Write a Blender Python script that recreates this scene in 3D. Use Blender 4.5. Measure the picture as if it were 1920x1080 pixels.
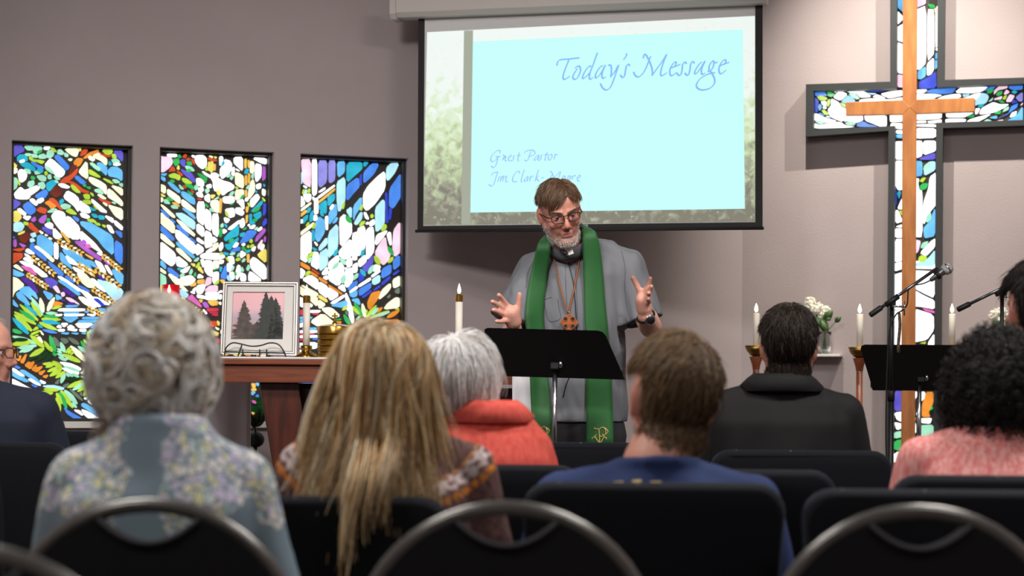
import bpy, bmesh, math, random
import numpy as np
from mathutils import Vector, Matrix, noise as mnoise

for _o in list(bpy.data.objects):
    bpy.data.objects.remove(_o, do_unlink=True)
SC = bpy.context.scene
COL = SC.collection
PI = math.pi

# ------------------------------------------------------------------ camera
F = 3733.0          # focal length in pixels of the 1920 wide frame (70 mm)
HZ = 700.0          # horizon row
H = 1.08            # camera height
ROLL = 0.008
cam_d = bpy.data.cameras.new('camera')
cam = bpy.data.objects.new('camera', cam_d)
COL.objects.link(cam)
cam_d.sensor_width = 36.0
cam_d.lens = F / 1920 * 36.0
cam_d.shift_y = (HZ - 540) / 1920
cam_d.clip_start = 0.05
cam_d.dof.use_dof = True
cam_d.dof.focus_distance = 7.3
cam_d.dof.aperture_fstop = 3.5
cam.matrix_world = (Matrix.Translation((0, 0, H)) @ Matrix.Rotation(PI / 2, 4, 'X')
                    @ Matrix.Rotation(ROLL, 4, 'Z'))
SC.camera = cam

# ------------------------------------------------------------------ light
W = bpy.data.worlds.new('world')
SC.world = W
W.use_nodes = True
W.node_tree.nodes['Background'].inputs[0].default_value = (0.75, 0.85, 1.0, 1)
W.node_tree.nodes['Background'].inputs[1].default_value = 0.6


def area_light(name, loc, rot, sx, sy, power, color):
    d = bpy.data.lights.new(name, 'AREA')
    d.shape = 'RECTANGLE'
    d.size, d.size_y = sx, sy
    d.energy = power
    d.color = color
    o = bpy.data.objects.new(name, d)
    o.location = loc
    o.rotation_euler = rot
    COL.objects.link(o)
    return o


def spot_light(name, loc, target, power, color, angle, blend, radius):
    d = bpy.data.lights.new(name, 'SPOT')
    d.energy = power
    d.color = color
    d.spot_size = angle
    d.spot_blend = blend
    d.shadow_soft_size = radius
    o = bpy.data.objects.new(name, d)
    o.location = loc
    v = Vector(target) - Vector(loc)
    o.rotation_euler = v.to_track_quat('-Z', 'Y').to_euler()
    COL.objects.link(o)
    return o


CEIL = 4.0
# ceiling luminaires of the hall
for lx, ly, pw in ((-2.0, 0.9, 46), (2.0, 0.9, 34), (-1.6, 4.4, 84), (1.8, 4.4, 112)):
    area_light('ceiling_luminaire', (lx, ly, CEIL - 0.08), (0, 0, 0), 1.2, 0.6, pw, (1.0, 0.95, 0.91))
# track spots: two on the cross, one on the speaker
spot_light('cross_spot', (1.28, 8.75, 3.95), (1.85, 9.6, 2.2), 330, (1.0, 0.92, 0.81), math.radians(60), 1.0, 0.012)
spot_light('cross_spot', (2.35, 8.5, 3.95), (2.05, 9.6, 2.2), 280, (1.0, 0.92, 0.81), math.radians(60), 1.0, 0.012)
spot_light('speaker_spot', (1.7, 4.9, 3.85), (0.35, 7.2, 1.4), 170, (1.0, 0.93, 0.86), math.radians(34), 0.6, 0.08)
spot_light('altar_spot', (-1.2, 1.9, 3.9), (-0.6, 9.0, 1.3), 1150, (1.0, 0.95, 0.92), math.radians(42), 1.0, 0.4)

SC.view_settings.view_transform = 'Standard'
SC.view_settings.look = 'None'
SC.view_settings.gamma = 1.0
SC.view_settings.use_curve_mapping = False
SC.view_settings.exposure = 0.0


# ------------------------------------------------------------------ pixel -> world
def px(x, y, D):
    u, v = x - 960.0, HZ - y
    c, s = math.cos(ROLL), math.sin(ROLL)
    uu, vv = u * c - v * s, u * s + v * c
    return Vector((uu / F * D, D, H + vv / F * D))


def ray(x, y):
    return px(x, y, 1.0) - Vector((0, 0, H))


class Plane:
    """vertical wall plane: origin point, direction along it, normal to the room"""
    def __init__(self, p, ang):
        self.p = Vector((p[0], p[1], 0))
        self.d = Vector((math.cos(ang), math.sin(ang), 0))
        self.n = Vector((math.sin(ang), -math.cos(ang), 0))
        self.ang = ang

    def hit(self, x, y, off=0.0):
        r = ray(x, y)
        o = Vector((0, 0, H))
        pp = self.p + self.n * off
        t = (pp - o).dot(self.n) / r.dot(self.n)
        return o + r * t

    def tz(self, x, y, off=0.0):
        q = self.hit(x, y, off)
        return ((q - self.p).dot(self.d), q.z)

    def at(self, t, z, off=0.0):
        q = self.p + self.d * t + self.n * off
        return Vector((q.x, q.y, z))


WW = Plane((-2.186, 8.70), math.atan2(0.615, 1.694))       # wall with the windows
CORNER_T = (Vector((1.141, 9.908, 0)) - WW.p).dot(WW.d)
CW = Plane((1.141, 9.908), -math.radians(15))              # wall with the cross


# ------------------------------------------------------------------ objects
def tag(o, label=None, cat=None, group=None, kind=None):
    if label: o['label'] = label
    if cat: o['category'] = cat
    if group: o['group'] = group
    if kind: o['kind'] = kind
    return o


def empty(name, loc=(0, 0, 0), rz=0.0, label=None, cat=None, group=None, kind=None, parent=None):
    o = bpy.data.objects.new(name, None)
    o.empty_display_size = 0.05
    o.location = loc
    o.rotation_euler = (0, 0, rz)
    COL.objects.link(o)
    if parent: o.parent = parent
    return tag(o, label, cat, group, kind)


def world_of(q):
    loc = Matrix.Translation(q.location) @ q.rotation_euler.to_matrix().to_4x4()
    return loc if q.parent is None else world_of(q.parent) @ q.matrix_parent_inverse @ loc


def mesh_obj(name, me, mat=None, parent=None, smooth=True, world=False):
    """world=True: the mesh is in world space while the parent is offset"""
    o = bpy.data.objects.new(name, me)
    COL.objects.link(o)
    if mat:
        if not me.materials:
            me.materials.append(mat)
    if smooth:
        me.polygons.foreach_set('use_smooth', [True] * len(me.polygons))
    if parent is not None:
        o.parent = parent
        if world:
            m = world_of(parent)
            o.matrix_parent_inverse = m.inverted()
    return o


def raw_mesh(name, verts, faces):
    me = bpy.data.meshes.new(name)
    me.from_pydata([tuple(v) for v in verts], [], faces)
    me.update()
    return me


class MB:
    """collects shapes into one mesh"""
    def __init__(self):
        self.v, self.f = [], []

    def add(self, verts, faces):
        n = len(self.v)
        self.v += [tuple(p) for p in verts]
        self.f += [tuple(i + n for i in f) for f in faces]
        return self

    def box(self, c, s, rot=None):
        hx, hy, hz = s[0] / 2, s[1] / 2, s[2] / 2
        P = [Vector((a * hx, b * hy, d * hz)) for a in (-1, 1) for b in (-1, 1) for d in (-1, 1)]
        if rot is not None:
            P = [rot @ p for p in P]
        c = Vector(c)
        return self.add([p + c for p in P], [(0, 1, 3, 2), (4, 6, 7, 5), (0, 4, 5, 1), (2, 3, 7, 6), (0, 2, 6, 4), (1, 5, 7, 3)])

    def hexa(self, P):   # 8 points: bottom ring 4, top ring 4
        return self.add(P, [(3, 2, 1, 0), (4, 5, 6, 7), (0, 1, 5, 4), (1, 2, 6, 5), (2, 3, 7, 6), (3, 0, 4, 7)])

    def prism(self, poly, n, depth):
        """poly: 3-D points in a plane; extruded from the plane along n by depth"""
        n = Vector(n) * depth
        k = len(poly)
        v = [Vector(p) for p in poly] + [Vector(p) + n for p in poly]
        f = [tuple(range(k - 1, -1, -1)), tuple(range(k, 2 * k))]
        f += [(i, (i + 1) % k, k + (i + 1) % k, k + i) for i in range(k)]
        return self.add(v, f)

    def tube(self, pts, r, n=8, caps=True, closed=False):
        pts = [Vector(p) for p in pts]
        m = len(pts)
        rr = r if hasattr(r, '__len__') else [r] * m
        base = len(self.v)
        prev = None
        for i in range(m):
            if closed:
                t = pts[(i + 1) % m] - pts[i - 1]
            else:
                t = pts[min(i + 1, m - 1)] - pts[max(i - 1, 0)]
            t = t.normalized() if t.length > 1e-9 else Vector((0, 0, 1))
            if prev is None:
                a = Vector((0, 0, 1)) if abs(t.z) < 0.9 else Vector((1, 0, 0))
                u = t.cross(a).normalized()
            else:
                u = prev - t * prev.dot(t)
                u = u.normalized() if u.length > 1e-6 else t.orthogonal().normalized()
            prev = u
            w = t.cross(u)
            for k in range(n):
                an = 2 * PI * k / n
                self.v.append(tuple(pts[i] + (u * math.cos(an) + w * math.sin(an)) * rr[i]))
        last = m if closed else m - 1
        for i in range(last):
            for k in range(n):
                a = base + i * n + k
                b = base + i * n + (k + 1) % n
                j = (i + 1) % m
                c = base + j * n + (k + 1) % n
                d = base + j * n + k
                self.f.append((a, b, c, d))
        if caps and not closed:
            self.f.append(tuple(base + k for k in range(n - 1, -1, -1)))
            self.f.append(tuple(base + (m - 1) * n + k for k in range(n)))
        return self

    def lathe(self, prof, c=(0, 0, 0), n=24, M=None):
        """prof: (radius, z) from bottom to top"""
        base = len(self.v)
        c = Vector(c)
        for r, z in prof:
            for k in range(n):
                an = 2 * PI * k / n
                p = Vector((r * math.cos(an), r * math.sin(an), z))
                if M is not None: p = M @ p
                self.v.append(tuple(p + c))
        for i in range(len(prof) - 1):
            for k in range(n):
                self.f.append((base + i * n + k, base + i * n + (k + 1) % n,
                               base + (i + 1) * n + (k + 1) % n, base + (i + 1) * n + k))
        self.f.append(tuple(base + k for k in range(n - 1, -1, -1)))
        m = len(prof) - 1
        self.f.append(tuple(base + m * n + k for k in range(n)))
        return self

    def ell(self, c, r, rot=None, nu=16, nv=10):
        base = len(self.v)
        c = Vector(c)
        if not hasattr(r, '__len__'): r = (r, r, r)
        def put(p):
            p = Vector((p[0] * r[0], p[1] * r[1], p[2] * r[2]))
            if rot is not None: p = rot @ p
            self.v.append(tuple(p + c))
        put((0, 0, -1))
        for j in range(1, nv):
            th = PI * j / nv
            for k in range(nu):
                an = 2 * PI * k / nu
                put((math.sin(th) * math.cos(an), math.sin(th) * math.sin(an), -math.cos(th)))
        put((0, 0, 1))
        top = len(self.v) - 1
        for k in range(nu):
            self.f.append((base, base + 1 + (k + 1) % nu, base + 1 + k))
            for j in range(nv - 2):
                a = base + 1 + j * nu
                self.f.append((a + k, a + (k + 1) % nu, a + nu + (k + 1) % nu, a + nu + k))
            a = base + 1 + (nv - 2) * nu
            self.f.append((a + k, a + (k + 1) % nu, top))
        return self

    def cap(self, p0, p1, r0, r1=None, n=14):
        """capsule with two radii"""
        r1 = r0 if r1 is None else r1
        p0, p1 = Vector(p0), Vector(p1)
        t = (p1 - p0).normalized()
        pts, rr = [], []
        for a in (-85, -55, -25):
            pts.append(p0 + t * math.sin(math.radians(a)) * r0); rr.append(r0 * math.cos(math.radians(a)))
        for k in range(5):
            pts.append(p0.lerp(p1, k / 4)); rr.append(r0 + (r1 - r0) * k / 4)
        for a in (25, 55, 85):
            pts.append(p1 + t * math.sin(math.radians(a)) * r1); rr.append(r1 * math.cos(math.radians(a)))
        return self.tube(pts, rr, n)

    def loft(self, rings, n=28, power=2.0):
        """rings: (centre, rx, ry[, yaw]) horizontal super-ellipses from bottom to top"""
        base = len(self.v)
        for rg in rings:
            c, rx, ry = Vector(rg[0]), rg[1], rg[2]
            yaw = rg[3] if len(rg) > 3 else 0.0
            for k in range(n):
                an = 2 * PI * k / n
                ca, sa = math.cos(an), math.sin(an)
                x = rx * math.copysign(abs(ca) ** (2 / power), ca)
                y = ry * math.copysign(abs(sa) ** (2 / power), sa)
                self.v.append(tuple(c + Vector((x * math.cos(yaw) - y * math.sin(yaw), x * math.sin(yaw) + y * math.cos(yaw), 0))))
        for i in range(len(rings) - 1):
            for k in range(n):
                self.f.append((base + i * n + k, base + i * n + (k + 1) % n, base + (i + 1) * n + (k + 1) % n, base + (i + 1) * n + k))
        self.f.append(tuple(base + k for k in range(n - 1, -1, -1)))
        m = len(rings) - 1
        self.f.append(tuple(base + m * n + k for k in range(n)))
        return self

    def grid(self, rows):
        """rows of points -> quad sheet"""
        base = len(self.v)
        n = len(rows[0])
        for r in rows:
            self.v += [tuple(p) for p in r]
        for i in range(len(rows) - 1):
            for k in range(n - 1):
                self.f.append((base + i * n + k, base + i * n + k + 1, base + (i + 1) * n + k + 1, base + (i + 1) * n + k))
        return self

    def mesh(self, name='part'):
        return raw_mesh(name, self.v, self.f)

    def build(self, name, mat, parent=None, smooth=True, world=False, bevel=0.0, solid=0.0, seg=2, autosmooth=None):
        me = self.mesh(name)
        o = mesh_obj(name, me, mat, parent, smooth, world)
        if solid:
            m = o.modifiers.new('solid', 'SOLIDIFY'); m.thickness = solid; m.offset = 0
        if bevel:
            m = o.modifiers.new('bevel', 'BEVEL'); m.width = bevel; m.segments = seg
            m.limit_method = 'ANGLE'; m.angle_limit = math.radians(35)
        if autosmooth or (bevel and smooth):
            me.set_sharp_from_angle(angle=math.radians(autosmooth or 40)) if not bevel else None
        return o


def smoothstep(a, b, x):
    t = np.clip((x - a) / (b - a), 0, 1)
    return t * t * (3 - 2 * t)


def evaluated(o):
    dg = bpy.context.evaluated_depsgraph_get()
    dg.update()
    return bpy.data.meshes.new_from_object(o.evaluated_get(dg))


def blob(mb, voxel, smooth=4, factor=0.5):
    """union of closed shapes as one continuous skin"""
    me = mb.mesh('blob')
    o = bpy.data.objects.new('blob_tmp', me)
    COL.objects.link(o)
    m = o.modifiers.new('r', 'REMESH'); m.mode = 'VOXEL'; m.voxel_size = voxel; m.adaptivity = 0
    if smooth:
        s = o.modifiers.new('s', 'SMOOTH'); s.factor = factor; s.iterations = smooth
    r = evaluated(o)
    bpy.data.objects.remove(o, do_unlink=True)
    bpy.data.meshes.remove(me)
    return r


def get_v(me):
    a = np.empty(len(me.vertices) * 3, dtype=np.float32)
    me.vertices.foreach_get('co', a)
    return a.reshape(-1, 3).astype(np.float64)


def set_v(me, v):
    me.vertices.foreach_set('co', v.astype(np.float32).ravel())
    me.update()


def get_n(me):
    a = np.empty(len(me.vertices) * 3, dtype=np.float32)
    me.vertex_normals.foreach_get('vector', a)
    return a.reshape(-1, 3).astype(np.float64)


def noise_v(v, scale, seed=0.0):
    off = Vector((seed * 7.13, seed * 3.7, seed * 1.9))
    return np.array([mnoise.noise(Vector((p[0] * scale[0], p[1] * scale[1], p[2] * scale[2])) + off) for p in v])


# ------------------------------------------------------------------ materials
def srgb(r, g, b):
    f = lambda c: (c / 255 / 12.92) if c / 255 <= 0.04045 else ((c / 255 + 0.055) / 1.055) ** 2.4
    return (f(r), f(g), f(b), 1.0)


_MATS = {}


def mat(name, col, rough=0.6, metal=0.0, spec=0.5, var=0.0, vscale=20.0, bump=0.0, bscale=60.0, col2=None,
        sheen=0.0, trans=0.0, emit=None, estr=0.0, coat=0.0, stretch=None, attr=None, sss=0.0):
    if name in _MATS: return _MATS[name]
    m = bpy.data.materials.new(name)
    m.use_nodes = True
    nt = m.node_tree
    b = nt.nodes['Principled BSDF']
    b.inputs['Base Color'].default_value = col
    b.inputs['Roughness'].default_value = rough
    b.inputs['Metallic'].default_value = metal
    b.inputs['Specular IOR Level'].default_value = spec
    b.inputs['Sheen Weight'].default_value = sheen
    b.inputs['Transmission Weight'].default_value = trans
    b.inputs['Coat Weight'].default_value = coat
    if sss:
        b.inputs['Subsurface Weight'].default_value = sss
        b.inputs['Subsurface Radius'].default_value = (0.01, 0.004, 0.002)
        b.inputs['Subsurface Scale'].default_value = 0.6
    if emit:
        b.inputs['Emission Color'].default_value = emit
        b.inputs['Emission Strength'].default_value = estr
    tc = nt.nodes.new('ShaderNodeTexCoord')
    mp = nt.nodes.new('ShaderNodeMapping')
    nt.links.new(tc.outputs['Object'], mp.inputs['Vector'])
    if stretch: mp.inputs['Scale'].default_value = stretch
    csock = None
    if attr:
        at = nt.nodes.new('ShaderNodeAttribute'); at.attribute_name = attr
        csock = at.outputs['Color']
        nt.links.new(csock, b.inputs['Base Color'])
    if var or col2:
        n = nt.nodes.new('ShaderNodeTexNoise')
        n.inputs['Scale'].default_value = vscale
        n.inputs['Detail'].default_value = 4
        nt.links.new(mp.outputs['Vector'], n.inputs['Vector'])
        rp = nt.nodes.new('ShaderNodeValToRGB')
        c2 = col2 if col2 else tuple(max(0, c * (1 - var)) for c in col[:3]) + (1,)
        rp.color_ramp.elements[0].position = 0.35
        rp.color_ramp.elements[1].position = 0.68
        rp.color_ramp.elements[0].color = c2
        rp.color_ramp.elements[1].color = col if col2 else tuple(min(1, c * (1 + var)) for c in col[:3]) + (1,)
        nt.links.new(n.outputs['Fac'], rp.inputs['Fac'])
        nt.links.new(rp.outputs['Color'], b.inputs['Base Color'])
    if bump:
        n = nt.nodes.new('ShaderNodeTexNoise')
        n.inputs['Scale'].default_value = bscale
        n.inputs['Detail'].default_value = 3
        nt.links.new(mp.outputs['Vector'], n.inputs['Vector'])
        bp = nt.nodes.new('ShaderNodeBump')
        bp.inputs['Strength'].default_value = bump
        bp.inputs['Distance'].default_value = 0.01
        nt.links.new(n.outputs['Fac'], bp.inputs['Height'])
        nt.links.new(bp.outputs['Normal'], b.inputs['Normal'])
    _MATS[name] = m
    return m


def paint(me, cols, name='Col'):
    """per-vertex colour (strand tints, lips, stubble, top light on the curls)"""
    a = me.color_attributes.new(name, 'FLOAT_COLOR', 'POINT')
    c = np.ones((len(me.vertices), 4), dtype=np.float32)
    c[:, :3] = cols
    a.data.foreach_set('color', c.ravel())


M_WALL = mat('wall_paint', srgb(165, 154, 154), 0.9, spec=0.2, bump=0.10, bscale=130, var=0.03, vscale=3)
M_WHITE = mat('white_paint', srgb(222, 220, 216), 0.6)
M_FLOOR = mat('carpet', srgb(92, 84, 82), 0.95, var=0.2, vscale=60, bump=0.4, bscale=200)
M_CEIL = mat('ceiling_paint', srgb(215, 210, 205), 0.9)
M_FRAME = mat('dark_bronze_frame', srgb(40, 36, 33), 0.5)
M_LEAD = mat('lead', srgb(40, 35, 31), 0.6)
M_BLACKMET = mat('black_metal', srgb(16, 16, 17), 0.45)
M_BLACKPL = mat('black_plastic', srgb(22, 22, 23), 0.5)
M_CHROME = mat('chrome', srgb(205, 208, 212), 0.18, metal=1.0)
M_BRASS = mat('brass', srgb(190, 150, 70), 0.22, metal=1.0)
M_BRASSD = mat('brass_bowl', srgb(150, 118, 60), 0.35, metal=1.0)
M_WAX = mat('candle_wax', srgb(238, 232, 218), 0.5, sss=0.2)
M_REDWOOD = mat('altar_wood', srgb(124, 58, 22), 0.4, col2=srgb(98, 42, 14), vscale=6, stretch=(1, 6, 14), coat=0.3)
M_CROSSWOOD = mat('cross_wood', srgb(172, 112, 58), 0.45, col2=srgb(148, 90, 44), vscale=5, stretch=(6, 6, 1.2))
M_STANDWOOD = mat('stand_wood', srgb(140, 76, 42), 0.4, col2=srgb(116, 58, 30), vscale=6, stretch=(8, 8, 1))
# ================================================================== the room
PLAT = 0.15   # chancel platform height
def struct(name, mb, m, parent=None, **k):
    o = mb.build(name, m, parent, smooth=False, **k)
    if parent is None: o['kind'] = 'structure'
    return o

T0, T1 = -1.6, CORNER_T
WT = 0.16                                     # wall thickness
wins_px = [(20.5, 248, 262.5, 268), (298, 513, 277, 283), (562, 765, 290, 296)]
SILL_Z = WW.tz(130, 791)[1]
TOP_Z = WW.tz(30, 262.5)[1]
WIN_T = []
for (xa, xb, ya, yb) in wins_px:
    WIN_T.append((WW.tz(xa, 500)[0], WW.tz(xb, 500)[0]))
# wall with three openings, as solid boxes joined into one wall
mb = MB()
def wallbox(t0, t1, z0, z1):
    P = [WW.at(t0, z0), WW.at(t1, z0), WW.at(t1, z0, -WT), WW.at(t0, z0, -WT),
         WW.at(t0, z1), WW.at(t1, z1), WW.at(t1, z1, -WT), WW.at(t0, z1, -WT)]
    mb.hexa(P)
wallbox(T0, T1 + 0.05, 0, SILL_Z)
wallbox(T0, T1 + 0.05, TOP_Z, CEIL)
edges = [T0] + [e for w in WIN_T for e in w] + [T1 + 0.05]
for i in range(0, len(edges), 2):
    wallbox(edges[i], edges[i + 1], SILL_Z, TOP_Z)
struct('wall_front_left', mb, M_WALL)
mb = MB()
CWL = 2.7
P = []
for z in (0, CEIL):
    P += [CW.at(-0.02, z), CW.at(CWL, z), CW.at(CWL, z, -WT), CW.at(-0.02, z, -WT)]
mb.hexa(P)
struct('wall_front_right', mb, M_WALL)
pl = WW.at(T0, 0); pr = CW.at(CWL, 0)
YB = -1.6
def side_wall(name, a, b):
    a, b = Vector(a), Vector(b)
    d = (b - a).normalized(); n = Vector((d.y, -d.x, 0)) * 0.15
    m = MB()
    m.hexa([a, b, b - n, a - n] + [p + Vector((0, 0, CEIL)) for p in (a, b, b - n, a - n)])
    struct(name, m, M_WALL)
side_wall('wall_left', (pl.x, YB, 0), (pl.x, pl.y, 0))
side_wall('wall_right', (pr.x, pr.y, 0), (pr.x, YB, 0))
side_wall('wall_back', (pr.x, YB, 0), (pl.x, YB, 0))
struct('floor', MB().box(((pl.x + pr.x) / 2, 4.4, -0.05), (pr.x - pl.x + 0.4, 12.4, 0.1)), M_FLOOR)
struct('ceiling', MB().box(((pl.x + pr.x) / 2, 4.4, CEIL + 0.05), (pr.x - pl.x + 0.4, 12.4, 0.1)), M_CEIL)
# raised chancel
m = MB()
poly = [(pl.x, 6.55, 0), (pr.x, 6.55, 0), tuple(CW.at(CWL, 0)), tuple(CW.at(0, 0)), tuple(WW.at(T0, 0))]
m.prism(poly, (0, 0, 1), PLAT)
struct('floor_chancel', m, M_FLOOR)
# baseboards
m = MB(); m.hexa([WW.at(T0, PLAT), WW.at(T1, PLAT), WW.at(T1, PLAT, 0.015), WW.at(T0, PLAT, 0.015)] + [WW.at(T0, PLAT + .1), WW.at(T1, PLAT + .1), WW.at(T1, PLAT + .1, 0.015), WW.at(T0, PLAT + .1, 0.015)])
struct('baseboard_left', m, M_WHITE)
m = MB(); m.hexa([CW.at(0, PLAT), CW.at(CWL, PLAT), CW.at(CWL, PLAT, 0.015), CW.at(0, PLAT, 0.015)] + [CW.at(0, PLAT + .1), CW.at(CWL, PLAT + .1), CW.at(CWL, PLAT + .1, 0.015), CW.at(0, PLAT + .1, 0.015)])
struct('baseboard_right', m, M_WHITE)

# ================================================================== stained glass
PAL = {
    'w': ((255, 255, 255), 1.9), 'c': ((255, 246, 205), 1.35), 'y': ((250, 228, 110), 1.0), 'l': ((190, 226, 66), 0.95),
    'g': ((52, 190, 92), 0.9), 'm': ((166, 232, 200), 1.0), 'd': ((14, 66, 24), 0.7), 't': ((30, 178, 208), 1.0),
    'a': ((178, 230, 252), 1.15), 's': ((104, 188, 248), 1.05), 'b': ((72, 138, 238), 1.0), 'k': ((52, 74, 214), 0.9),
    'v': ((100, 92, 214), 0.9), 'L': ((150, 150, 236), 1.0), 'p': ((84, 42, 164), 0.85), 'n': ((226, 104, 186), 0.95),
    'i': ((250, 208, 228), 1.2), 'u': ((180, 98, 206), 0.95), 'o': ((238, 146, 44), 1.0), 'G': ((248, 190, 84), 1.0),
    'r': ((218, 82, 38), 0.9), 'R': ((222, 60, 84), 0.9), 'e': ((118, 40, 22), 0.8), 'x': ((128, 146, 128), 0.6),
}
def glass_mat(k):
    name = 'glass_' + {'L': 'lav', 'G': 'gold', 'R': 'ruby'}.get(k, k)
    if name in _MATS: return _MATS[name]
    (c, st) = PAL[k]
    m = bpy.data.materials.new(name); m.use_nodes = True
    nt = m.node_tree; b = nt.nodes['Principled BSDF']
    col = srgb(*c)
    b.inputs['Base Color'].default_value = tuple(x * 0.25 for x in col[:3]) + (1,)
    b.inputs['Roughness'].default_value = 0.15
    tc = nt.nodes.new('ShaderNodeTexCoord')
    n = nt.nodes.new('ShaderNodeTexNoise'); n.inputs['Scale'].default_value = 14; n.inputs['Detail'].default_value = 5
    nt.links.new(tc.outputs['Object'], n.inputs['Vector'])
    r = nt.nodes.new('ShaderNodeValToRGB')
    r.color_ramp.elements[0].position = 0.3; r.color_ramp.elements[1].position = 0.75
    lo = tuple(x * 0.72 for x in col[:3]); hi = tuple(min(1, x * 1.12 + 0.03) for x in col[:3])
    r.color_ramp.elements[0].color = lo + (1,); r.color_ramp.elements[1].color = hi + (1,)
    nt.links.new(n.outputs['Fac'], r.inputs['Fac'])
    nt.links.new(r.outputs['Color'], b.inputs['Emission Color'])
    b.inputs['Emission Strength'].default_value = st
    _MATS[name] = m
    return m

def chaikin(P, q=0.22):
    out = []
    k = len(P)
    for i in range(k):
        a, b = P[i], P[(i + 1) % k]
        out.append((a[0] * (1 - q) + b[0] * q, a[1] * (1 - q) + b[1] * q))
        out.append((a[0] * q + b[0] * (1 - q), a[1] * q + b[1] * (1 - q)))
    return out

def leaf_poly(x0, y0, x1, y1, w):
    dx, dy = x1 - x0, y1 - y0
    L = math.hypot(dx, dy) or 1
    nx, ny = -dy / L, dx / L
    pts = [(0, 0.12), (0.2, 0.38), (0.5, 0.5), (0.8, 0.3), (1, 0.02)]
    A = [(x0 + dx * t + nx * w * h, y0 + dy * t + ny * w * h) for t, h in pts]
    B = [(x0 + dx * t - nx * w * h, y0 + dy * t - ny * w * h) for t, h in reversed(pts)]
    return A + B

def parse(spec, x0, y0, s, g=0.85):
    """one crop of tracing: 'k x,y x,y ..' panes, 'k>x,y x,y w' leaves; returns (colour, pixel polygon, rounded)"""
    out = []
    for ln in spec.replace('\n', ';').split(';'):
        ln = ln.strip()
        if not ln: continue
        if ln[1] == '>':
            a, b, w = ln[2:].split()
            (xa, ya), (xb, yb) = [tuple(map(float, q.split(','))) for q in (a, b)]
            P = leaf_poly(xa, ya, xb, yb, float(w) * 1.12)
        else:
            P = [tuple(map(float, q.split(','))) for q in ln[1:].split()]
            P = chaikin(P, 0.15)
        out.append((ln[0], grow([(x0 + p[0] / s, y0 + p[1] / s) for p in P], g)))
    return out

def grow(P, d):
    k = len(P)
    sg = 1 if sum(P[i - 1][0] * P[i][1] - P[i][0] * P[i - 1][1] for i in range(k)) > 0 else -1
    out = []
    for i in range(k):
        a, b = P[i - 1], P[(i + 1) % k]
        tx, ty = b[0] - a[0], b[1] - a[1]
        L = math.hypot(tx, ty) or 1
        out.append((P[i][0] + sg * ty / L * d, P[i][1] - sg * tx / L * d))
    return out

def wheat(x0, y0, s, ears):
    out = []
    for (xa, ya, xb, yb) in ears:
        n = 7
        dx, dy = (xb - xa), (yb - ya); L = math.hypot(dx, dy); ux, uy = dx / L, dy / L; nx, ny = -uy, ux
        for i in range(n):
            cx, cy = xa + dx * (i + .5) / n, ya + dy * (i + .5) / n
            for sd in (-1, 1):
                bx, by = cx - ux * 28 + nx * sd * 8, cy - uy * 28 + ny * sd * 8
                tx, ty = cx + ux * 24 + nx * sd * 34, cy + uy * 24 + ny * sd * 34
                out.append(('G' if (i + sd) % 3 else 'c', [(x0 + p[0] / s, y0 + p[1] / s) for p in leaf_poly(bx, by, tx, ty, 30)]))
    return out

def area_px(P):
    return abs(sum(P[i][0] * P[i - 1][1] - P[i - 1][0] * P[i][1] for i in range(len(P)))) / 2

def glaze(win, plane, off, panes, grains, depth=0.005, clipbox=None, cap=300):
    panes = sorted([p for p in panes], key=lambda p: -area_px(p[1]))
    big, small = panes[:cap], panes[cap:]
    rnd = random.Random(5)
    def to3(P, o): return [plane.hit(x, y, o) for x, y in P]
    def clip(P):
        if not clipbox: return P
        xa, xb, ya, yb = clipbox
        return [(min(max(x, xa), xb), min(max(y, ya), yb)) for x, y in P]
    def ccw(P):
        a = sum(P[i - 1][0] * P[i][1] - P[i][0] * P[i - 1][1] for i in range(len(P)))
        return P if a < 0 else P[::-1]
    for i, (k, P) in enumerate(big):
        P = ccw(clip(P))
        if area_px(P) < 2: continue
        m = MB(); m.prism(to3(P, off + 0.0008 * (i / len(big)) * 5), plane.n, depth)
        m.build('pane', glass_mat(k), win, smooth=False, world=True)
    groups = {}
    for k, P in small + grains:
        groups.setdefault(k, []).append(ccw(clip(P)))
    for k, L in groups.items():
        m = MB()
        for P in L:
            if area_px(P) > 1: m.prism(to3(P, off + 0.005), plane.n, depth)
        if m.v:
            o = m.build('pane_fragments', glass_mat(k), win, smooth=False, world=True); o['kind'] = 'stuff'
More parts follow.
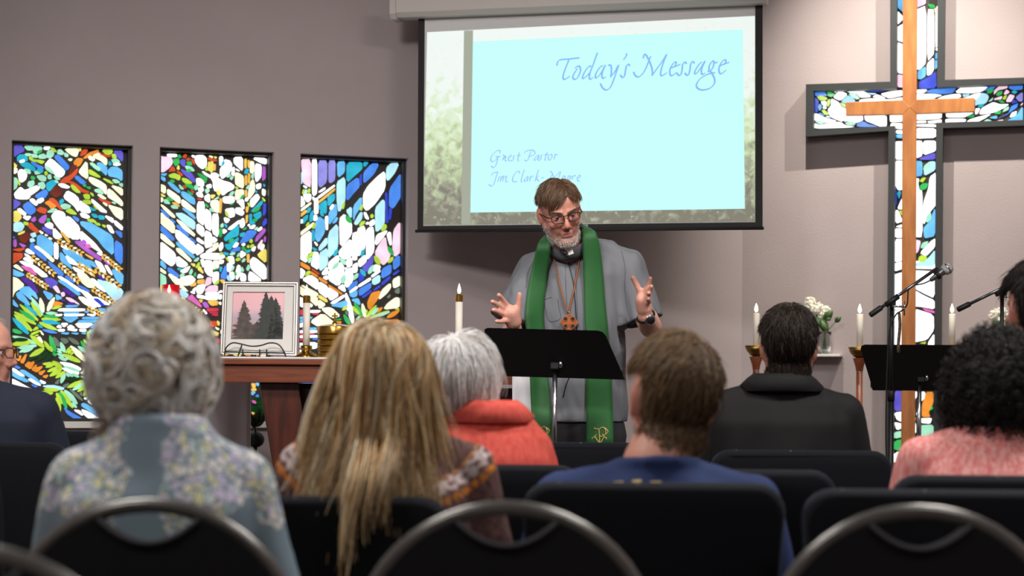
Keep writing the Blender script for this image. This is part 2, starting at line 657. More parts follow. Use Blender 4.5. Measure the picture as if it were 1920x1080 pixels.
W1A = '''v 110,150 150,128 215,130 250,175 245,210 170,240 120,280 90,240
m 250,142 380,140 370,190 300,190;m 385,145 500,155 470,230 390,235 375,195;g 430,215 480,190 490,215 440,240;m 340,248 420,250 440,290 380,290
m 450,262 520,240 560,290 520,305 450,300;m 570,200 650,190 650,260 600,305 555,280;w 520,155 605,150 580,185 525,180
l 610,160 650,165 690,210 670,215 615,180;m 710,190 750,185 790,230 770,255 700,240;m 800,225 850,255 840,285 800,270;c 850,310 900,310 890,335 860,330
t 160,290 190,255 260,255 300,300 290,345 265,320 190,335 165,340;w 190,342 250,318 262,345 200,360;t 200,370 300,360 390,420 410,480 330,450 230,405
b 340,350 400,360 430,390 510,420 510,450 440,430 380,390;t 430,440 510,465 490,500 440,480;l 320,280 360,285 370,320 470,330 530,345 490,375 440,350 370,340 330,315
m 260,240 340,240 340,265 290,268;w 600,312 640,325 800,470 790,520 750,555 690,540 640,480 530,395;b 660,285 690,258 730,270 860,410 850,445 820,465
m 530,410 590,420 650,490 640,510 560,460;y 85,340 155,400 140,430 90,420;c 95,435 160,440 155,490 120,510 92,480
w 170,490 205,450 260,470 290,530 270,590 220,625 190,600;m 80,560 150,570 170,620 150,700 90,740;l 165,610 185,600 200,650 190,670
m 250,440 330,460 340,510 290,500;m 390,480 470,470 480,500 410,520;m 420,540 500,530 550,560 540,610 470,600;m 310,620 380,600 390,650 340,700 300,670
m 440,640 510,620 540,680 510,720 470,700;l 530,490 550,480 570,510 540,535;m 570,530 610,520 620,580 580,580;m 650,540 720,560 740,585 690,590
m 660,600 700,605 715,635 690,630;g 350,540 400,560 390,590 350,580;t 555,640 640,595 690,640 640,690 590,750 560,710
w 120,780 200,690 250,730 280,790 340,815 300,850 200,850 140,840;w 250,735 300,725 420,670 460,700 440,730 340,800 290,780
b 395,810 540,720 575,770 530,840 440,840;w 420,870 500,835 520,870 460,910;w 325,865 370,845 440,915 410,940;b 235,940 310,885 410,985 395,1030 340,1065 290,1040
v 100,850 215,910 100,1000 85,960;w 160,990 200,980 280,1050 265,1075 220,1050
r 1040,190 1110,185 1090,240 1010,275;o 1050,300 1130,230 1250,190 1260,215 1140,270 1090,300;o 920,360 970,300 1050,310 1010,390 960,420
e 870,480 900,400 970,400 930,460 850,530;r 730,630 790,570 880,530 980,430 960,510 900,570 830,635;r 850,620 900,620 960,655 1040,720 1130,755 1110,775 1020,750 930,680 880,640
e 610,770 630,710 700,680 770,740 750,800 680,830 620,790;r 590,850 640,840 700,890 770,1000 740,990 680,930 600,870;o 530,905 580,875 660,890 690,950 620,985 590,940
r 420,1000 470,960 560,990 540,1050 470,1030;c 805,175 980,175 985,210 960,280 900,260 840,215;y 990,175 1020,175 1015,200 995,205
c 1120,275 1150,270 1210,320 1180,340 1130,310;c 1180,270 1250,225 1280,255 1370,310 1365,400 1290,330 1200,290;l 1300,190 1450,195 1430,240 1370,260
v 1455,205 1580,205 1585,345 1540,310;l 1435,245 1480,250 1500,300 1450,300;r 1260,215 1310,250 1430,270 1400,285 1300,260;m 1430,320 1500,310 1550,355 1460,370
w 1450,385 1510,365 1560,385 1500,400;s 1235,365 1290,365 1370,420 1365,530 1320,510 1270,430;t 1390,370 1400,340 1435,380 1410,400
s 1380,470 1430,420 1500,420 1575,470 1575,610 1510,560 1400,540;m 1140,370 1170,360 1280,440 1270,475 1200,430;l 1130,450 1200,490 1290,560 1230,550 1130,510
d 1220,490 1290,480 1350,540 1290,535;c 990,480 1100,330 1115,585 1030,530;b 935,560 970,535 1090,630 1060,650 1020,640
c 1130,555 1190,570 1290,620 1360,670 1365,800 1300,710 1180,650 1130,600;l 1310,570 1400,600 1460,650 1400,630;m 1440,590 1500,590 1550,630 1480,635
m 1530,650 1580,640 1580,690;c 1425,665 1580,710 1580,810 1500,740;c 1385,710 1450,750 1580,890 1580,950 1500,890 1380,820;m 1200,725 1280,715 1330,790 1220,755
g 1090,690 1150,690 1140,720;g 1040,660 1090,660 1080,690;l 880,665 920,665 1020,770 960,760 910,720;w 710,650 780,645 870,690 840,705 760,690
w 835,740 930,790 990,850 990,1030 930,940 785,830;w 1005,870 1060,920 1130,960 1150,1040 1010,1020;l 1050,790 1130,790 1140,850 1080,850
l 1040,870 1140,870 1160,915 1080,920;l 1140,765 1180,780 1190,820;w 1165,850 1250,920 1380,1035 1290,1020 1220,940 1170,890;l 1180,930 1250,985 1230,990
t 1140,960 1220,1000 1200,1010 1150,1000;c 1240,790 1290,795 1365,850 1310,845;r 1250,835 1310,860 1430,900 1400,920 1310,890;c 1310,895 1370,920 1370,950
m 1430,890 1490,900 1480,920;c 1385,930 1450,950 1580,990 1580,1140 1480,1075;m 740,940 800,915 880,940 870,970 790,990;l 810,1010 880,980 970,1060 880,1050
t 730,880 770,850 790,880 750,930;m 560,1030 640,980 700,990 640,1030'''
W1B = '''y 90,-10 150,-35 200,0 215,60 170,115 90,110;w 235,50 300,40 345,45 300,95;l 245,115 310,130 300,160 255,150;a 85,190 120,130 210,120 255,170 220,235 150,250 90,220
y 170,275 260,235 255,260 180,290;u 345,90 400,45 410,95 380,115;u 450,95 500,40 555,20 545,80 520,135 470,125;g 560,70 600,75 590,120 570,120
r 295,160 350,125 380,170 460,250 420,265 340,210;w 625,30 690,-40 790,-10 820,80 850,230 880,340 790,270 700,170 640,80;w 825,40 880,60 1000,190 1000,350 890,345 855,200
w 1015,235 1100,310 1200,400 1320,550 1240,500 1120,420 1015,360;b 905,30 990,75 985,115 940,85;s 1015,110 1150,130 1250,190 1450,310 1460,570 1330,460 1240,340 1100,220 1020,150
b 1480,360 1580,430 1575,700 1480,610;b 1475,235 1570,255 1570,340;w 1365,160 1420,170 1470,270 1420,255;l 1200,120 1270,140 1280,165 1230,155;l 1300,155 1350,165 1345,195
w 1340,30 1450,70 1460,130 1400,90;w 1470,90 1580,180 1575,230 1480,150;w 1010,0 1080,5 1140,50 1110,70 1030,45;l 1100,85 1180,80 1230,120 1150,120
t 1160,5 1230,20 1240,60 1190,50;t 1250,30 1330,40 1335,80 1270,80;w 645,190 770,320 690,345 650,310;w 530,155 590,120 640,150 635,210 570,190;v 490,200 540,180 620,230 630,290 560,265
G 740,245 780,260 880,390 850,395;s 430,310 480,290 640,380 635,590 560,540 430,430;e 190,310 250,265 330,265 330,340 260,410 200,370;a 335,280 400,260 415,310 370,325
a 335,345 375,340 400,375 340,390;c 455,230 515,265 490,280;c 530,280 575,300 545,305;c 580,325 635,345 600,350;b 75,285 130,330 90,340;u 105,370 140,350 150,430 130,460 110,430
u 180,400 280,440 240,460;c 65,385 100,400 80,450;r 90,490 180,480 270,470 200,515;r 80,540 230,540 225,600 80,690;b 345,410 380,405 400,460 550,590 550,650 470,590 330,480
c 390,455 420,435 560,540 660,630 640,660 570,600 500,530;w 660,390 710,420 710,620 660,600;b 570,635 780,800 775,850 710,820 600,700;w 270,510 300,475 400,550 330,545
w 250,545 300,560 390,640 370,650;w 240,620 270,590 390,690;w 185,650 240,650 400,710 580,850 500,860 420,790;n 205,705 350,735 430,840 350,800 270,760;c 105,715 150,690 255,790
s 70,745 270,830 180,855 75,820;c 80,855 160,880 260,975 120,1060 80,1180;p 195,865 280,870 380,950 450,1080 400,1060 320,980
u 930,380 1020,380 1060,355 1100,400 1040,430 1120,480 1300,610 1290,645 1170,570 1000,440;n 1070,420 1130,415 1160,460 1110,465;w 1230,530 1310,550 1290,570;G 1060,540 1190,605 1170,620
w 740,430 860,490 790,470;s 770,485 880,490 1000,560 1110,660 1165,750 1060,690 900,620 800,540;s 740,520 800,580 910,760 830,700 745,640;w 810,565 900,620 1000,710 860,670
s 1070,620 1180,650 1240,735 1170,710;w 1200,630 1290,670 1360,800 1300,790;w 1340,700 1380,710 1450,840 1400,800;u 1320,625 1430,700 1380,690;s 1430,745 1590,820 1580,970 1500,900
w 900,720 1000,760 1070,800 960,790;c 960,800 1070,810 1150,900 1210,1000 1120,1000 1030,930;w 1150,880 1200,890 1370,1075 1230,990;a 1220,890 1400,930 1590,1040 1560,1150 1480,1180 1380,1080
p 1245,840 1290,840 1350,910 1300,900;w 700,850 760,860 1060,1060 960,1040 800,930;s 700,905 780,910 1020,1090 980,1110 840,1000;b 805,840 880,870 940,945 830,890
b 965,965 1060,1000 1150,1060 1080,1050;v 525,880 620,875 715,940 620,1015 570,960'''
W1C = '''s 180,100 250,55 340,60 400,130 440,230 370,170 290,105 350,235 300,190;s 145,150 190,120 260,190 340,310 270,280 170,210;s 65,235 100,225 180,330 120,310
m>500,440 350,200 50;c>510,400 470,210 50;c>570,380 660,200 50;l>480,460 345,265 40;l>440,510 195,295 40;g>400,510 190,370 45;l>410,560 120,395 45;t>430,440 260,290 35
l>355,650 120,430 60;t>310,690 90,470 55;l>630,350 760,315 28;m>550,410 700,415 30;g>520,450 720,465 28;l>490,490 745,500 45;t>500,520 735,550 45;l>460,540 700,640 45
t>440,570 500,610 20;o 635,320 665,250 790,285;s 500,100 650,165 590,240;s 680,155 770,210 690,235;i 810,200 880,210 1010,300 940,270 870,250;i 640,60 690,40 740,140 700,130
i 750,140 790,130 800,170 770,190;p 765,70 840,90 950,190 890,185 800,120;p 740,230 800,240 800,260;p 840,275 940,270 920,300 850,295;w 980,190 1060,200 1240,330 1170,335 1060,280
w 1000,90 1110,130 1290,320 1250,325 1100,200;w 1150,195 1250,200 1420,300 1330,290;k 1180,215 1250,220 1350,315 1300,310;s 810,310 990,305 960,325 830,330;w 740,350 1080,355 1060,380 700,382
s 780,395 1000,395 980,412 800,415;s 1060,390 1130,375 1110,410;w 660,440 770,425 750,448;w 790,425 1070,425 1050,445 800,447;w 1090,425 1220,435 1180,450;s 770,460 1000,460 880,540 820,510
s 1050,465 1280,465 1240,495 1030,490;s 1000,510 1270,510 1200,540 970,540;w 940,550 1190,550 1100,610 1000,610;w 750,550 850,550 790,600;w 690,600 730,570 760,610;w 830,610 880,570 940,615
w 710,632 800,632 790,655 720,655;w 820,630 970,630 950,655;w 1000,632 1090,632 1080,660 1010,655;s 740,680 860,675 840,700;s 880,680 985,680 970,700;s 1020,680 1090,680 1080,695
b 500,630 600,640 710,680 620,680 530,655;s 1250,350 1340,350 1360,410 1290,380;s 1370,345 1580,345 1580,400 1400,410;a 1400,430 1580,420 1580,520 1330,530;s 1200,550 1580,540 1580,600 1140,620
a 1140,635 1580,620 1580,680 1120,690;l 365,650 420,590 450,620;l 345,690 460,640 465,660 360,705;l 390,720 440,700 440,715;c 470,640 520,710 490,690;c 430,740 465,730 510,815 470,790
l>520,870 335,710 60;g>220,680 60,630 40;m>410,820 85,720 50;l>345,800 80,835 60;m>420,850 160,885 40;m>330,870 190,940 35;m>370,880 245,940 30;l>520,890 330,995 55
d>560,900 330,1040 50;d>600,920 420,1060 45;d>640,950 540,1060 45;d>300,770 80,770 40;o 80,870 130,890 120,930 90,915;o 100,1000 180,920 170,960 120,1030;o 135,1030 215,975 190,1060;o 200,1070 290,950 260,1050 240,1090
g>670,930 600,715 60;l>600,910 525,790 35;l>630,930 600,860 30;g 640,940 690,960 680,990 650,980;x>720,860 650,735 50;x 740,750 830,760 850,800 800,830;x>990,830 850,745 45
m>800,940 745,805 45;l>820,950 870,870 20;l>850,960 900,890 20;l>880,970 930,930 18;c>1090,1060 880,855 60;m>1090,940 980,860 40;g>1080,880 1020,790 30;l>1130,760 1110,655 25
l>1100,820 1055,770 20;l>1010,1070 765,965 50;m>760,920 700,890 18;m>760,950 700,925 18;m>790,1000 700,960 20;m>820,1050 720,1005 28;m>860,1020 800,1030 25
g>1350,900 1200,720 60;l>1400,820 1250,700 50;m>1500,900 1380,720 60;g>1560,1000 1450,840 60;l>1350,1060 1180,900 55;m>1540,1070 1350,960 55'''
W1D = '''o 260,180 320,130 330,150 395,125 340,235;o 350,235 420,165 410,215 510,190 430,275;o 445,275 545,245 480,315;o 500,325 580,310 545,355
b 75,150 210,215 170,225 80,175;w 75,215 120,225 270,330 200,315 90,245;s 65,250 130,285 330,395 270,405 150,350 70,300;s 190,245 250,245 400,340 500,440 420,400 290,320
w 305,365 350,365 490,455 400,430;w 460,375 550,415 510,430;b 345,435 440,465 400,475;w 50,360 120,375 440,555 360,645 230,540 100,490 50,460;a>790,495 510,460 45
l>715,515 520,500 40;l>600,530 475,550 30;l>640,550 445,605 40;m>590,600 435,655 40;m>605,610 465,720 45;g>625,620 525,830 50;m>655,650 610,825 45;l>675,650 680,780 30
l>690,620 740,800 50;l>690,555 765,700 40;g>730,545 830,760 50;l>750,520 910,755 50;m>800,520 970,700 60;m>900,690 960,750 35;b 395,700 440,690 430,750;b 445,790 530,720 480,825
b 535,840 590,800 580,885;b 600,885 655,810 685,915;b 695,910 720,820 760,900;b 790,740 850,800 1045,905 950,910 830,830;w 60,600 200,640 330,760 60,720;b 60,760 340,790 430,900 60,900
w 920,780 1000,790 1055,865;w 1025,775 1100,800 1290,905 1150,910 1070,850;s 1030,700 1060,690 1260,790 1335,900 1240,860 1030,730;w 1115,670 1140,635 1180,715;w 1215,705 1340,790 1250,760
s 1360,770 1580,810 1580,850 1380,830;s 1290,820 1400,850 1580,880 1580,915 1380,910;w 1060,625 1090,615 1090,640;w 1300,650 1560,680 1570,760 1400,730
l>760,215 640,125 50;l>680,165 505,160 40;l>640,180 545,205 25;l>700,210 570,265 35;l>760,225 600,325 50;l>800,265 680,350 40;m>800,290 750,420 45;w>1020,235 740,140 50
m>1000,260 785,190 30;w>990,290 770,220 45;m>860,330 820,280 25;m>910,330 850,285 25;m>990,335 900,290 30;m 1090,190 1140,175 1140,190;m>1160,215 1050,235 30;c 1005,290 1060,250 1160,245 1180,300
m>1215,365 1020,330 35;d>980,360 810,370 50;x 665,430 725,360 715,430;x 780,450 860,420 840,470 790,480;l>1060,390 835,480 50;m>1090,410 905,515 45;l>1110,440 975,535 40
l>1130,460 1060,595 45;m>1155,470 1105,640 45;g>1190,540 1200,650 40;m>1100,405 1230,420 35;x 1000,560 1030,540 1040,600;x>1040,655 870,500 30
l>1300,300 1450,200 50;g>1300,350 1480,330 50;l>1290,430 1420,520 50;m>1400,420 1540,540 50;g>1500,150 1570,330 45'''
W1 = (parse(W1A, 10, 255, 7.2) + parse(W1B, 10, 400, 7.2) + parse(W1C, 10, 530, 7.2) + parse(W1D, 10, 660, 7.2))
G1 = (wheat(10, 400, 7.2, [(290, 820, 580, 1010), (350, 580, 680, 840), (700, 360, 1060, 560), (720, 680, 1010, 940), (980, 690, 1220, 830),
                           (1210, 740, 1560, 1010), (1310, 570, 1570, 780)]) + wheat(10, 530, 7.2, [(1170, 80, 1490, 290), (1110, 340, 1410, 480)]))
W2A = '''i 80,175 130,195 240,190 260,280 210,350 130,410 75,410;w 185,150 325,155 315,190 190,180;g 335,185 360,155 390,195 350,205;g 260,230 350,215 360,280 310,325 280,280
r 410,190 440,155 470,165 450,210;r 460,225 500,205 520,235 480,245;r 535,225 565,225 595,300 565,285;v 375,250 410,225 445,240 440,340 390,300;g 465,265 530,260 545,310 490,310
m 450,320 540,340 580,390 560,400 460,360;g 460,390 510,365 530,400 490,410;v 380,370 450,400 530,420 590,520 580,570 490,490 430,440;r 205,410 265,320 300,400 260,395;y 325,360 350,310 360,380
r 320,390 400,440 405,475 350,430;l 205,460 280,430 375,470 360,535 300,500 230,490;l 400,500 470,515 555,580 450,575 410,540;g 220,540 270,525 290,560 240,570;s 80,445 180,435 150,465;s 80,470 150,500 150,550 90,510
s 185,555 270,590 370,690 360,720 250,640;m 350,590 430,665 380,660;g 440,590 530,595 575,640 570,670 480,625;m 585,620 620,595 640,620 610,680 585,660;r 410,605 470,640 440,650;r 525,670 575,705 560,720
g 475,680 570,745 520,740;s 390,695 470,720 580,800 590,890 520,860 400,760;w 610,510 660,505 715,550 715,625 620,600;w 640,650 700,630 715,690 650,695;w 610,720 680,700 710,780 640,770;r 615,800 690,810 670,825
c 75,590 155,620 155,730 75,680;c 185,660 280,720 370,790 370,880 290,820 190,740;c 395,810 470,860 595,970 590,1005 520,980 400,900;g 170,795 220,780 270,830 210,835;m 130,820 170,815 230,880 150,870
G 250,860 310,860 370,920 310,900;m 235,910 290,895 350,945 270,945;y 75,720 160,770 110,770;c 75,780 120,800 110,850 75,840;c 80,885 130,910 300,1060 260,1075 150,970;b 80,955 130,985 220,1075 140,1040
s 395,940 460,960 590,1060 540,1060;w 590,190 620,170 710,170 755,210 755,330 700,365 640,320 600,260;w 540,170 585,175 570,200;r 770,205 860,225 920,245 850,250 810,240;c 790,175 850,185 845,205;y 870,185 910,195 890,215
y 785,265 808,265 805,395 785,385;y 820,260 855,260 850,400 830,420 815,400;G 865,300 890,300 885,390 865,385;l 740,380 770,330 770,390;w 950,190 990,185 1000,240 960,330;t 985,290 1010,240 1020,290 990,320
w 1020,230 1100,250 1130,300 1110,400 1050,460 990,510 960,450 965,360 1020,300;w 1165,200 1285,195 1285,390 1240,350 1165,280;w 1180,360 1250,400 1210,385;w 1140,350 1165,340 1165,470 1130,450
c 1185,420 1230,430 1300,480 1300,650 1230,620 1185,580;m 1050,470 1100,430 1110,470 1070,490;m 1105,500 1130,475 1150,490 1125,530
w 690,395 800,460 920,500 1000,545 1100,570 1165,620 1150,660 1060,700 1000,755 960,690 940,640 890,700 860,620 860,560 830,500 740,450;w 820,440 880,425 940,460 930,485 860,465
g 620,430 690,450 770,500 740,580 700,510;G 1320,225 1345,220 1340,355 1320,350;G 1370,240 1390,245 1385,350 1370,340;c 1405,255 1450,265 1455,420 1400,425;t 1315,430 1340,370 1375,370 1360,440
G 1325,470 1350,460 1350,600 1325,600;G 1375,430 1395,440 1390,580 1370,570;w 1480,290 1560,310 1555,480 1490,560 1475,470;w 1435,205 1635,215 1635,295 1560,275;u 1585,330 1620,340 1620,510 1580,545
m 1340,650 1380,600 1400,610 1370,660;m 1415,480 1435,430 1455,440 1440,520;c 1410,560 1440,520 1465,600 1460,700 1400,790 1370,810 1380,690;l 1180,630 1220,640 1210,670;c 1185,680 1300,670 1300,760 1230,810 1185,820
g 1250,800 1290,745 1310,760 1290,790;w 1200,840 1300,810 1310,970 1250,880;m 1085,760 1130,700 1165,700 1140,750;w 1000,780 1160,770 1165,850 1100,870 1010,860;c 830,830 940,830 940,1010 880,990 820,900
G 955,800 985,810 970,1015 950,1010;y 910,710 940,655 965,720 940,760;y 820,750 890,750 840,805;m 860,820 940,770 930,800;w 735,770 800,730 805,860 740,820;g 740,870 790,920 770,935;m 800,950 840,945 875,1000 830,985
w 630,850 725,850 725,1200 622,1120;w 740,950 820,1000 830,1280 740,1220;t 1400,1000 1580,820 1575,880 1500,950;g>1540,930 1440,1000 40;t 1440,1040 1550,990 1560,1060 1500,1110;k 1600,880 1625,870 1625,1010 1590,1060
l 1570,780 1620,830 1610,845;w 1580,660 1620,680 1615,760 1580,740;w 1400,830 1500,730 1540,790 1420,940;w 1490,600 1555,580 1550,650 1500,660;t 1470,680 1500,700 1490,720;t 1590,590 1615,600 1610,630
G 1325,680 1350,680 1350,770 1330,770;w 1330,800 1360,785 1365,830 1335,840;l 1360,860 1395,880 1385,930;G 1345,920 1375,930 1355,1010 1340,980;w 1035,960 1160,940 1170,1060 1100,1080 1060,1030
w 1190,940 1260,940 1310,1010 1280,1050 1190,1010;d 1195,880 1235,900 1220,920;g 1100,890 1150,865 1140,890;l 1035,990 1060,1000 1090,1065 1050,1050;m 740,670 790,650 800,690 760,730;w 760,610 820,590 830,640 770,640'''
W2B = '''a 295,0 410,0 590,120 585,245 470,170;s 480,0 520,0 595,60 590,85;c 80,0 110,0 290,170 285,310 70,130;b 150,0 210,50 205,75 150,30;c 235,10 300,60 280,65;b 240,80 300,130 290,145 235,100
c 310,85 400,130 590,310 580,340 430,230;b 320,170 370,190 500,320 490,345 330,210;b 510,345 600,420 600,440 520,390;w 310,225 590,450 590,605 450,500 310,350;b 65,180 110,190 290,370 270,405 180,340 65,230
c 65,295 120,310 290,470 280,500 170,430 65,340;w 70,440 110,430 300,590 300,720 250,775 180,730 70,640;s 320,420 360,430 590,640 570,665 320,460;c 315,510 370,520 540,690 520,715 330,560;w 325,620 490,750 430,790 325,770
s 65,700 110,700 160,770 160,820 80,750;b 190,800 240,810 355,910 340,945 200,860;c 60,790 160,860 160,890 60,830;m 60,870 160,930 165,1045 60,1050;c 200,890 250,900 480,1060 400,1050 290,980;w 360,950 530,910 600,980 500,1055 430,1040
t 330,815 370,800 400,820 360,835;m 365,930 400,880 435,890 420,920;m 505,880 540,810 555,850 530,900;g 570,910 600,860 600,930;w 370,850 480,790 520,780 470,860 430,870;m 570,700 630,650 650,660 620,705
l 600,790 650,715 660,750 620,800;y 525,735 590,745 580,785;y 630,820 660,770 720,890;w 625,950 650,890 720,940;w 620,150 720,215 715,350 620,270;w 625,355 715,420 715,455 620,400;w 615,440 710,510 710,560 610,620
w 850,10 930,10 930,350 850,290;w 740,250 830,300 840,480 740,510;w 850,340 920,390 860,440;c 850,460 930,430 920,500 860,560;w 740,580 840,500 850,560;w 670,620 720,590 930,590 1020,620 1020,650 930,680 720,660 680,650
w 675,680 720,680 715,800 690,740;w 735,690 840,700 840,930 780,900 735,840;c 855,700 935,700 935,800 860,830;w 950,690 1010,690 1000,730 950,740;w 855,870 935,860 930,990 880,1040 850,990;i 770,945 825,945 825,1030 740,1070 750,1000
l 865,1050 910,990 940,980 930,1030;G 625,985 725,970 725,1030 630,1030;G 520,1070 540,1040 600,1010 600,1060;G 955,975 1030,980 1000,1030;g 860,835 910,805 920,820;t 955,790 990,790 960,870;b 960,945 1050,740 1055,965
g 945,240 970,225 990,230 975,345 950,345;m 970,170 1000,145 1005,200 970,205;w 1005,230 1060,260 1005,300;t 1020,370 1060,320 1230,165 1225,330 1120,360 1040,410;w 1070,230 1240,100 1250,130 1120,240;w 1020,60 1100,90 1060,140 1030,120
t 1020,150 1060,180 1050,215;w 1255,110 1300,70 1320,170 1280,215 1255,190;G 1340,35 1365,25 1355,130 1340,145;t 1390,20 1420,10 1420,110 1480,140 1400,165;g 1440,90 1490,80 1500,110 1460,115;k 1590,130 1635,70 1635,150 1590,190
w 1385,215 1450,170 1475,180 1440,225;m 1460,240 1500,200 1510,215 1490,245;w 1505,250 1560,200 1575,220 1530,260;w 1365,180 1385,160 1395,190;u 1475,430 1490,350 1600,225 1625,240 1610,280;i 1510,480 1580,380 1570,450 1530,530;u 1605,380 1625,330 1620,430
t 1255,300 1320,280 1300,340 1255,340;b 1245,440 1350,270 1400,250 1500,270 1420,370 1320,430;g 1290,245 1340,205 1340,230;g 1085,430 1110,380 1160,375 1130,420;t 1025,460 1110,450 1225,350 1220,400 1100,540 1060,520
w 1145,500 1190,430 1230,440 1200,490;b 1105,565 1150,530 1240,490 1255,540 1180,560;l 1390,420 1410,380 1435,400 1420,435;l 1350,490 1380,465 1380,510;l 1395,495 1430,455 1455,465 1430,500;g 1275,510 1300,485 1320,510 1300,540
g 1310,550 1340,520 1340,550;t 1325,570 1390,530 1400,560 1350,580;w 1275,460 1310,440 1325,460 1300,475;w 1415,530 1480,480 1455,560;w 1550,530 1590,450 1605,480 1580,540;y 1505,615 1560,560 1630,520 1635,735
w 1400,700 1450,640 1635,790 1625,990 1420,820;w 1380,900 1400,850 1580,990 1380,995;w 1265,545 1340,600 1260,660;G 1355,600 1385,600 1380,720 1360,715;l 1185,680 1230,650 1260,680 1210,700;m 1275,710 1310,660 1330,680 1300,715
m 1100,610 1130,575 1185,580 1150,610;m 1200,640 1240,575 1250,620;w 1065,640 1150,635 1165,740 1110,740;l 1040,650 1080,660 1085,710;w 1065,730 1140,760 1110,850 1065,850;m 1120,820 1150,770 1165,790 1140,840
m 1265,850 1275,780 1305,840 1290,855;m 1345,820 1375,750 1395,790 1370,845;w 1190,870 1220,760 1250,770 1250,900 1200,980;g 1165,890 1185,850 1200,900 1180,920;w 1095,870 1150,860 1170,950 1130,980;w 1260,870 1330,900 1335,990 1260,990
a 1060,940 1080,905 1130,990 1080,980;t 1010,570 1085,590 1070,615 1020,600;l 945,610 960,580 1000,580 980,610;w 940,480 990,420 1000,500 960,560'''
W2C = '''w -700,180 -560,260 -420,420 -640,300;c -600,450 -460,500 -300,640 -520,560;v -600,620 -300,650 -120,790 -420,740;y -120,690 60,720 50,760 -100,740;R -120,800 80,800 70,840 -120,850;w -640,820 -200,840 -160,920 -640,900
b 90,600 400,590 400,660 110,660;w 90,690 500,680 500,730 90,740;r -40,590 30,590 50,625 20,650 -40,650;y 45,580 70,600 65,640 50,620;c 20,655 70,680 50,690
s 90,760 500,750 500,800 90,810;c 100,830 500,820 500,880 100,890;G 110,940 200,920 230,960 120,1000;y 240,945 300,945 330,1000 240,990;n 400,900 490,920 480,960 410,950;o 360,950 430,960 440,1000 380,990
c 520,900 690,900 690,1000 540,1000;G 500,930 530,940 520,1000 490,990;b 90,1100 690,1080 690,1180 90,1200;w 90,1230 690,1200 690,1300 90,1320;G 455,1330 490,1330 500,1370 470,1380;s 500,1325 540,1325 530,1360;G 455,1390 500,1385 510,1410 460,1415
s 455,1425 500,1430 460,1470;b 500,1480 530,1460 540,1490;d 455,1500 640,1490 660,1560 470,1580;n 460,1530 500,1540 505,1565 470,1555;d 455,1600 640,1580 680,1680 470,1690;G 455,1670 490,1680 460,1700
d -600,1100 -200,1080 -100,1300 -600,1320;g -560,1340 0,1320 100,1500 -560,1540;d 100,1350 420,1340 430,1600 130,1560;b -600,1560 -40,1540 60,1700 -600,1720;k 100,1600 440,1620 440,1720 120,1720'''
W2D = '''y 325,310 430,310 440,540 350,555;a 820,370 1000,510 940,590 820,530;n 970,590 1080,505 1110,560 1200,650 1310,800 1200,740 1080,650;G 1235,625 1315,630 1280,690;u 1310,690 1390,680 1460,790 1380,805;G 1425,650 1655,650 1650,740 1520,755
w 1190,310 1355,280 1370,330 1330,430 1290,485 1190,475;w 1090,410 1170,340 1140,440;w 1040,450 1100,440 1150,490;w 1195,505 1370,550 1360,600 1200,570;i 1380,400 1470,315 1650,305 1650,445 1390,440
w 1385,465 1680,465 1680,510 1385,515;w 1380,530 1660,530 1655,620 1385,620;w 1670,450 1750,415 1750,460;w 1690,520 1740,510 1735,605 1685,610;w 1680,690 1725,680 1725,740;R 1410,820 1670,820 1660,880 1430,885
R 1440,915 1660,910 1650,935;R 1500,955 1665,960 1640,990;w 1320,830 1415,930 1390,945;m 330,30 480,100 490,290 330,290;c 540,50 620,60 990,440 940,430 700,260;c 330,600 600,640 900,800 500,760;c 820,560 920,610 900,640'''
W2 = parse(W2A, 290, 270, 7.826) + parse(W2B, 290, 400, 7.826) + parse(W2C, 400, 510, 6.354) + parse(W2D, 270, 510, 12.0)
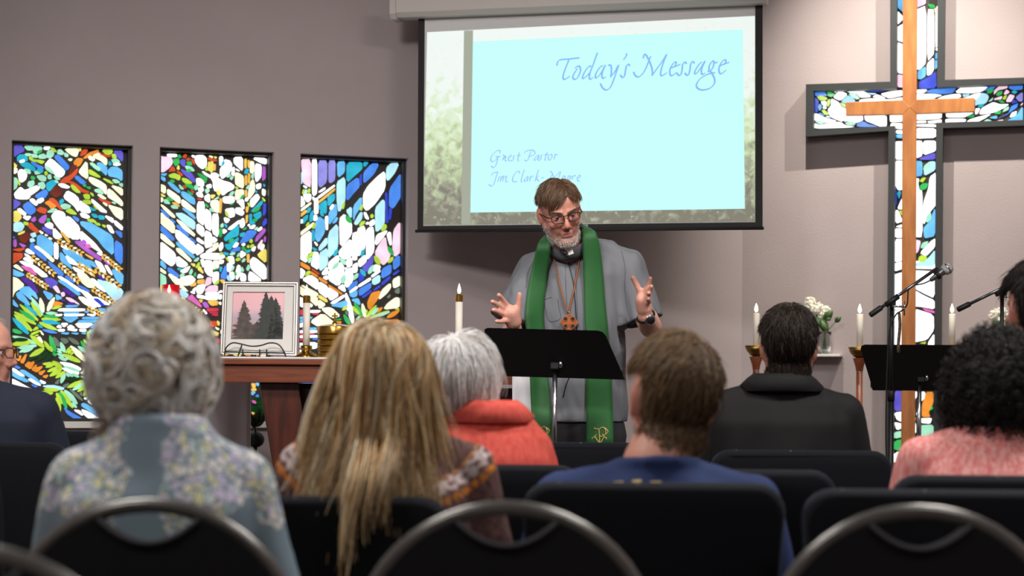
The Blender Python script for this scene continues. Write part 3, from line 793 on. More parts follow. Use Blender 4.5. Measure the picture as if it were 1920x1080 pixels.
W3A = '''i 110,115 250,110 250,520 200,490 140,440 130,250;w 275,115 340,115 340,600 300,645 280,600;L 370,130 490,130 485,440 395,520 370,480;L 520,130 610,130 605,410 545,455 520,430
s 645,150 750,140 745,300 655,375;t 785,155 1005,155 1005,250 900,340 785,450;t 1030,155 1100,155 1040,220;b 1035,300 1150,175 1250,175 1180,320 1045,450 1030,430;a 1370,230 1430,170 1545,170 1480,310 1390,420 1365,390
w 1030,620 1100,500 1240,360 1340,285 1340,540 1200,750 1075,865 1030,800;b 1415,540 1560,335 1575,350 1570,660 1460,830 1405,790;k 1350,600 1370,600 1385,1040 1365,1040;k 975,380 995,320 995,490 980,480;k 1410,820 1440,850 1420,990 1405,990
b 785,490 950,370 965,510 900,580 780,725;a 640,440 755,365 755,720 710,780 690,860 660,870 640,700;t 505,660 600,610 600,700 510,800;w 365,590 465,520 460,545 400,585;w 360,660 600,485 605,500 370,680;G 365,730 610,530 605,560 375,750
l 710,830 730,745 750,750 735,830;t 375,780 485,700 480,910 420,870 380,830;s 520,890 625,750 635,920 580,990 520,1070;w 535,820 580,765 585,800 550,850;w 310,690 355,670 360,900 310,910;w 275,660 310,680 300,715
w 150,620 255,620 250,700 210,740 160,680;w 100,660 120,650 170,760 100,815;w 140,490 200,520 180,530;l 130,610 145,550 160,560 150,615;l 205,590 225,540 245,550 235,600;a 100,310 120,300 125,460 100,470;a 165,610 180,550 195,560 185,610
c 100,850 255,740 260,760 105,875;G 95,920 190,845 185,890 100,955;t 195,900 220,820 255,820 235,880;t 240,1030 245,920 290,850 285,1000;t 140,970 210,920 205,980 140,1060;w 300,1010 305,930 340,930 345,990;t 390,870 420,880 445,940 410,935
w 470,950 500,940 500,1140 480,1140;a 775,860 850,805 850,980;s 885,790 1000,655 995,790 900,930 880,1010;l 970,840 1000,775 1015,780 1000,860;a 890,1050 980,890 1010,890 1000,980 930,1070;w 1035,890 1060,890 1105,990 1060,970
l 1130,940 1150,910 1175,940 1150,970;a 1205,820 1310,700 1335,730 1330,1080 1215,1175 1205,1080;g>840,1040 765,935 55;w 100,1000 130,990 130,1040 105,1045;s 570,1050 630,960 650,970 620,1030'''
W3B = '''s 330,0 375,-67 455,-10 455,160 365,310 320,240;w 680,-40 750,-105 850,30 850,190 690,395;l 970,60 1000,5 1050,0 1030,40 985,75;l 1290,140 1310,60 1350,45 1365,80 1340,130;w 1115,20 1180,-30 1185,40 1130,75;w 1060,40 1090,10 1100,40
w 940,110 1045,65 1050,380 960,505 940,490;w 1070,140 1110,95 1170,90 1180,440 1090,555 1075,520;w 870,180 930,155 930,560 890,570 870,540;a 515,170 650,30 650,380 570,480 515,540;w 100,240 255,130 260,440 200,480 195,605 95,545
c 95,170 280,30 300,20 280,70 100,210;l 185,60 220,10 230,40 200,80;l 280,105 290,40 325,30 310,100;t 270,130 300,130 305,280 285,290;w 305,295 350,340 345,360;t 275,380 350,420 310,430;a 375,380 490,230 495,330 380,440
a 380,470 500,390 500,640 380,735;w 290,450 365,460 365,710 260,640 285,570;l 225,500 270,450 290,460 280,500 240,520;l 190,540 215,495 225,550 205,560;m 215,610 240,530 280,540 270,590;t 585,500 605,440 645,405 650,450 610,505
w 670,440 850,245 860,500 770,560 680,510;m>765,630 685,540 45;w 770,590 855,530 855,640 800,680;w 515,610 660,490 665,580 570,690 520,710;m>575,700 665,600 45;w 515,740 580,700 680,600 735,660 735,800 660,950 520,860
w 420,760 495,665 500,770 440,785;w 435,825 495,795 495,860;m>710,905 750,790 65;w 760,720 860,680 870,870 790,970 755,930;w 755,680 790,690 770,710;w 650,970 735,925 765,1040;w 870,650 935,605 930,740 885,755
m 885,800 945,760 940,820 880,865;w 950,580 1060,490 1065,590 970,675;t 985,480 1005,425 1040,415 1030,480 1000,520;v 1010,680 1070,620 1160,495 1165,600 1075,750;t>1050,800 985,705 45;m>1105,765 1175,645 50;w 1170,740 1195,635 1275,660 1260,700
l>1265,630 1190,510 55;i 1205,450 1260,340 1345,220 1370,390 1420,490 1380,580 1320,640 1280,600 1250,540 1210,500;w 1200,320 1225,200 1370,135 1360,170 1220,345;w 1375,200 1400,160 1425,170 1435,340 1420,350;g>1460,490 1385,375 50
l>1395,605 1460,525 40;i 1475,130 1550,20 1570,60 1560,460 1480,520 1455,380;b 1465,570 1550,495 1560,640 1470,715;b 1300,700 1430,630 1430,760 1295,840;k 1465,770 1550,715 1545,740 1470,790;k 1290,910 1415,800 1415,840 1300,940
a 1160,850 1265,785 1265,890 1190,930 1160,910;w 1145,800 1265,710 1270,735 1155,820;w 955,940 1130,825 1130,860 960,965;k 965,890 960,740 1040,830 1000,870;b 800,990 840,920 935,870 930,930 820,1010;w 825,1030 935,950 935,985 830,1045
o 95,590 235,670 235,715 95,640;o 250,735 350,795 350,820 255,765;r 250,690 380,770 370,780;o 370,815 490,890 490,920 375,850;o 515,930 720,1060 700,1075 520,960;w 85,700 110,690 170,740 130,830 90,830;l 170,800 200,740 245,730 230,780
w 130,850 250,790 360,860 355,1005 250,930;w 375,885 500,960 500,1130 370,1030'''
W3C = '''w 515,60 670,180 550,260 505,200;c 95,20 360,160 350,195 230,120;c 80,50 180,110 350,210 350,350 240,250 80,150;y 375,180 490,250 495,290 370,220;c 370,250 470,320 390,380 370,350;w 85,215 160,240 300,350 90,355
w 540,300 740,180 755,200 600,305;s 540,335 690,290 780,260 790,330 720,365;s 850,250 950,230 980,330 920,290;c 405,380 520,365 580,390 685,490 570,520;c 250,570 430,450 610,600 580,640 360,640
R 85,410 150,400 160,470 90,470;w 240,410 400,410 370,435 240,435;R 270,455 365,450 350,475;s 80,500 280,505 250,530 85,535;s 80,555 200,550 160,575 80,575;w 80,610 180,580 170,630 90,655;s 130,670 340,660 330,690 140,685
w 80,705 350,705 345,730 80,735;R 85,745 300,745 290,765 85,765;w 80,780 350,775 350,800 80,805;R 80,820 200,815 190,845 80,850;b 270,830 350,810 350,840;w 80,890 130,890 180,970 100,960;w 140,880 340,880 340,960 230,970
w 80,980 150,1020 80,1040;s 830,190 830,140 930,110 930,190 880,215;b 960,100 1140,0 1130,80 970,200;k 1000,215 1140,110 1140,135 1030,220;k 1175,110 1270,35 1270,65 1190,115;o 1090,290 1150,150 1280,120 1240,230 1120,395 1095,360
c 1255,220 1310,100 1420,10 1425,70 1370,150 1265,240;c 1460,-40 1560,-100 1560,40 1470,80;c 1325,390 1380,310 1500,220 1550,230 1550,365;x 1490,120 1550,70 1550,160 1500,150;x 1370,220 1420,170 1410,220
w>875,600 770,155 60;g>1010,500 895,295 50;c>1050,510 1010,310 40;l>960,460 860,345 35;l>720,400 800,345 30;l>1070,515 1215,335 40;m>1150,470 1240,370 40;l>1130,520 1400,415 35;m>1200,500 1410,430 28;o>1380,510 1550,410 50
l 1490,390 1545,380 1545,395;o>1230,430 1300,365 30;l>1065,450 1075,400 20;g>820,610 740,470 45;m 920,550 960,490 980,495 950,540;x 760,430 800,410 810,470 780,470;x 890,430 940,470 900,480;g 610,545 700,530 690,545;o 620,570 700,570 690,605
c 420,680 700,660 720,760 440,780;l>900,700 1100,560 60;g>900,800 1200,640 60;o 1300,560 1550,540 1550,640 1320,660;m>1000,900 1300,740 60;c 1350,700 1550,680 1550,800 1380,800;s 400,820 700,800 720,900 420,900
R 420,930 800,920 800,980 420,990;w 420,1010 900,1000 900,1060 420,1070;b 90,1100 500,1090 560,1200 90,1220;w 90,1240 560,1220 640,1320 90,1350;g>700,1300 900,1060 70;l>900,1320 1100,1040 70;m>1100,1300 1400,1060 70
b 90,1380 700,1350 760,1450 90,1480;s 800,1350 1540,1340 1540,1450 820,1460;w 90,1500 900,1490 1000,1580 90,1600;k 90,1620 900,1620 1000,1720 90,1740;d 1000,1500 1540,1480 1540,1600 1050,1600;g 1050,1620 1540,1620 1540,1740 1080,1740
k 90,1760 760,1760 760,1860 90,1860;b 800,1770 1540,1770 1540,1860 800,1860'''
W3 = parse(W3A, 550, 285, 7.826) + parse(W3B, 550, 415, 7.826) + parse(W3C, 550, 530, 7.826)
CL = '''b 230,260 370,255 420,330 300,320 240,330;k 225,360 250,360 290,410 270,500 280,560 240,580 225,540;l 260,340 320,320 425,360 400,390 310,400;g 415,270 460,265 540,300 490,345 430,330;w 480,245 565,245 550,275
w 320,415 400,405 405,480 350,470;l 415,400 460,370 470,430 440,490 415,490;s 275,500 300,450 335,470 330,520 300,555;w 350,490 400,490 410,520 360,525;l 330,550 370,535 430,590 430,620 370,610;b 280,600 310,585 380,630 350,635;a 390,650 430,630 480,665
w 480,370 560,405 600,435 640,500 705,520 710,640 650,720 590,700 485,655 440,600 430,530 480,480;l 610,430 700,450 700,505 650,490;w 510,350 590,260 640,260 730,300 620,400;s 635,410 740,310 850,390 830,425 710,440 650,430
m 745,290 820,275 880,320 920,365 880,380 800,350;w 660,245 940,240 1090,325 1060,345 930,352 870,290 760,270;a 960,250 1050,285 1180,290 1110,310;k 960,235 1300,235 1290,255 1090,265;w 1310,230 1440,225 1400,240;w 1110,345 1180,303 1320,362 1240,368
w 1230,300 1380,260 1580,240 1580,320 1370,365;w 920,385 1100,365 1380,385 1580,345 1580,440 900,440;w 215,600 260,600 390,665 580,715 370,740 280,690 220,700;m 230,715 270,695 340,710 365,745 320,770
w 215,745 320,780 390,755 620,725 690,780 860,805 215,828;m 690,745 760,715 860,740 830,780 740,780;w 730,620 960,620 970,700 870,740 760,710 670,718;b 870,760 970,715 1050,760 1180,790 1190,800 880,800;w 985,620 1330,620 1330,790 1270,815 1170,770 1000,705
w 1380,600 1580,600 1580,718 1420,728 1380,720;w 1400,742 1580,748 1580,840 1380,810;w 1480,852 1580,860 1580,905 1475,900;s 1475,920 1575,915 1570,975 1480,970'''
CR = '''s 200,20 290,0 290,110 200,165;w 320,0 410,10 380,70 320,100;k 195,185 330,130 450,30 460,290 190,300;w 490,280 650,270 620,290 495,293;w 150,315 320,312 260,365 150,370;b 290,355 370,310 620,300 760,270 740,320 700,365 560,380
w 735,360 870,250 1275,243 1160,338 1010,366;w 130,385 400,378 550,400 440,428 380,495 130,495;w 430,480 560,412 730,382 825,382 835,425 700,465;a 855,385 970,380 940,420 870,425;w 730,470 920,435 1010,390 1140,358 1100,420 1050,470
b 1180,335 1260,280 1385,250 1330,300;g 1230,345 1280,300 1340,310 1300,365 1240,370;a 1060,410 1150,365 1230,380 1260,420 1230,500 1180,535 1090,540 1050,560;i 1440,240 1555,238 1540,290 1400,320 1340,390 1340,330;g 1370,390 1400,345 1470,335 1460,385 1400,410
i 1490,380 1530,310 1580,350 1520,390;b 1570,240 1780,240 1780,310 1640,320 1570,290;t 1605,350 1650,325 1700,345 1660,380;L 1670,430 1780,345 1780,490 1720,490;l 1470,460 1500,405 1540,400 1510,465;i 1350,450 1470,410 1450,460 1340,470
i 1530,470 1580,385 1660,405 1600,500 1530,500;g 1400,480 1460,475 1510,510 1460,520;m 1250,500 1330,430 1310,480;k 1610,530 1630,470 1710,500;w 1220,560 1330,505 1430,540 1575,535 1480,600 1330,665 1110,695 1150,600;t 1090,580 1120,540 1190,530 1160,580
w 1060,600 1130,600 1085,685 1050,690;m 1470,660 1500,600 1570,570 1560,620;g 1340,680 1400,640 1450,640 1430,690;b 1600,570 1710,520 1690,590 1580,660 1470,720 1400,750 1560,690;w 1580,740 1610,670 1690,640 1670,710
s 1470,825 1590,765 1700,690 1780,560 1780,825;i 1740,560 1780,510 1780,540;i 1330,825 1390,790 1490,770 1420,825;m 1180,800 1240,765 1320,800 1300,825;s 1270,740 1390,710 1380,760 1300,750;w 890,840 960,772 1100,732 1300,682 1200,750 1100,800 960,845
g 920,735 960,700 1040,700 1020,740;w 600,660 1040,660 920,718 880,738 610,738;w 595,760 920,760 870,845 600,850;w 130,670 540,670 535,748 400,770 135,776;w 140,795 300,790 300,820 140,825;w 320,800 400,790 535,768 535,830 480,825 330,825
w 130,848 400,840 470,865 460,885 140,875;w 130,902 455,908 450,1050 130,1060'''
CT = '''s 208,-20 290,-20 290,160 210,90;w 205,125 290,215 205,300;w 205,325 290,275 290,508 205,482;w 205,500 290,535 290,885 205,865;i 205,885 290,902 290,1045 205,1035;i 430,-20 545,-20 545,48 430,95;w 430,118 550,68 550,745 480,825 430,830
g 570,50 640,55 660,90 600,100;y 640,100 660,100 655,160;w 565,112 645,112 648,635 565,735;w 660,112 690,60 690,545 660,570;w 660,590 685,560 685,610;s 660,640 685,625 680,705 660,705;s 655,720 685,720 685,800 655,830;s 450,845 548,790 545,910 450,950;w 560,762 642,682 642,840 560,905'''
CM = '''w 118,105 190,105 190,246 118,246;w 118,256 190,256 190,480 140,485 118,440;k 112,450 130,500 130,600 115,600;t 132,510 150,488 165,500 150,555;w 135,632 165,560 190,530 190,635;l 148,645 180,645 168,685;w 122,640 143,643 165,700 190,725 122,745
w 120,770 190,745 190,775 160,775;w 118,785 160,782 190,795 190,855 118,855;w 118,866 190,866 190,1030 115,1048;w 270,100 330,100 330,218 270,240;w 336,100 438,100 438,178 338,214;v 300,240 430,190 432,246 320,248;s 270,258 330,258 330,370 270,382
a 340,300 385,262 432,260 432,328 345,375;m>340,325 395,270 30;l 305,415 330,390 360,385 335,425;g>310,475 375,435 45;w 270,390 305,395 298,430 305,482 330,490 330,850 270,850;w 336,590 378,470 388,382 437,345 437,598 390,655 336,765
s 337,782 385,730 432,612 432,842 345,862;m>365,735 395,660 35;i 270,868 320,880 300,960 270,990;m>320,935 375,885 35;w 310,975 400,880 432,860 428,928 360,1000;l>300,1030 365,1005 50;a 270,1060 370,1022 432,945 432,1078 270,1078'''
CB = '''w 82,0 140,0 140,18 85,35;w 82,45 140,32 140,75 85,92;w 82,112 140,95 140,320 82,320;w 82,325 140,325 140,540 82,540;w 200,30 330,30 330,78 200,75;w 200,85 325,92 325,252 260,222 200,190;w 200,200 260,235 325,265 325,318 250,303 200,300
n 250,308 325,328 325,342 270,328;w 200,312 320,350 322,440 280,500 200,515;l 235,520 275,510 270,525;w 290,510 325,460 325,540 285,540;w 82,545 330,545 330,660 82,660;a 82,668 330,668 330,798 82,798
v 85,805 155,805 150,920 85,925;w 160,830 220,805 225,830 200,870 165,860;w 225,810 270,810 265,850 240,870;o 275,810 320,810 318,880 290,930 300,960 250,960 250,890;g 292,925 310,890 318,910;w 155,870 190,880 210,940 180,960
w 85,935 150,925 175,965 130,990 100,975;w 85,990 130,1000 170,975 165,1010 100,1040;w 215,945 240,900 245,960;w 225,970 310,965 300,1000 245,995;w 175,1035 200,990 215,1000 215,1060;G 175,965 205,945 215,975 195,990
m 85,1050 150,1040 170,1070 85,1090;m 230,1010 320,1005 320,1080 225,1075;g 85,1100 200,1085 210,1150 85,1160;m 220,1090 320,1090 320,1160 225,1160;w 85,1170 200,1165 200,1240 85,1240;g 210,1170 320,1170 320,1240 210,1240'''
WX = (parse(CL, 1500, 140, 8.18, .2) + parse(CR, 1700, 130, 8.18, .2) + parse(CT, 1650, 0, 6.35, .1) + parse(CM, 1650, 240, 4.157, .1) + parse(CB, 1650, 480, 3.18, .1))
GOFF = -0.09
SETS = [(W1, G1, (19.5, 232.0, 271, 789.5), 'first'), (W2, wheat(270, 510, 12.0, [(820, 620, 1340, 930)]), (297.5, 504.5, 286, 789.5), ''), (W3, [], (561.5, 752.0, 298, 789.5), '')]
DESC = ['tall stained glass window with fern fronds, wheat ears and a red branch', 'tall stained glass window with a white goblet and dove behind the framed picture',
        'tall stained glass window of blue slanting panes beside the projection screen']
M_WBACK = mat('window_back_lead', srgb(46, 40, 35), 0.6)
for i, (pn, gr, box, _) in enumerate(SETS):
    ta, tb = WIN_T[i]
    ctr = WW.at((ta + tb) / 2, SILL_Z, -0.08)
    win = empty('window_%d' % (i + 1), ctr, WW.ang, DESC[i], None, None, 'structure')
    # dark liner (four boards lining the opening)
    bt = 0.014
    for (t0, t1, z0, z1) in ((ta, ta + bt, SILL_Z, TOP_Z), (tb - bt, tb, SILL_Z, TOP_Z), (ta + bt, tb - bt, TOP_Z - bt, TOP_Z), (ta + bt, tb - bt, SILL_Z, SILL_Z + bt)):
        m = MB(); m.hexa([WW.at(t0, z0, -0.045), WW.at(t1, z0, -0.045), WW.at(t1, z0, -0.15), WW.at(t0, z0, -0.15),
                          WW.at(t0, z1, -0.045), WW.at(t1, z1, -0.045), WW.at(t1, z1, -0.15), WW.at(t0, z1, -0.15)])
        m.build('frame', M_FRAME, win, smooth=False, world=True)
    m = MB(); e = 0.002
    m.hexa([WW.at(ta + e, SILL_Z + e, GOFF), WW.at(tb - e, SILL_Z + e, GOFF), WW.at(tb - e, SILL_Z + e, GOFF - .012), WW.at(ta + e, SILL_Z + e, GOFF - .012),
            WW.at(ta + e, TOP_Z - e, GOFF), WW.at(tb - e, TOP_Z - e, GOFF), WW.at(tb - e, TOP_Z - e, GOFF - .012), WW.at(ta + e, TOP_Z - e, GOFF - .012)])
    m.build('lead_came', M_WBACK, win, smooth=False, world=True)
    glaze(win, WW, GOFF + 0.0005, pn, gr, clipbox=box)
    m = MB()
    zt = SILL_Z + 0.002
    m.hexa([WW.at(ta - .03, zt - .028, 0.03), WW.at(tb + .03, zt - .028, 0.03), WW.at(tb + .03, zt - .028, 0.001), WW.at(ta - .03, zt - .028, 0.001),
            WW.at(ta - .03, zt, 0.03), WW.at(tb + .03, zt, 0.03), WW.at(tb + .03, zt, 0.001), WW.at(ta - .03, zt, 0.001)])
    m.build('window_sill', M_WHITE, win, smooth=False, world=True)

# the cross window: dark proud frame, glass inside, wooden cross in front
XOFF = 0.02
XO = [(1669, -40), (1772, -40), (1770, 150), (1990, 143), (1990, 233), (1768, 240), (1762, 880), (1661, 880), (1666, 245), (1511, 256), (1511, 158), (1669, 153)]
XI = [(1682, -40), (1758, -40), (1757, 163), (1978, 155), (1978, 223), (1755, 230), (1750, 868), (1674.5, 868), (1678, 236), (1525, 243), (1525, 170), (1681, 166)]
winx = empty('window_4', CW.hit(1713, 860, XOFF), CW.ang, 'cross shaped stained glass window in a proud dark frame', None, None, 'structure')
def tz_ring(R): return [CW.tz(x, y) for x, y in R]
ro, ri = [CW.hit(x, y, 0.09) for x, y in XO], [CW.hit(x, y, 0.09) for x, y in XI]
to, ti = [((p - CW.p).dot(CW.d), p.z) for p in ro], [((p - CW.p).dot(CW.d), p.z) for p in ri]
m = MB(); k = len(to)
V = []
for off in (0.0, 0.09):
    V += [CW.at(t, z, off) for t, z in to] + [CW.at(t, z, off) for t, z in ti]
Fc = []
for i in range(k):
    j = (i + 1) % k
    a, b, c, d = i, j, k + j, k + i                 # back
    Fc += [(a, d, c, b), (2 * k + a, 2 * k + b, 2 * k + c, 2 * k + d), (a, b, 2 * k + b, 2 * k + a), (d, 2 * k + d, 2 * k + c, c)]
m.add(V, Fc)
M_XFRAME = mat('cross_frame_paint', srgb(40, 44, 46), 0.5)
m.build('frame', M_XFRAME, winx, smooth=False, world=True, bevel=0.003)
m = MB(); m.prism([CW.at(t, z, 0.008) for t, z in ti], CW.n, 0.012)
m.build('lead_came', M_LEAD, winx, smooth=False, world=True)
glaze(winx, CW, XOFF + 0.0005, WX, [])
# wooden cross
xc = empty('wooden_cross', CW.hit(1703, 640, 0.06), CW.ang, 'plain light wooden cross mounted before the cross shaped window', 'cross')
def cwbox(name, poly, off, d, mt, par):
    m = MB(); m.prism([CW.hit(x, y, off) for x, y in poly], CW.n, d)
    return m.build(name, mt, par, smooth=False, world=True, bevel=0.002)
cwbox('upright', [(1690, 840), (1716, 840), (1720.5, -30), (1693.5, -30)][::1], 0.05, 0.03, M_CROSSWOOD, xc)
cwbox('crossbar', [(1587, 218), (1693.5, 216), (1706.5, 202.5), (1693.5, 189), (1587, 193)], 0.05, 0.0312, M_CROSSWOOD, xc)
cwbox('crossbar', [(1719.5, 215), (1828, 211), (1828, 185), (1719.5, 188), (1706.5, 202.5)], 0.05, 0.0312, M_CROSSWOOD, xc)
# ================================================================== projection screen
SP = Plane((-0.4267, 9.0), math.atan2(-0.4, 1.5095))
scr = empty('projection_screen', SP.hit(1106, 432, 0.0), SP.ang, 'pull down projection screen showing a pale turquoise slide', 'screen')
def spoly(name, poly, off, d, m, par=scr, **k):
    b = MB(); b.prism([SP.hit(x, y, off) for x, y in poly], SP.n, d)
    return b.build(name, m, par, smooth=False, world=True, **k)
M_SCRB = mat('screen_black_border', srgb(14, 14, 15), 0.7)
M_SCRW = mat('screen_fabric', srgb(205, 205, 205), 0.9)
spoly('border', [(783, 435), (1430, 430), (1430, -60), (785, -30)], 0.0, 0.003, M_SCRB)
spoly('fabric', [(794, 423.5), (1416, 416.5), (1416, -40), (797, -20)], 0.0032, 0.001, M_SCRW)
b = MB(); b.tube([SP.hit(779, 433.5, 0.002), SP.hit(1432, 428, 0.002)], 0.007, 10)
b.build('bottom_bar', M_SCRB, scr, world=True)
spoly('pull_tab', [(1092, 427), (1103, 427), (1103, 421), (1092, 421)], 0.008, 0.004, M_CHROME)
# octagonal case
tL, zB = SP.tz(757, 37)
tR = SP.tz(1440, 0)[0]
prof = [(-0.02, 0.0), (0.055, 0.0), (0.075, 0.02), (0.075, 0.085), (0.055, 0.105), (-0.02, 0.105)]
b = MB(); k = len(prof)
V = [SP.at(t, zB + z, o) for t in (tL - .015, tR) for o, z in prof]
b.add(V, [tuple(range(k)), tuple(range(2 * k - 1, k - 1, -1))] + [(i, k + i, k + (i + 1) % k, (i + 1) % k) for i in range(k)])
M_CASE = mat('screen_case', srgb(190, 184, 178), 0.45)
b.build('case', M_CASE, scr, smooth=False, world=True, bevel=0.002)
b = MB(); prof2 = [(o * 1.0 + (0.012 if o > 0.03 else -0.006), (z - 0.052) * 1.18 + 0.052) for o, z in prof]
V = [SP.at(t, zB + z, o) for t in (tL - .04, tL - .012) for o, z in prof2]
b.add(V, [tuple(range(k)), tuple(range(2 * k - 1, k - 1, -1))] + [(i, k + i, k + (i + 1) % k, (i + 1) % k) for i in range(k)])
b.build('case_end_cap', M_CASE, scr, smooth=False, world=True, bevel=0.002)
# hanging chains up to the ceiling
for xx in (800, 1400):
    t_, z_ = SP.tz(xx, 20)
    b = MB(); b.tube([SP.at(t_, zB + 0.1, 0.03), SP.at(t_, CEIL, 0.03)], 0.004, 6)
    b.build('hanger', M_CHROME, scr, world=True)

def screen_mat(name, build):
    m = bpy.data.materials.new(name); m.use_nodes = True
    nt = m.node_tree
    bs = nt.nodes['Principled BSDF']
    bs.inputs['Base Color'].default_value = (0.12, 0.12, 0.12, 1); bs.inputs['Roughness'].default_value = 0.9
    build(nt, bs)
    return m
def quad_uv(o, me_uv):
    me = o.data
    uv = me.uv_layers.new(name='UVMap')
    for p in me.polygons:
        for li, vi in zip(p.loop_indices, p.vertices):
            uv.data[li].uv = me_uv[vi % len(me_uv)]
def foliage(nt, bs):
    uvn = nt.nodes.new('ShaderNodeUVMap'); uvn.uv_map = 'UVMap'
    sep = nt.nodes.new('ShaderNodeSeparateXYZ'); nt.links.new(uvn.outputs['UV'], sep.inputs[0])
    mp = nt.nodes.new('ShaderNodeMapping'); mp.inputs['Scale'].default_value = (16, 9, 1); nt.links.new(uvn.outputs['UV'], mp.inputs['Vector'])
    n = nt.nodes.new('ShaderNodeTexNoise'); n.inputs['Scale'].default_value = 2.2; n.inputs['Detail'].default_value = 7; n.inputs['Distortion'].default_value = 0.8
    nt.links.new(mp.outputs[0], n.inputs['Vector'])
    v = nt.nodes.new('ShaderNodeTexVoronoi'); v.inputs['Scale'].default_value = 3.2; nt.links.new(mp.outputs[0], v.inputs['Vector'])
    # position plus noise drives from dark undergrowth to white sky
    ad = nt.nodes.new('ShaderNodeMath'); ad.operation = 'MULTIPLY_ADD'
    nt.links.new(n.outputs['Fac'], ad.inputs[0]); ad.inputs[1].default_value = 0.9; 
    nt.links.new(sep.outputs['Y'], ad.inputs[2])
    r = nt.nodes.new('ShaderNodeValToRGB'); cr = r.color_ramp
    cr.elements[0].position = 0.42; cr.elements[0].color = srgb(118, 116, 98)
    cr.elements[1].position = 1.0; cr.elements[1].color = srgb(246, 255, 250)
    for p, c in ((0.52, (150, 152, 128)), (0.62, (176, 190, 150)), (0.74, (206, 226, 176)), (0.86, (226, 246, 214))):
        e = cr.elements.new(p); e.color = srgb(*c)
    mu = nt.nodes.new('ShaderNodeMath'); mu.operation = 'MULTIPLY'; nt.links.new(ad.outputs[0], mu.inputs[0]); mu.inputs[1].default_value = 0.86
    nt.links.new(mu.outputs[0], r.inputs['Fac'])
    mx = nt.nodes.new('ShaderNodeMixRGB'); mx.blend_type = 'MIX'
    r2 = nt.nodes.new('ShaderNodeValToRGB'); r2.color_ramp.elements[0].position = 0.05; r2.color_ramp.elements[0].color = (0.5, 0.5, 0.5, 1); r2.color_ramp.elements[1].position = 0.22; r2.color_ramp.elements[1].color = (0, 0, 0, 1)
    nt.links.new(v.outputs['Distance'], r2.inputs['Fac']); nt.links.new(r2.outputs['Color'], mx.inputs['Fac'])
    nt.links.new(r.outputs['Color'], mx.inputs['Color1']); mx.inputs['Color2'].default_value = srgb(226, 236, 205)
    nt.links.new(mx.outputs['Color'], bs.inputs['Emission Color']); bs.inputs['Emission Strength'].default_value = 0.88
def flat_emit(c, st=0.92):
    def f(nt, bs):
        bs.inputs['Emission Color'].default_value = srgb(*c); bs.inputs['Emission Strength'].default_value = st
        bs.inputs['Base Color'].default_value = tuple(x * 0.12 for x in srgb(*c)[:3]) + (1,)
    return f
M_FOL = screen_mat('slide_foliage', foliage)
o = spoly('slide_picture', [(793.5, 422), (1415.5, 415.5), (1415.5, 30), (801, 60.5)], 0.0044, 0.0006, M_FOL)
quad_uv(o, [(0, 0), (1, 0), (1, 1), (0, 1)])
spoly('slide_bar', [(865, 421), (882, 420.7), (887, 57), (870, 57.5)], 0.0052, 0.0006, screen_mat('slide_grey', flat_emit((176, 182, 166), 0.8)))
spoly('slide_panel', [(881.5, 398.5), (1396.6, 391.5), (1393, 55), (886.5, 78)], 0.0052, 0.0006, screen_mat('slide_turquoise', flat_emit((198, 253, 250), 0.95)))

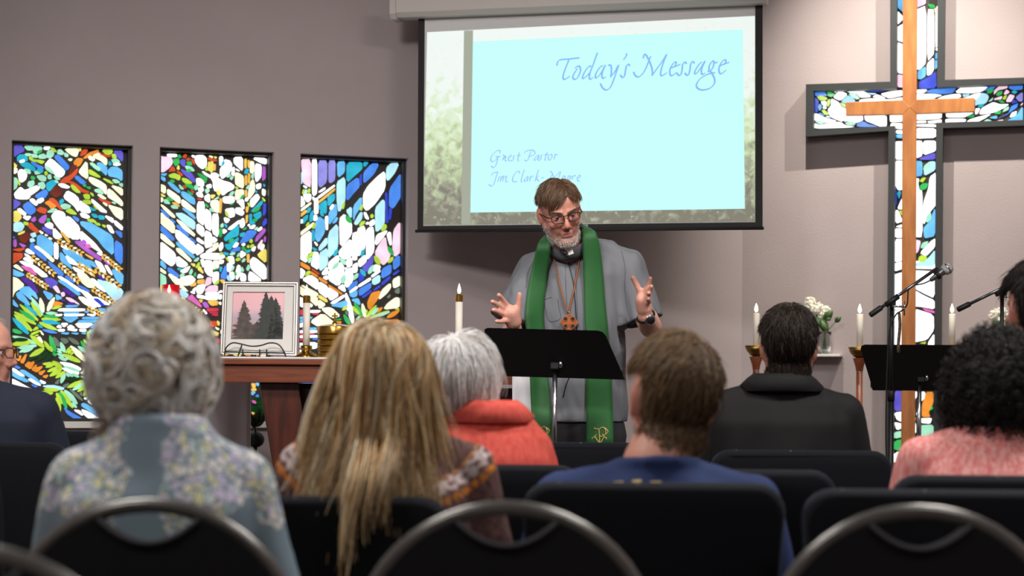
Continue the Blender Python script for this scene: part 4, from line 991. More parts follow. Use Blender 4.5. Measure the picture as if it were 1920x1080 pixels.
TT = [
 (1036, 84, 10.667, ['90,420 100,350 160,300 330,285 450,270 540,262', '340,270 300,370 240,520 210,640 225,690 270,680 350,625', '500,470 440,560 405,640 430,690 490,670 545,570 560,480 520,425 440,470',
  '770,440 730,430 650,530 600,640 615,675 680,630 740,560', '900,150 830,350 760,530 735,640 755,690 815,650', '1010,425 960,440 880,550 855,640 880,660 960,580 1060,400 1000,540 990,640 1020,670 1070,635',
  '1105,415 1150,405 1175,450 1175,560 1160,655', '1160,640 1250,530 1320,405 1270,560 1200,760 1140,870 1070,905 1000,860 955,770', '1485,170 1470,230 1415,305', '1545,425 1520,390 1480,420 1460,510 1440,620 1400,655 1350,600']),
 (1190, 84, 10.667, ['170,275 190,195 230,210 280,300 340,450 355,560 345,625', '280,330 220,480 150,590 70,645 10,610 -25,540', '325,230 295,290', '345,620 450,470 560,320 640,185', '645,185 580,340 530,500 520,600 560,615 650,555',
  '700,470 820,430 920,385', '740,455 800,430 830,370 810,345 760,390 710,480 705,580 745,620 840,550', '1040,385 1000,345 960,400 945,520 920,600 880,610 840,560', '1195,375 1160,335 1120,390 1105,500 1080,590 1045,610 1000,560',
  '1350,345 1290,390 1205,530 1215,585 1290,510 1410,320 1340,480 1340,580 1370,590 1415,560', '1590,320 1540,340 1490,430 1490,500 1470,520 1500,535 1560,460 1585,370 1570,310', '1590,360 1660,350',
  '1510,520 1560,600 1600,690 1590,780 1500,870 1360,905 1260,870 1235,800 1290,700 1400,620 1520,570 1610,560', '1690,425 1900,345', '1700,425 1790,380 1825,330 1800,300 1740,350 1690,450 1690,540 1730,580 1835,500']),
 (910, 270, 10.105, ['290,120 270,180', '290,125 220,130 140,200 105,270 110,320 150,335 210,290 240,240', '190,240 290,238', '240,240 220,340 190,420 150,450 110,410', '330,210 360,225 325,310 390,220', '400,220 375,290 385,325 410,310',
  '440,270 490,230 480,215 450,240 435,290 450,320 490,300', '560,220 535,230 530,290 505,320 490,310', '650,155 620,260 615,310 640,320', '590,225 670,215', '740,180 770,135 870,115 930,140 930,200 830,240', '870,130 830,230 810,290 780,320 740,300',
  '1020,210 980,220 930,280 935,310 980,280 1020,220 1000,300 1020,310', '1090,200 1060,220 1050,290 1020,315', '1180,145 1140,250 1130,300 1150,310', '1110,205 1200,200', '1230,200 1195,240 1200,300 1230,300 1265,240 1250,195 1230,200', '1310,195 1325,210 1295,300',
  '1310,240 1340,200 1370,205', '110,600 150,550 240,530', '240,520 200,640 160,760 110,800 65,760', '270,610 245,690 230,720', '290,560 284,572', '305,610 280,720', '290,680 330,610 345,625 325,715', '330,670 390,610 400,630 385,710 430,710',
  '650,560 640,520 590,530 530,610 515,690 560,720 610,700', '740,480 690,640 680,710 710,710', '800,610 750,660 745,710 790,680 810,610 795,710', '850,610 840,710', '845,660 880,610 910,615', '1010,480 960,640 945,710', '955,660 1010,600',
  '965,650 1020,715', '1060,645 1110,635', '1220,520 1260,540 1300,640', '1260,580 1220,660 1150,700', '1300,650 1420,520 1390,640', '1480,600 1460,650 1490,690 1510,620 1480,600', '1580,600 1560,650 1590,690 1610,620 1580,600',
  '1650,600 1640,680', '1650,640 1680,600 1715,605', '1740,660 1800,620 1780,590 1745,640 1750,700 1800,690'])]
def catmull(P, n=5):
    out = []
    for i in range(len(P) - 1):
        p0, p1, p2, p3 = P[max(i - 1, 0)], P[i], P[i + 1], P[min(i + 2, len(P) - 1)]
        for k in range(n):
            t = k / n
            out.append(tuple(0.5 * ((2 * p1[j]) + (-p0[j] + p2[j]) * t + (2 * p0[j] - 5 * p1[j] + 4 * p2[j] - p3[j]) * t * t + (-p0[j] + 3 * p1[j] - 3 * p2[j] + p3[j]) * t ** 3) for j in range(len(p1))))
    out.append(P[-1])
    return out
def pen(strokes, x0, y0, s, to3, nib, ang, mb, off2):
    """broad nib lettering: every stroke is a slim solid whose width follows the pen angle"""
    nx, ny = math.cos(ang), -math.sin(ang)
    for st in strokes:
        P = [tuple(map(float, q.split(','))) for q in st.split()]
        P = [(x0 + x / s, y0 + y / s) for x, y in catmull(P, 5)]
        rows = []
        for i, (X, Y) in enumerate(P):
            a, b_ = P[max(i - 1, 0)], P[min(i + 1, len(P) - 1)]
            tx, ty = b_[0] - a[0], b_[1] - a[1]; L = math.hypot(tx, ty) or 1
            tx, ty = tx / L, ty / L
            w = nib * (.30 + .32 * abs(tx * ny - ty * nx))
            if i in (0, len(P) - 1): w *= .6
            ex, ey = -ty * w, tx * w
            rows.append([to3(X - ex, Y - ey, 0), to3(X + ex, Y + ey, 0), to3(X + ex, Y + ey, off2), to3(X - ex, Y - ey, off2)])
        base = len(mb.v)
        for r in rows: mb.v += [tuple(p) for p in r]
        for i in range(len(rows) - 1):
            for k in range(4):
                a = base + i * 4
                mb.f.append((a + k, a + (k + 1) % 4, a + 4 + (k + 1) % 4, a + 4 + k))
        e = base + 4 * (len(rows) - 1)
        mb.f.append((base + 3, base + 2, base + 1, base)); mb.f.append((e, e + 1, e + 2, e + 3))
M_TXT = screen_mat('slide_lettering', flat_emit((134, 188, 250), 0.92))
M_TXT2 = screen_mat('slide_lettering_small', flat_emit((152, 200, 250), 0.92))
for i, (x0, y0, s, st) in enumerate(TT):
    b = MB()
    pen(st, x0, y0, s, lambda x, y, o: SP.hit(x, y, 0.0058 + o), 2.9 if i < 2 else 2.0, math.radians(40), b, 0.0006)
    b.build('lettering', M_TXT if i < 2 else M_TXT2, scr, smooth=False, world=True)

# ================================================================== altar
DA = 7.85
def zat(y, D): return H + (HZ - y) / F * D
def xat(x, D): return (x - 960) / F * D
ALT = empty('altar_table', (xat(680, DA + .3), DA + .3, PLAT), 0, 'reddish brown wooden altar table with slanting trestle legs', 'table')
zt = px(500, 672.5, DA).z
zb = px(500, 717.5, DA).z
xl, xr = xat(330, DA), xat(1012, DA)
b = MB(); b.box(((xl + xr) / 2, DA + .3, zt - .012), (xr - xl, .62, .024)); b.build('tabletop', M_REDWOOD, ALT, smooth=False, world=True, bevel=.004)
b = MB(); b.box(((xl + xr) / 2, DA + .3, (zt - .024 + zb) / 2), (xr - xl - .03, .58, zt - .024 - zb)); b.build('apron', M_REDWOOD, ALT, smooth=False, world=True, bevel=.003)
M_REDDARK = mat('altar_leg_wood', srgb(82, 36, 22), 0.3, col2=srgb(60, 26, 17), vscale=5, stretch=(10, 10, 1.5), coat=0.3)
def slab(name, quad, D0, D1, m, par):
    b = MB(); b.hexa([px(*quad[0], D0), px(*quad[1], D0), px(*quad[1], D1), px(*quad[0], D1), px(*quad[3], D0), px(*quad[2], D0), px(*quad[2], D1), px(*quad[3], D1)])
    return b.build(name, m, par, smooth=False, world=True, bevel=.006)
for sg in (0, 1):
    def mx(x): return x if sg == 0 else 1400 - x
    for (qa, D0, D1) in (([(535, 1020), (600, 1020), (560, 717), (486, 717)], DA + .08, DA + .14), ([(560, 1020), (640, 1020), (640, 719), (530, 719)], DA + .3, DA + .36)):
        q = [(mx(x), y) for x, y in qa]
        if sg: q = [q[1], q[0], q[3], q[2]]
        slab('leg', q, D0, D1, M_REDDARK, ALT)
slab('stretcher', [(500, 768), (968, 772), (968, 728), (500, 726)], DA + .2, DA + .24, M_REDDARK, ALT)
b = MB(); b.box((xat(690, DA + .3), DA + .3, PLAT + .04), (1.0, .4, .08)); b.build('plinth', M_REDDARK, ALT, smooth=False, world=True, bevel=.005)

M_LINEN = mat('white_linen', srgb(236, 236, 240), 0.8, bump=.1, bscale=300)
# runner lying on the altar, with a drop at the right front
CL_ = empty('altar_cloth', (xat(690, DA + .3), DA + .3, zt), 0, 'white linen cloth lying on the altar with a long drop beside the pastor', 'cloth')
b = MB(); b.box((xat(690, DA + .3), DA + .3, zt + .004), (xr - xl - .1, .6, .006)); b.build('runner', M_LINEN, CL_, smooth=False, world=True)
rows = []
for j in range(16):
    y = 672 + (806 - 672) * j / 15
    rows.append([px(960.5 + (i / 8) * 42, y + 1.0 * math.sin(i), DA - .012 - .004 * math.sin(i * 1.4 + j * .1) - 0.01 * (j / 15)) for i in range(9)])
b = MB(); b.grid(rows); b.build('drop', M_LINEN, CL_, world=True, solid=.003)

# framed picture on a wire easel
M_SILVER = mat('frame_silver', srgb(180, 176, 170), 0.4, metal=0.3)
M_SILVD = mat('frame_groove', srgb(120, 116, 110), 0.4)
M_MAT = mat('frame_mat_board', srgb(214, 211, 206), 0.7)
PFd = 7.98
pf = empty('picture_frame', px(484, 664, PFd), 0, 'silver framed photograph of dark trees under a pink sky', 'picture')
FO = [(413, 664), (556, 667), (559, 529), (418.5, 528)]
def lerp2(a, b, t): return (a[0] + (b[0] - a[0]) * t, a[1] + (b[1] - a[1]) * t)
FC = (487, 597)
def inset(k): return [lerp2(p, FC, k) for p in FO]
PLF = Plane((px(484, 600, PFd).x, PFd), 0.0)
def lean(x, y, off):   # picture plane leaning back a little at the top
    D = PFd + (664 - y) / 135 * 0.05 - off
    return px(x, y, D)
def ringmesh(a, b_, o0, o1):
    m = MB(); 
    V = [lean(x, y, o0) for x, y in a] + [lean(x, y, o0) for x, y in b_] + [lean(x, y, o1) for x, y in a] + [lean(x, y, o1) for x, y in b_]
    k = len(a); Fc = []
    for i in range(k):
        j = (i + 1) % k
        Fc += [(i, k + i, k + j, j), (2 * k + i, 2 * k + j, 3 * k + j, 3 * k + i), (i, j, 2 * k + j, 2 * k + i), (k + i, 3 * k + i, 3 * k + j, k + j)]
    return m.add(V, Fc)
ringmesh(inset(0), inset(.045), 0, .022).build('frame_outer', M_SILVER, pf, smooth=False, world=True, bevel=.001)
ringmesh(inset(.045), inset(.062), 0, .012).build('frame_groove', M_SILVD, pf, smooth=False, world=True)
ringmesh(inset(.062), inset(.10), 0, .018).build('frame_lip', M_SILVER, pf, smooth=False, world=True, bevel=.001)
ringmesh(inset(.10), inset(.125), 0, .010).build('frame_groove', M_SILVD, pf, smooth=False, world=True)
PIC = [(433, 636), (530, 636), (534, 547.5), (437, 547)]
ringmesh(inset(.125), PIC, 0, .008).build('mat_board', M_MAT, pf, smooth=False, world=True)
m = MB(); m.hexa([lean(*PIC[0], 0), lean(*PIC[1], 0), lean(*PIC[1], -.004), lean(*PIC[0], -.004), lean(*PIC[3], 0), lean(*PIC[2], 0), lean(*PIC[2], -.004), lean(*PIC[3], -.004)])
def dusk(nt, bs):
    uvn = nt.nodes.new('ShaderNodeUVMap'); uvn.uv_map = 'UVMap'
    sep = nt.nodes.new('ShaderNodeSeparateXYZ'); nt.links.new(uvn.outputs['UV'], sep.inputs[0])
    r = nt.nodes.new('ShaderNodeValToRGB'); cr = r.color_ramp
    cr.elements[0].position = 0.0; cr.elements[0].color = srgb(60, 52, 66); cr.elements[1].position = 1.0; cr.elements[1].color = srgb(214, 140, 148)
    for p, c in ((.25, (150, 104, 96)), (.45, (140, 116, 138)), (.65, (200, 140, 150))):
        e = cr.elements.new(p); e.color = srgb(*c)
    nt.links.new(sep.outputs['Y'], r.inputs['Fac']); nt.links.new(r.outputs['Color'], bs.inputs['Base Color'])
    bs.inputs['Roughness'].default_value = .35
o = m.build('photo_sky', screen_mat('photo_dusk_sky', dusk), pf, smooth=False, world=True)
uv = [(0, 0), (1, 0), (1, 0), (0, 0), (0, 1), (1, 1), (1, 1), (0, 1)]
quad_uv(o, uv)
M_TREE = mat('photo_tree', srgb(30, 36, 32), .6, var=.3, vscale=60)
M_TREE2 = mat('photo_tree_warm', srgb(70, 56, 50), .6, var=.4, vscale=50)
def conifer(cx, top, bot, wid, seed, mt):
    rr = random.Random(seed); m = MB()
    n = 44
    for i in range(n):
        t = i / (n - 1); y = top + (bot - top) * t
        w = wid * (0.06 + t ** .8) * rr.uniform(.7, 1.1)
        for sd in (-1, 1):
            ww = w * rr.uniform(.75, 1.1); dy = 3.2
            tri = [(cx, y - dy), (cx + sd * ww * .55, y - dy * .1 - rr.uniform(0, 1)), (cx + sd * ww, y + rr.uniform(.2, 2.0)), (cx + sd * ww * .5, y + dy * .8), (cx, y + dy)]
            tri = [(min(max(x, 433.8 + (636 - yy) * .04), 530.3 + (636 - yy) * .04), min(max(yy, 548), 635.6)) for x, yy in tri]
            P = [lean(x, yy, .0005 + .0008 * t) for x, yy in tri]
            if sd < 0: P = P[::-1]
            m.prism(P, (0, -1, 0), .0008)
    return m.build('photo_tree', mt, pf, smooth=False, world=True)
conifer(458, 565, 640, 30, 1, M_TREE2); conifer(482, 604, 640, 34, 9, M_TREE2); conifer(499, 549, 640, 30, 2, M_TREE); conifer(509, 556, 640, 34, 4, M_TREE); conifer(517, 560, 640, 30, 3, M_TREE)
es = empty('wire_easel', px(484, 671, PFd - .03), 0, 'black wire easel holding the framed photograph', 'easel')
def wire(pts, D, r=.0028):
    b = MB(); b.tube([px(x, y, d) if False else px(x, y, d) for (x, y), d in zip(catmull(pts, 5), [D] * 200)], r, 8)
    return b.build('wire', M_BLACKMET, es, world=True)
wire([(421, 668), (424, 652), (436, 643), (452, 645), (470, 649), (488, 648), (506, 643), (522, 646), (533, 660), (536, 670)], PFd - .05)
wire([(421, 659), (470, 661), (500, 661), (535, 662)], PFd - .045)
for xx in (455, 487, 500):
    wire([(xx, 655), (xx, 664), (xx, 670.5)], PFd - .045)
b = MB(); b.tube([px(445, 671, PFd - .045), px(470, 600, PFd + .09), px(480, 671, PFd + .16)], .003, 8); b.build('back_leg', M_BLACKMET, es, world=True)

# altar candles
def flame(par, x, y, D, h=.042, w=.0075):
    p = px(x, y, D)
    m = MB(); m.lathe([(.0005, 0), (w * .7, h * .12), (w, h * .3), (w * .75, h * .55), (w * .35, h * .8), (.0004, h)], p, 14)
    M_FL = _MATS.get('flame')
    if not M_FL:
        M_FL = mat('flame', srgb(255, 220, 170), .5, emit=srgb(255, 214, 160), estr=9.0)
    o = m.build('flame', M_FL, par, world=True)
    m = MB(); m.tube([p - Vector((0, 0, .006)), p + Vector((0, 0, .006))], .0012, 6); m.build('wick', M_BLACKMET, par, world=True)
    return o
def altar_candle(xp, ytop, label):
    D = 8.12
    p = px(xp, ytop, D)
    e = empty('altar_candle', (p.x, D, zt + .007), 0, label, 'candle', 'altar candles')
    z0 = zt + .007
    m = MB(); m.lathe([(.052, 0), (.052, .006), (.044, .014), (.024, .022), (.018, .03), (.024, .036), (.024, .05), (.0175, .05)], (p.x, D, z0), 24); m.build('candlestick', M_BRASS, e, world=True)
    m = MB(); m.lathe([(.0148, z0 + .045), (.0148, p.z - .028)], (p.x, D, 0), 20); m.build('wax', M_WAX, e, world=True)
    m = MB(); m.lathe([(.0158, p.z - .03), (.0158, p.z - .003), (.013, p.z), (.004, p.z)], (p.x, D, 0), 20); m.build('candle_cap', M_BRASS, e, world=True, autosmooth=30)
    flame(e, xp, ytop - 1, D)
altar_candle(575, 554, 'lit white altar candle next to the framed photograph')
altar_candle(861, 552, 'lit white altar candle standing clear against the plain wall')
# communion trays
ct = empty('communion_tray_stack', px(627, 670, 8.02), 0, 'stack of brass communion trays with a cross topped lid', 'trays')
cx_, cy_ = xat(627, 8.05), 8.05
for i in range(4):
    z0 = zt + .008 + i * .024
    m = MB(); m.lathe([(.066, z0), (.07, z0 + .004), (.07, z0 + .018), (.066, z0 + .0225), (.062, z0 + .0235)], (cx_, cy_, 0), 32); m.build('tray', M_BRASS, ct, world=True, autosmooth=30)
z0 = zt + .008 + .096
m = MB(); m.lathe([(.071, z0), (.071, z0 + .026), (.069, z0 + .03), (.05, z0 + .036), (.012, z0 + .04), (.01, z0 + .046), (.006, z0 + .05)], (cx_, cy_, 0), 32); m.build('lid', M_BRASS, ct, world=True, autosmooth=30)
m = MB(); m.box((cx_, cy_, z0 + .066), (.006, .006, .036)); m.box((cx_, cy_, z0 + .072), (.024, .0058, .006)); m.build('lid_cross', M_BRASS, ct, smooth=False, world=True)
# red glass candle
rc = empty('red_glass_candle', px(321, 600, 8.3), 0, 'red glass votive candle behind the grey curly hair', 'candle')
M_RED = mat('red_glass', srgb(200, 16, 34), .1, emit=srgb(190, 12, 36), estr=.25)
p = px(320.5, 534, 8.3)
zc = px(321, 640, 8.3).z
m = MB(); m.lathe([(.028, zt - .03 + .03), (.036, zt + .02), (.037, p.z), (.034, p.z), (.033, p.z - .05)], (p.x, 8.3, 0), 28); m.build('glass', M_RED, rc, world=True)
fl = MB(); fl.lathe([(.0005, 0), (.006, .006), (.007, .012), (.003, .024), (.0004, .034)], (p.x, 8.3 - .041, p.z - .036), 12); fl.build('flame', mat('flame', srgb(255, 220, 170)), rc, world=True)
rc.location = (p.x, 8.3, zt)
for ch in rc.children: ch.matrix_parent_inverse = Matrix.Translation(rc.location).inverted()

# white draped pedestal at the left under the altar end
M_DRAPE = mat('pale_drape', srgb(240, 240, 248), .7, var=.05, vscale=4)
pd = empty('pedestal', (xat(425, 8.62), 8.62, PLAT), 0, 'pale draped pedestal with white corner posts behind the altar', 'pedestal')
ptop = px(425, 690, 8.6).z
rows = []
for j in range(10):
    z = PLAT + .002 + (ptop - PLAT - .01) * j / 9
    rows.append([(xat(372 + i * 6.2, 8.55), 8.56 - .012 * math.sin(i * .9) * (1 - j / 14), z) for i in range(16)])
b = MB(); b.grid(rows); b.build('drape', M_DRAPE, pd, world=True, solid=.004)
b = MB()
for xx, dd in ((370, 8.55), (467, 8.55), (370, 8.72), (467, 8.72)):
    b = MB(); b.box((xat(xx, dd), dd, (PLAT + ptop) / 2), (.016, .016, ptop - PLAT)); b.build('post', M_WHITE, pd, smooth=False, world=True, bevel=.002)
b = MB(); b.box((xat(418, 8.63), 8.635, ptop + .008), (.26, .2, .016)); b.build('top', M_WHITE, pd, smooth=False, world=True, bevel=.003)

# potted plant
pp = px(479, 824, 8.84)
pl_ = empty('potted_plant', (pp.x, pp.y, PLAT), 0, 'dark leafed plant in a round black pot below the window', 'plant')
b = MB(); b.ell(pp, (.04, .04, .036)); b.build('pot', M_BLACKPL, pl_, world=True)
b = MB(); b.lathe([(.07, PLAT), (.07, PLAT + .012), (.01, PLAT + .02), (.008, pp.z - .03)], (pp.x, pp.y, 0), 16); b.build('pot_stand', M_BLACKMET, pl_, world=True)
M_LEAFD = mat('dark_leaf', srgb(34, 50, 26), .4)
M_LEAF = mat('green_leaf', srgb(62, 92, 44), .45, var=.25, vscale=40)
def leaf3(b, base, tip, w, bend=.0, n=6):
    base, tip = Vector(base), Vector(tip)
    d = (tip - base); L = d.length; d.normalize()
    side = d.cross(Vector((0, -1, 0.25))).normalized(); nor = side.cross(d)
    rows = []
    for i in range(n + 1):
        t = i / n
        c = base + d * L * t + nor * bend * math.sin(PI * t)
        ww = w * math.sin(PI * min(1, t * .93 + .05)) ** .8
        rows.append([c - side * ww - nor * ww * .25, c, c + side * ww - nor * ww * .25])
    b.grid(rows)
for (x1, y1, x2, y2, w) in ((478, 800, 463, 765, .012), (480, 800, 496, 787, .012), (478, 800, 488, 762, .014), (476, 802, 470, 782, .012), (482, 800, 500, 772, .012)):
    b = MB(); leaf3(b, px(x1, y1, 8.78), px(x2, y2, 8.76), w, .008); b.build('leaf', M_LEAFD, pl_, world=True, solid=.001)
b = MB(); b.tube([pp + Vector((0, 0, .03)), px(478, 798, 8.78)], .004, 6); b.build('stem', M_LEAFD, pl_, world=True)

# ================================================================== candle stands by the cross
def candle_stand(xp, ybowl, ycandle, D, label):
    zb_ = px(xp, ybowl, D).z; X = px(xp, ybowl, D).x
    e = empty('candle_stand', (X, D, PLAT), 0, label, 'candle stand', 'wooden candle stands by the cross')
    k = D / F
    b = MB(); b.lathe([(.11, PLAT), (.11, PLAT + .02), (.03, PLAT + .035), (.015, PLAT + .05)], (X, D, 0), 20); b.build('base', M_STANDWOOD, e, world=True, autosmooth=30)
    z1 = zb_ - 47 * k
    b = MB(); b.lathe([(6.2 * k, PLAT + .04), (6.2 * k, z1)], (X, D, 0), 18); b.build('post', M_STANDWOOD, e, world=True)
    b = MB(); b.lathe([(6.4 * k, z1 - .002), (6.6 * k, z1 + .001)], (X, D, 0), 18); b.build('collar', M_CHROME, e, world=True)
    b = MB(); b.lathe([(6.4 * k, z1), (8 * k, z1 + 10 * k), (12.6 * k, z1 + 24.5 * k), (12.6 * k, z1 + 25.5 * k)], (X, D, 0), 20); b.build('flare', M_STANDWOOD, e, world=True, autosmooth=40)
    b = MB(); b.lathe([(5 * k, z1 + 25 * k), (11 * k, z1 + 28 * k), (18 * k, z1 + 36 * k), (21.5 * k, z1 + 46 * k), (20.5 * k, z1 + 46 * k), (16 * k, z1 + 38 * k), (6 * k, z1 + 33 * k)], (X, D, 0), 28); b.build('bowl', M_BRASSD, e, world=True)
    zc = px(xp, ycandle, D).z
    b = MB(); b.lathe([(6 * k, z1 + 30 * k), (6 * k, zc - .003), (5.2 * k, zc), (3 * k, zc - .003)], (X, D, 0), 20); b.build('candle', M_WAX, e, world=True)
    flame(e, xp, ycandle - 2, D, .042, .0085)
    return e
candle_stand(1418, 647, 587.5, 9.35, 'wooden candle stand with brass bowl left of the dark shirted man')
candle_stand(1612, 650, 589, 9.3, 'wooden candle stand with brass bowl between the flower shelf and the cross')
candle_stand(1785, 650, 588.5, 9.25, 'wooden candle stand right of the cross behind the music stand')

# ================================================================== flower shelves
M_PETAL = mat('white_petal', srgb(240, 238, 224), .6, sss=.1)
M_VGLASS = mat('clear_glass', srgb(235, 240, 240), .03, trans=1.0)
def bouquet(xs, ys, spots, leaves, shelf_l, shelf_r, yshelf, label, slabel, vx, vtop):
    t0, zs = CW.tz(shelf_l, yshelf, .06); t1, _ = CW.tz(shelf_r, yshelf, .06)
    zs = CW.tz((shelf_l + shelf_r) / 2, yshelf, .06)[1]
    sh = empty('wall_shelf', CW.at((t0 + t1) / 2, zs, .0), CW.ang, slabel, 'shelf')
    b = MB(); b.hexa([CW.at(t0, zs - .012, .13), CW.at(t1, zs - .012, .13), CW.at(t1, zs - .012, .002), CW.at(t0, zs - .012, .002), CW.at(t0, zs, .13), CW.at(t1, zs, .13), CW.at(t1, zs, .002), CW.at(t0, zs, .002)])
    b.build('board', M_WHITE, sh, smooth=False, world=True, bevel=.002)
    b = MB(); tm = (t0 * .7 + t1 * .3); b.hexa([CW.at(tm - .01, zs - .07, .02), CW.at(tm + .01, zs - .07, .02), CW.at(tm + .01, zs - .07, .002), CW.at(tm - .01, zs - .07, .002), CW.at(tm - .01, zs - .012, .1), CW.at(tm + .01, zs - .012, .1), CW.at(tm + .01, zs - .012, .002), CW.at(tm - .01, zs - .012, .002)])
    b.build('bracket', M_WHITE, sh, smooth=False, world=True)
    tv, _ = CW.tz(vx, yshelf, .065); vb = CW.at(tv, zs + .001, .065)
    D = vb.y; ztop = px(vx, vtop, D).z; hh = ztop - vb.z
    fl = empty('flower_vase', vb, 0, label, 'flowers')
    b = MB(); b.lathe([(.022, 0), (.03, .004), (.036, hh * .45), (.03, hh * .8), (.034, hh), (.031, hh), (.027, hh * .8), (.032, hh * .45), (.02, .008)], vb, 24); b.build('vase', M_VGLASS, fl, world=True)
    rr = random.Random(int(vx))
    M_st = mat('stem_green', srgb(80, 104, 60), .5)
    for (x, y, r) in spots:
        c = px(x, y, D - rr.uniform(-.02, .02)); R_ = r * D / F
        b = MB()
        for q in range(46):
            v = Vector((rr.gauss(0, 1), rr.gauss(0, 1), rr.gauss(0, 1))).normalized() * R_ * rr.uniform(.75, 1.0)
            rot = v.to_track_quat('Z', 'Y').to_matrix()
            for a in range(4):
                d_ = rot @ Vector((math.cos(a * PI / 2), math.sin(a * PI / 2), .25)) * R_ * .17
                b.ell(c + v + d_, (R_ * .15, R_ * .15, R_ * .1), None, 6, 4)
        b.ell(c, R_ * .7, None, 10, 6)
        b.build('bloom', M_PETAL, fl, world=True)
        b = MB(); b.tube([c, vb + Vector((0, 0, hh * .9)), vb + Vector((rr.uniform(-.01, .01), 0, .02))], .003, 6); b.build('stem', M_st, fl, world=True)
    for (x1, y1, x2, y2, w) in leaves:
        b = MB(); leaf3(b, px(x1, y1, D - .03), px(x2, y2, D - .05), w, .01); b.build('leaf', M_LEAF, fl, world=True, solid=.001)
        b = MB(); b.tube([px(x1, y1, D - .03), vb + Vector((0, 0, hh * .9))], .002, 6); b.build('stem', M_st, fl, world=True)
bouquet(0, 0, [(1519, 567, 10), (1528, 581, 9), (1537, 575, 8), (1547, 583, 10), (1541, 592, 8), (1512, 580, 8)],
        [(1545, 600, 1561, 583, .02), (1536, 598, 1552, 621, .022), (1566, 604, 1577, 594, .014), (1548, 596, 1558, 600, .016), (1530, 596, 1536, 612, .018)],
        1446, 1578, 664, 'white hydrangea blooms in a clear vase on the wall shelf left of the cross', 'small white wall shelf left of the cross', 1546, 622)
bouquet(0, 0, [(1866, 591, 11), (1878, 586, 10), (1872, 604, 9), (1888, 596, 10)], [(1872, 600, 1864, 618, .02), (1880, 602, 1892, 622, .022), (1870, 606, 1880, 622, .02)],
        1815, 1948, 662, 'white blooms in a vase behind the second microphone stand', 'small white wall shelf right of the cross', 1876, 622)

# ================================================================== music stands
def music_stand(label, quad, Dt, Db, hub, pole_x, Dp, yfoot_z, curve=True):
    e = empty('music_stand', (xat(pole_x, Dp), Dp, yfoot_z), 0, label, 'music stand')
    (tl, tr, br, bl) = quad
    # desk plate with rounded top corners, a little thickness
    def dp(u, v, off):
        top = lerp2(tl, tr, u); bot = lerp2(bl, br, u); q = lerp2(top, bot, v)
        D = Dt + (Db - Dt) * v - off
        return px(q[0], q[1], D)
    outline = [(0.0, 1), (1, 1), (1, .10), (.985, .03), (.955, 0), (.045, 0), (.015, .03), (0, .10)]
    m = MB(); P0 = [dp(u, v, 0) for u, v in outline]; P1 = [dp(u, v, -.004) for u, v in outline]
    k = len(outline)
    m.add(P0 + P1, [tuple(range(k)), tuple(range(2 * k - 1, k - 1, -1))] + [(i, k + i, k + (i + 1) % k, (i + 1) % k) for i in range(k)])
    m.build('desk', M_BLACKMET, e, smooth=False, world=True)
    # ledge towards the reader
    m = MB(); a, b_ = dp(0, 1, 0), dp(1, 1, 0); o_ = Vector((0, .055, .012)); th = Vector((0, 0, .003))
    m.hexa([a, b_, b_ + o_, a + o_, a + th, b_ + th, b_ + o_ + th, a + o_ + th]); m.build('ledge', M_BLACKMET, e, smooth=False, world=True)
    m = MB(); m.hexa([a + o_, b_ + o_, b_ + o_ + Vector((0, .003, 0)), a + o_ + Vector((0, .003, 0)), a + o_ + Vector((0, 0, .02)), b_ + o_ + Vector((0, 0, .02)), b_ + o_ + Vector((0, .003, .02)), a + o_ + Vector((0, .003, .02))]); m.build('ledge_lip', M_BLACKMET, e, smooth=False, world=True)
    hp = px(hub[0], hub[1], Dp)
    m = MB(); m.box(hp + Vector((-.006, .0, 0)), (.03, .05, .035)); m.build('hinge', M_BLACKPL, e, smooth=False, world=True, bevel=.004)
    rot = Matrix.Rotation(PI / 2, 3, 'Y')
    m = MB(); m.lathe([(.004, 0), (.013, .002), (.014, .006), (.012, .012), (.005, .014)], hp + Vector((.008, -.02, 0)), 16, rot); m.build('hinge_knob', M_CHROME, e, world=True)
    xp = px(pole_x, hub[1] + 12, Dp).x
    zc = px(pole_x, 738, Dp).z
    m = MB(); m.lathe([(.0085, zc - .3), (.0085, hp.z - .02)], (xp, Dp, 0), 16); m.build('upper_tube', M_CHROME, e, world=True)
    m = MB(); m.lathe([(.011, yfoot_z + .06), (.011, zc - .24)], (xp, Dp, 0), 16); m.build('lower_tube', M_BLACKMET, e, world=True)
    m = MB(); m.lathe([(.013, zc - .26), (.014, zc - .22), (.012, zc - .215)], (xp, Dp, 0), 16); m.build('clutch', M_BLACKPL, e, world=True)
    for a in range(3):
        an = 2 * PI * a / 3 + .5
        d_ = Vector((math.cos(an), math.sin(an), 0))
        m = MB(); m.tube([Vector((xp, Dp, yfoot_z + .11)), Vector((xp, Dp, yfoot_z + .1)) + d_ * .05, Vector((xp, Dp, yfoot_z + .012)) + d_ * .24], .008, 8); m.build('leg', M_BLACKMET, e, world=True)
    return e
music_stand('black music stand with a wide desk directly before the pastor', [(904, 614.5), (1132, 620), (1172, 712), (946, 705.5)], 6.76, 6.9, (1043, 683), 1040.5, 6.88, PLAT)
music_stand('black music stand before the tall stained glass cross', [(1611, 646), (1838, 647), (1808, 733), (1637, 732)], 7.55, 7.7, (1728, 708), 1724, 7.68, PLAT)

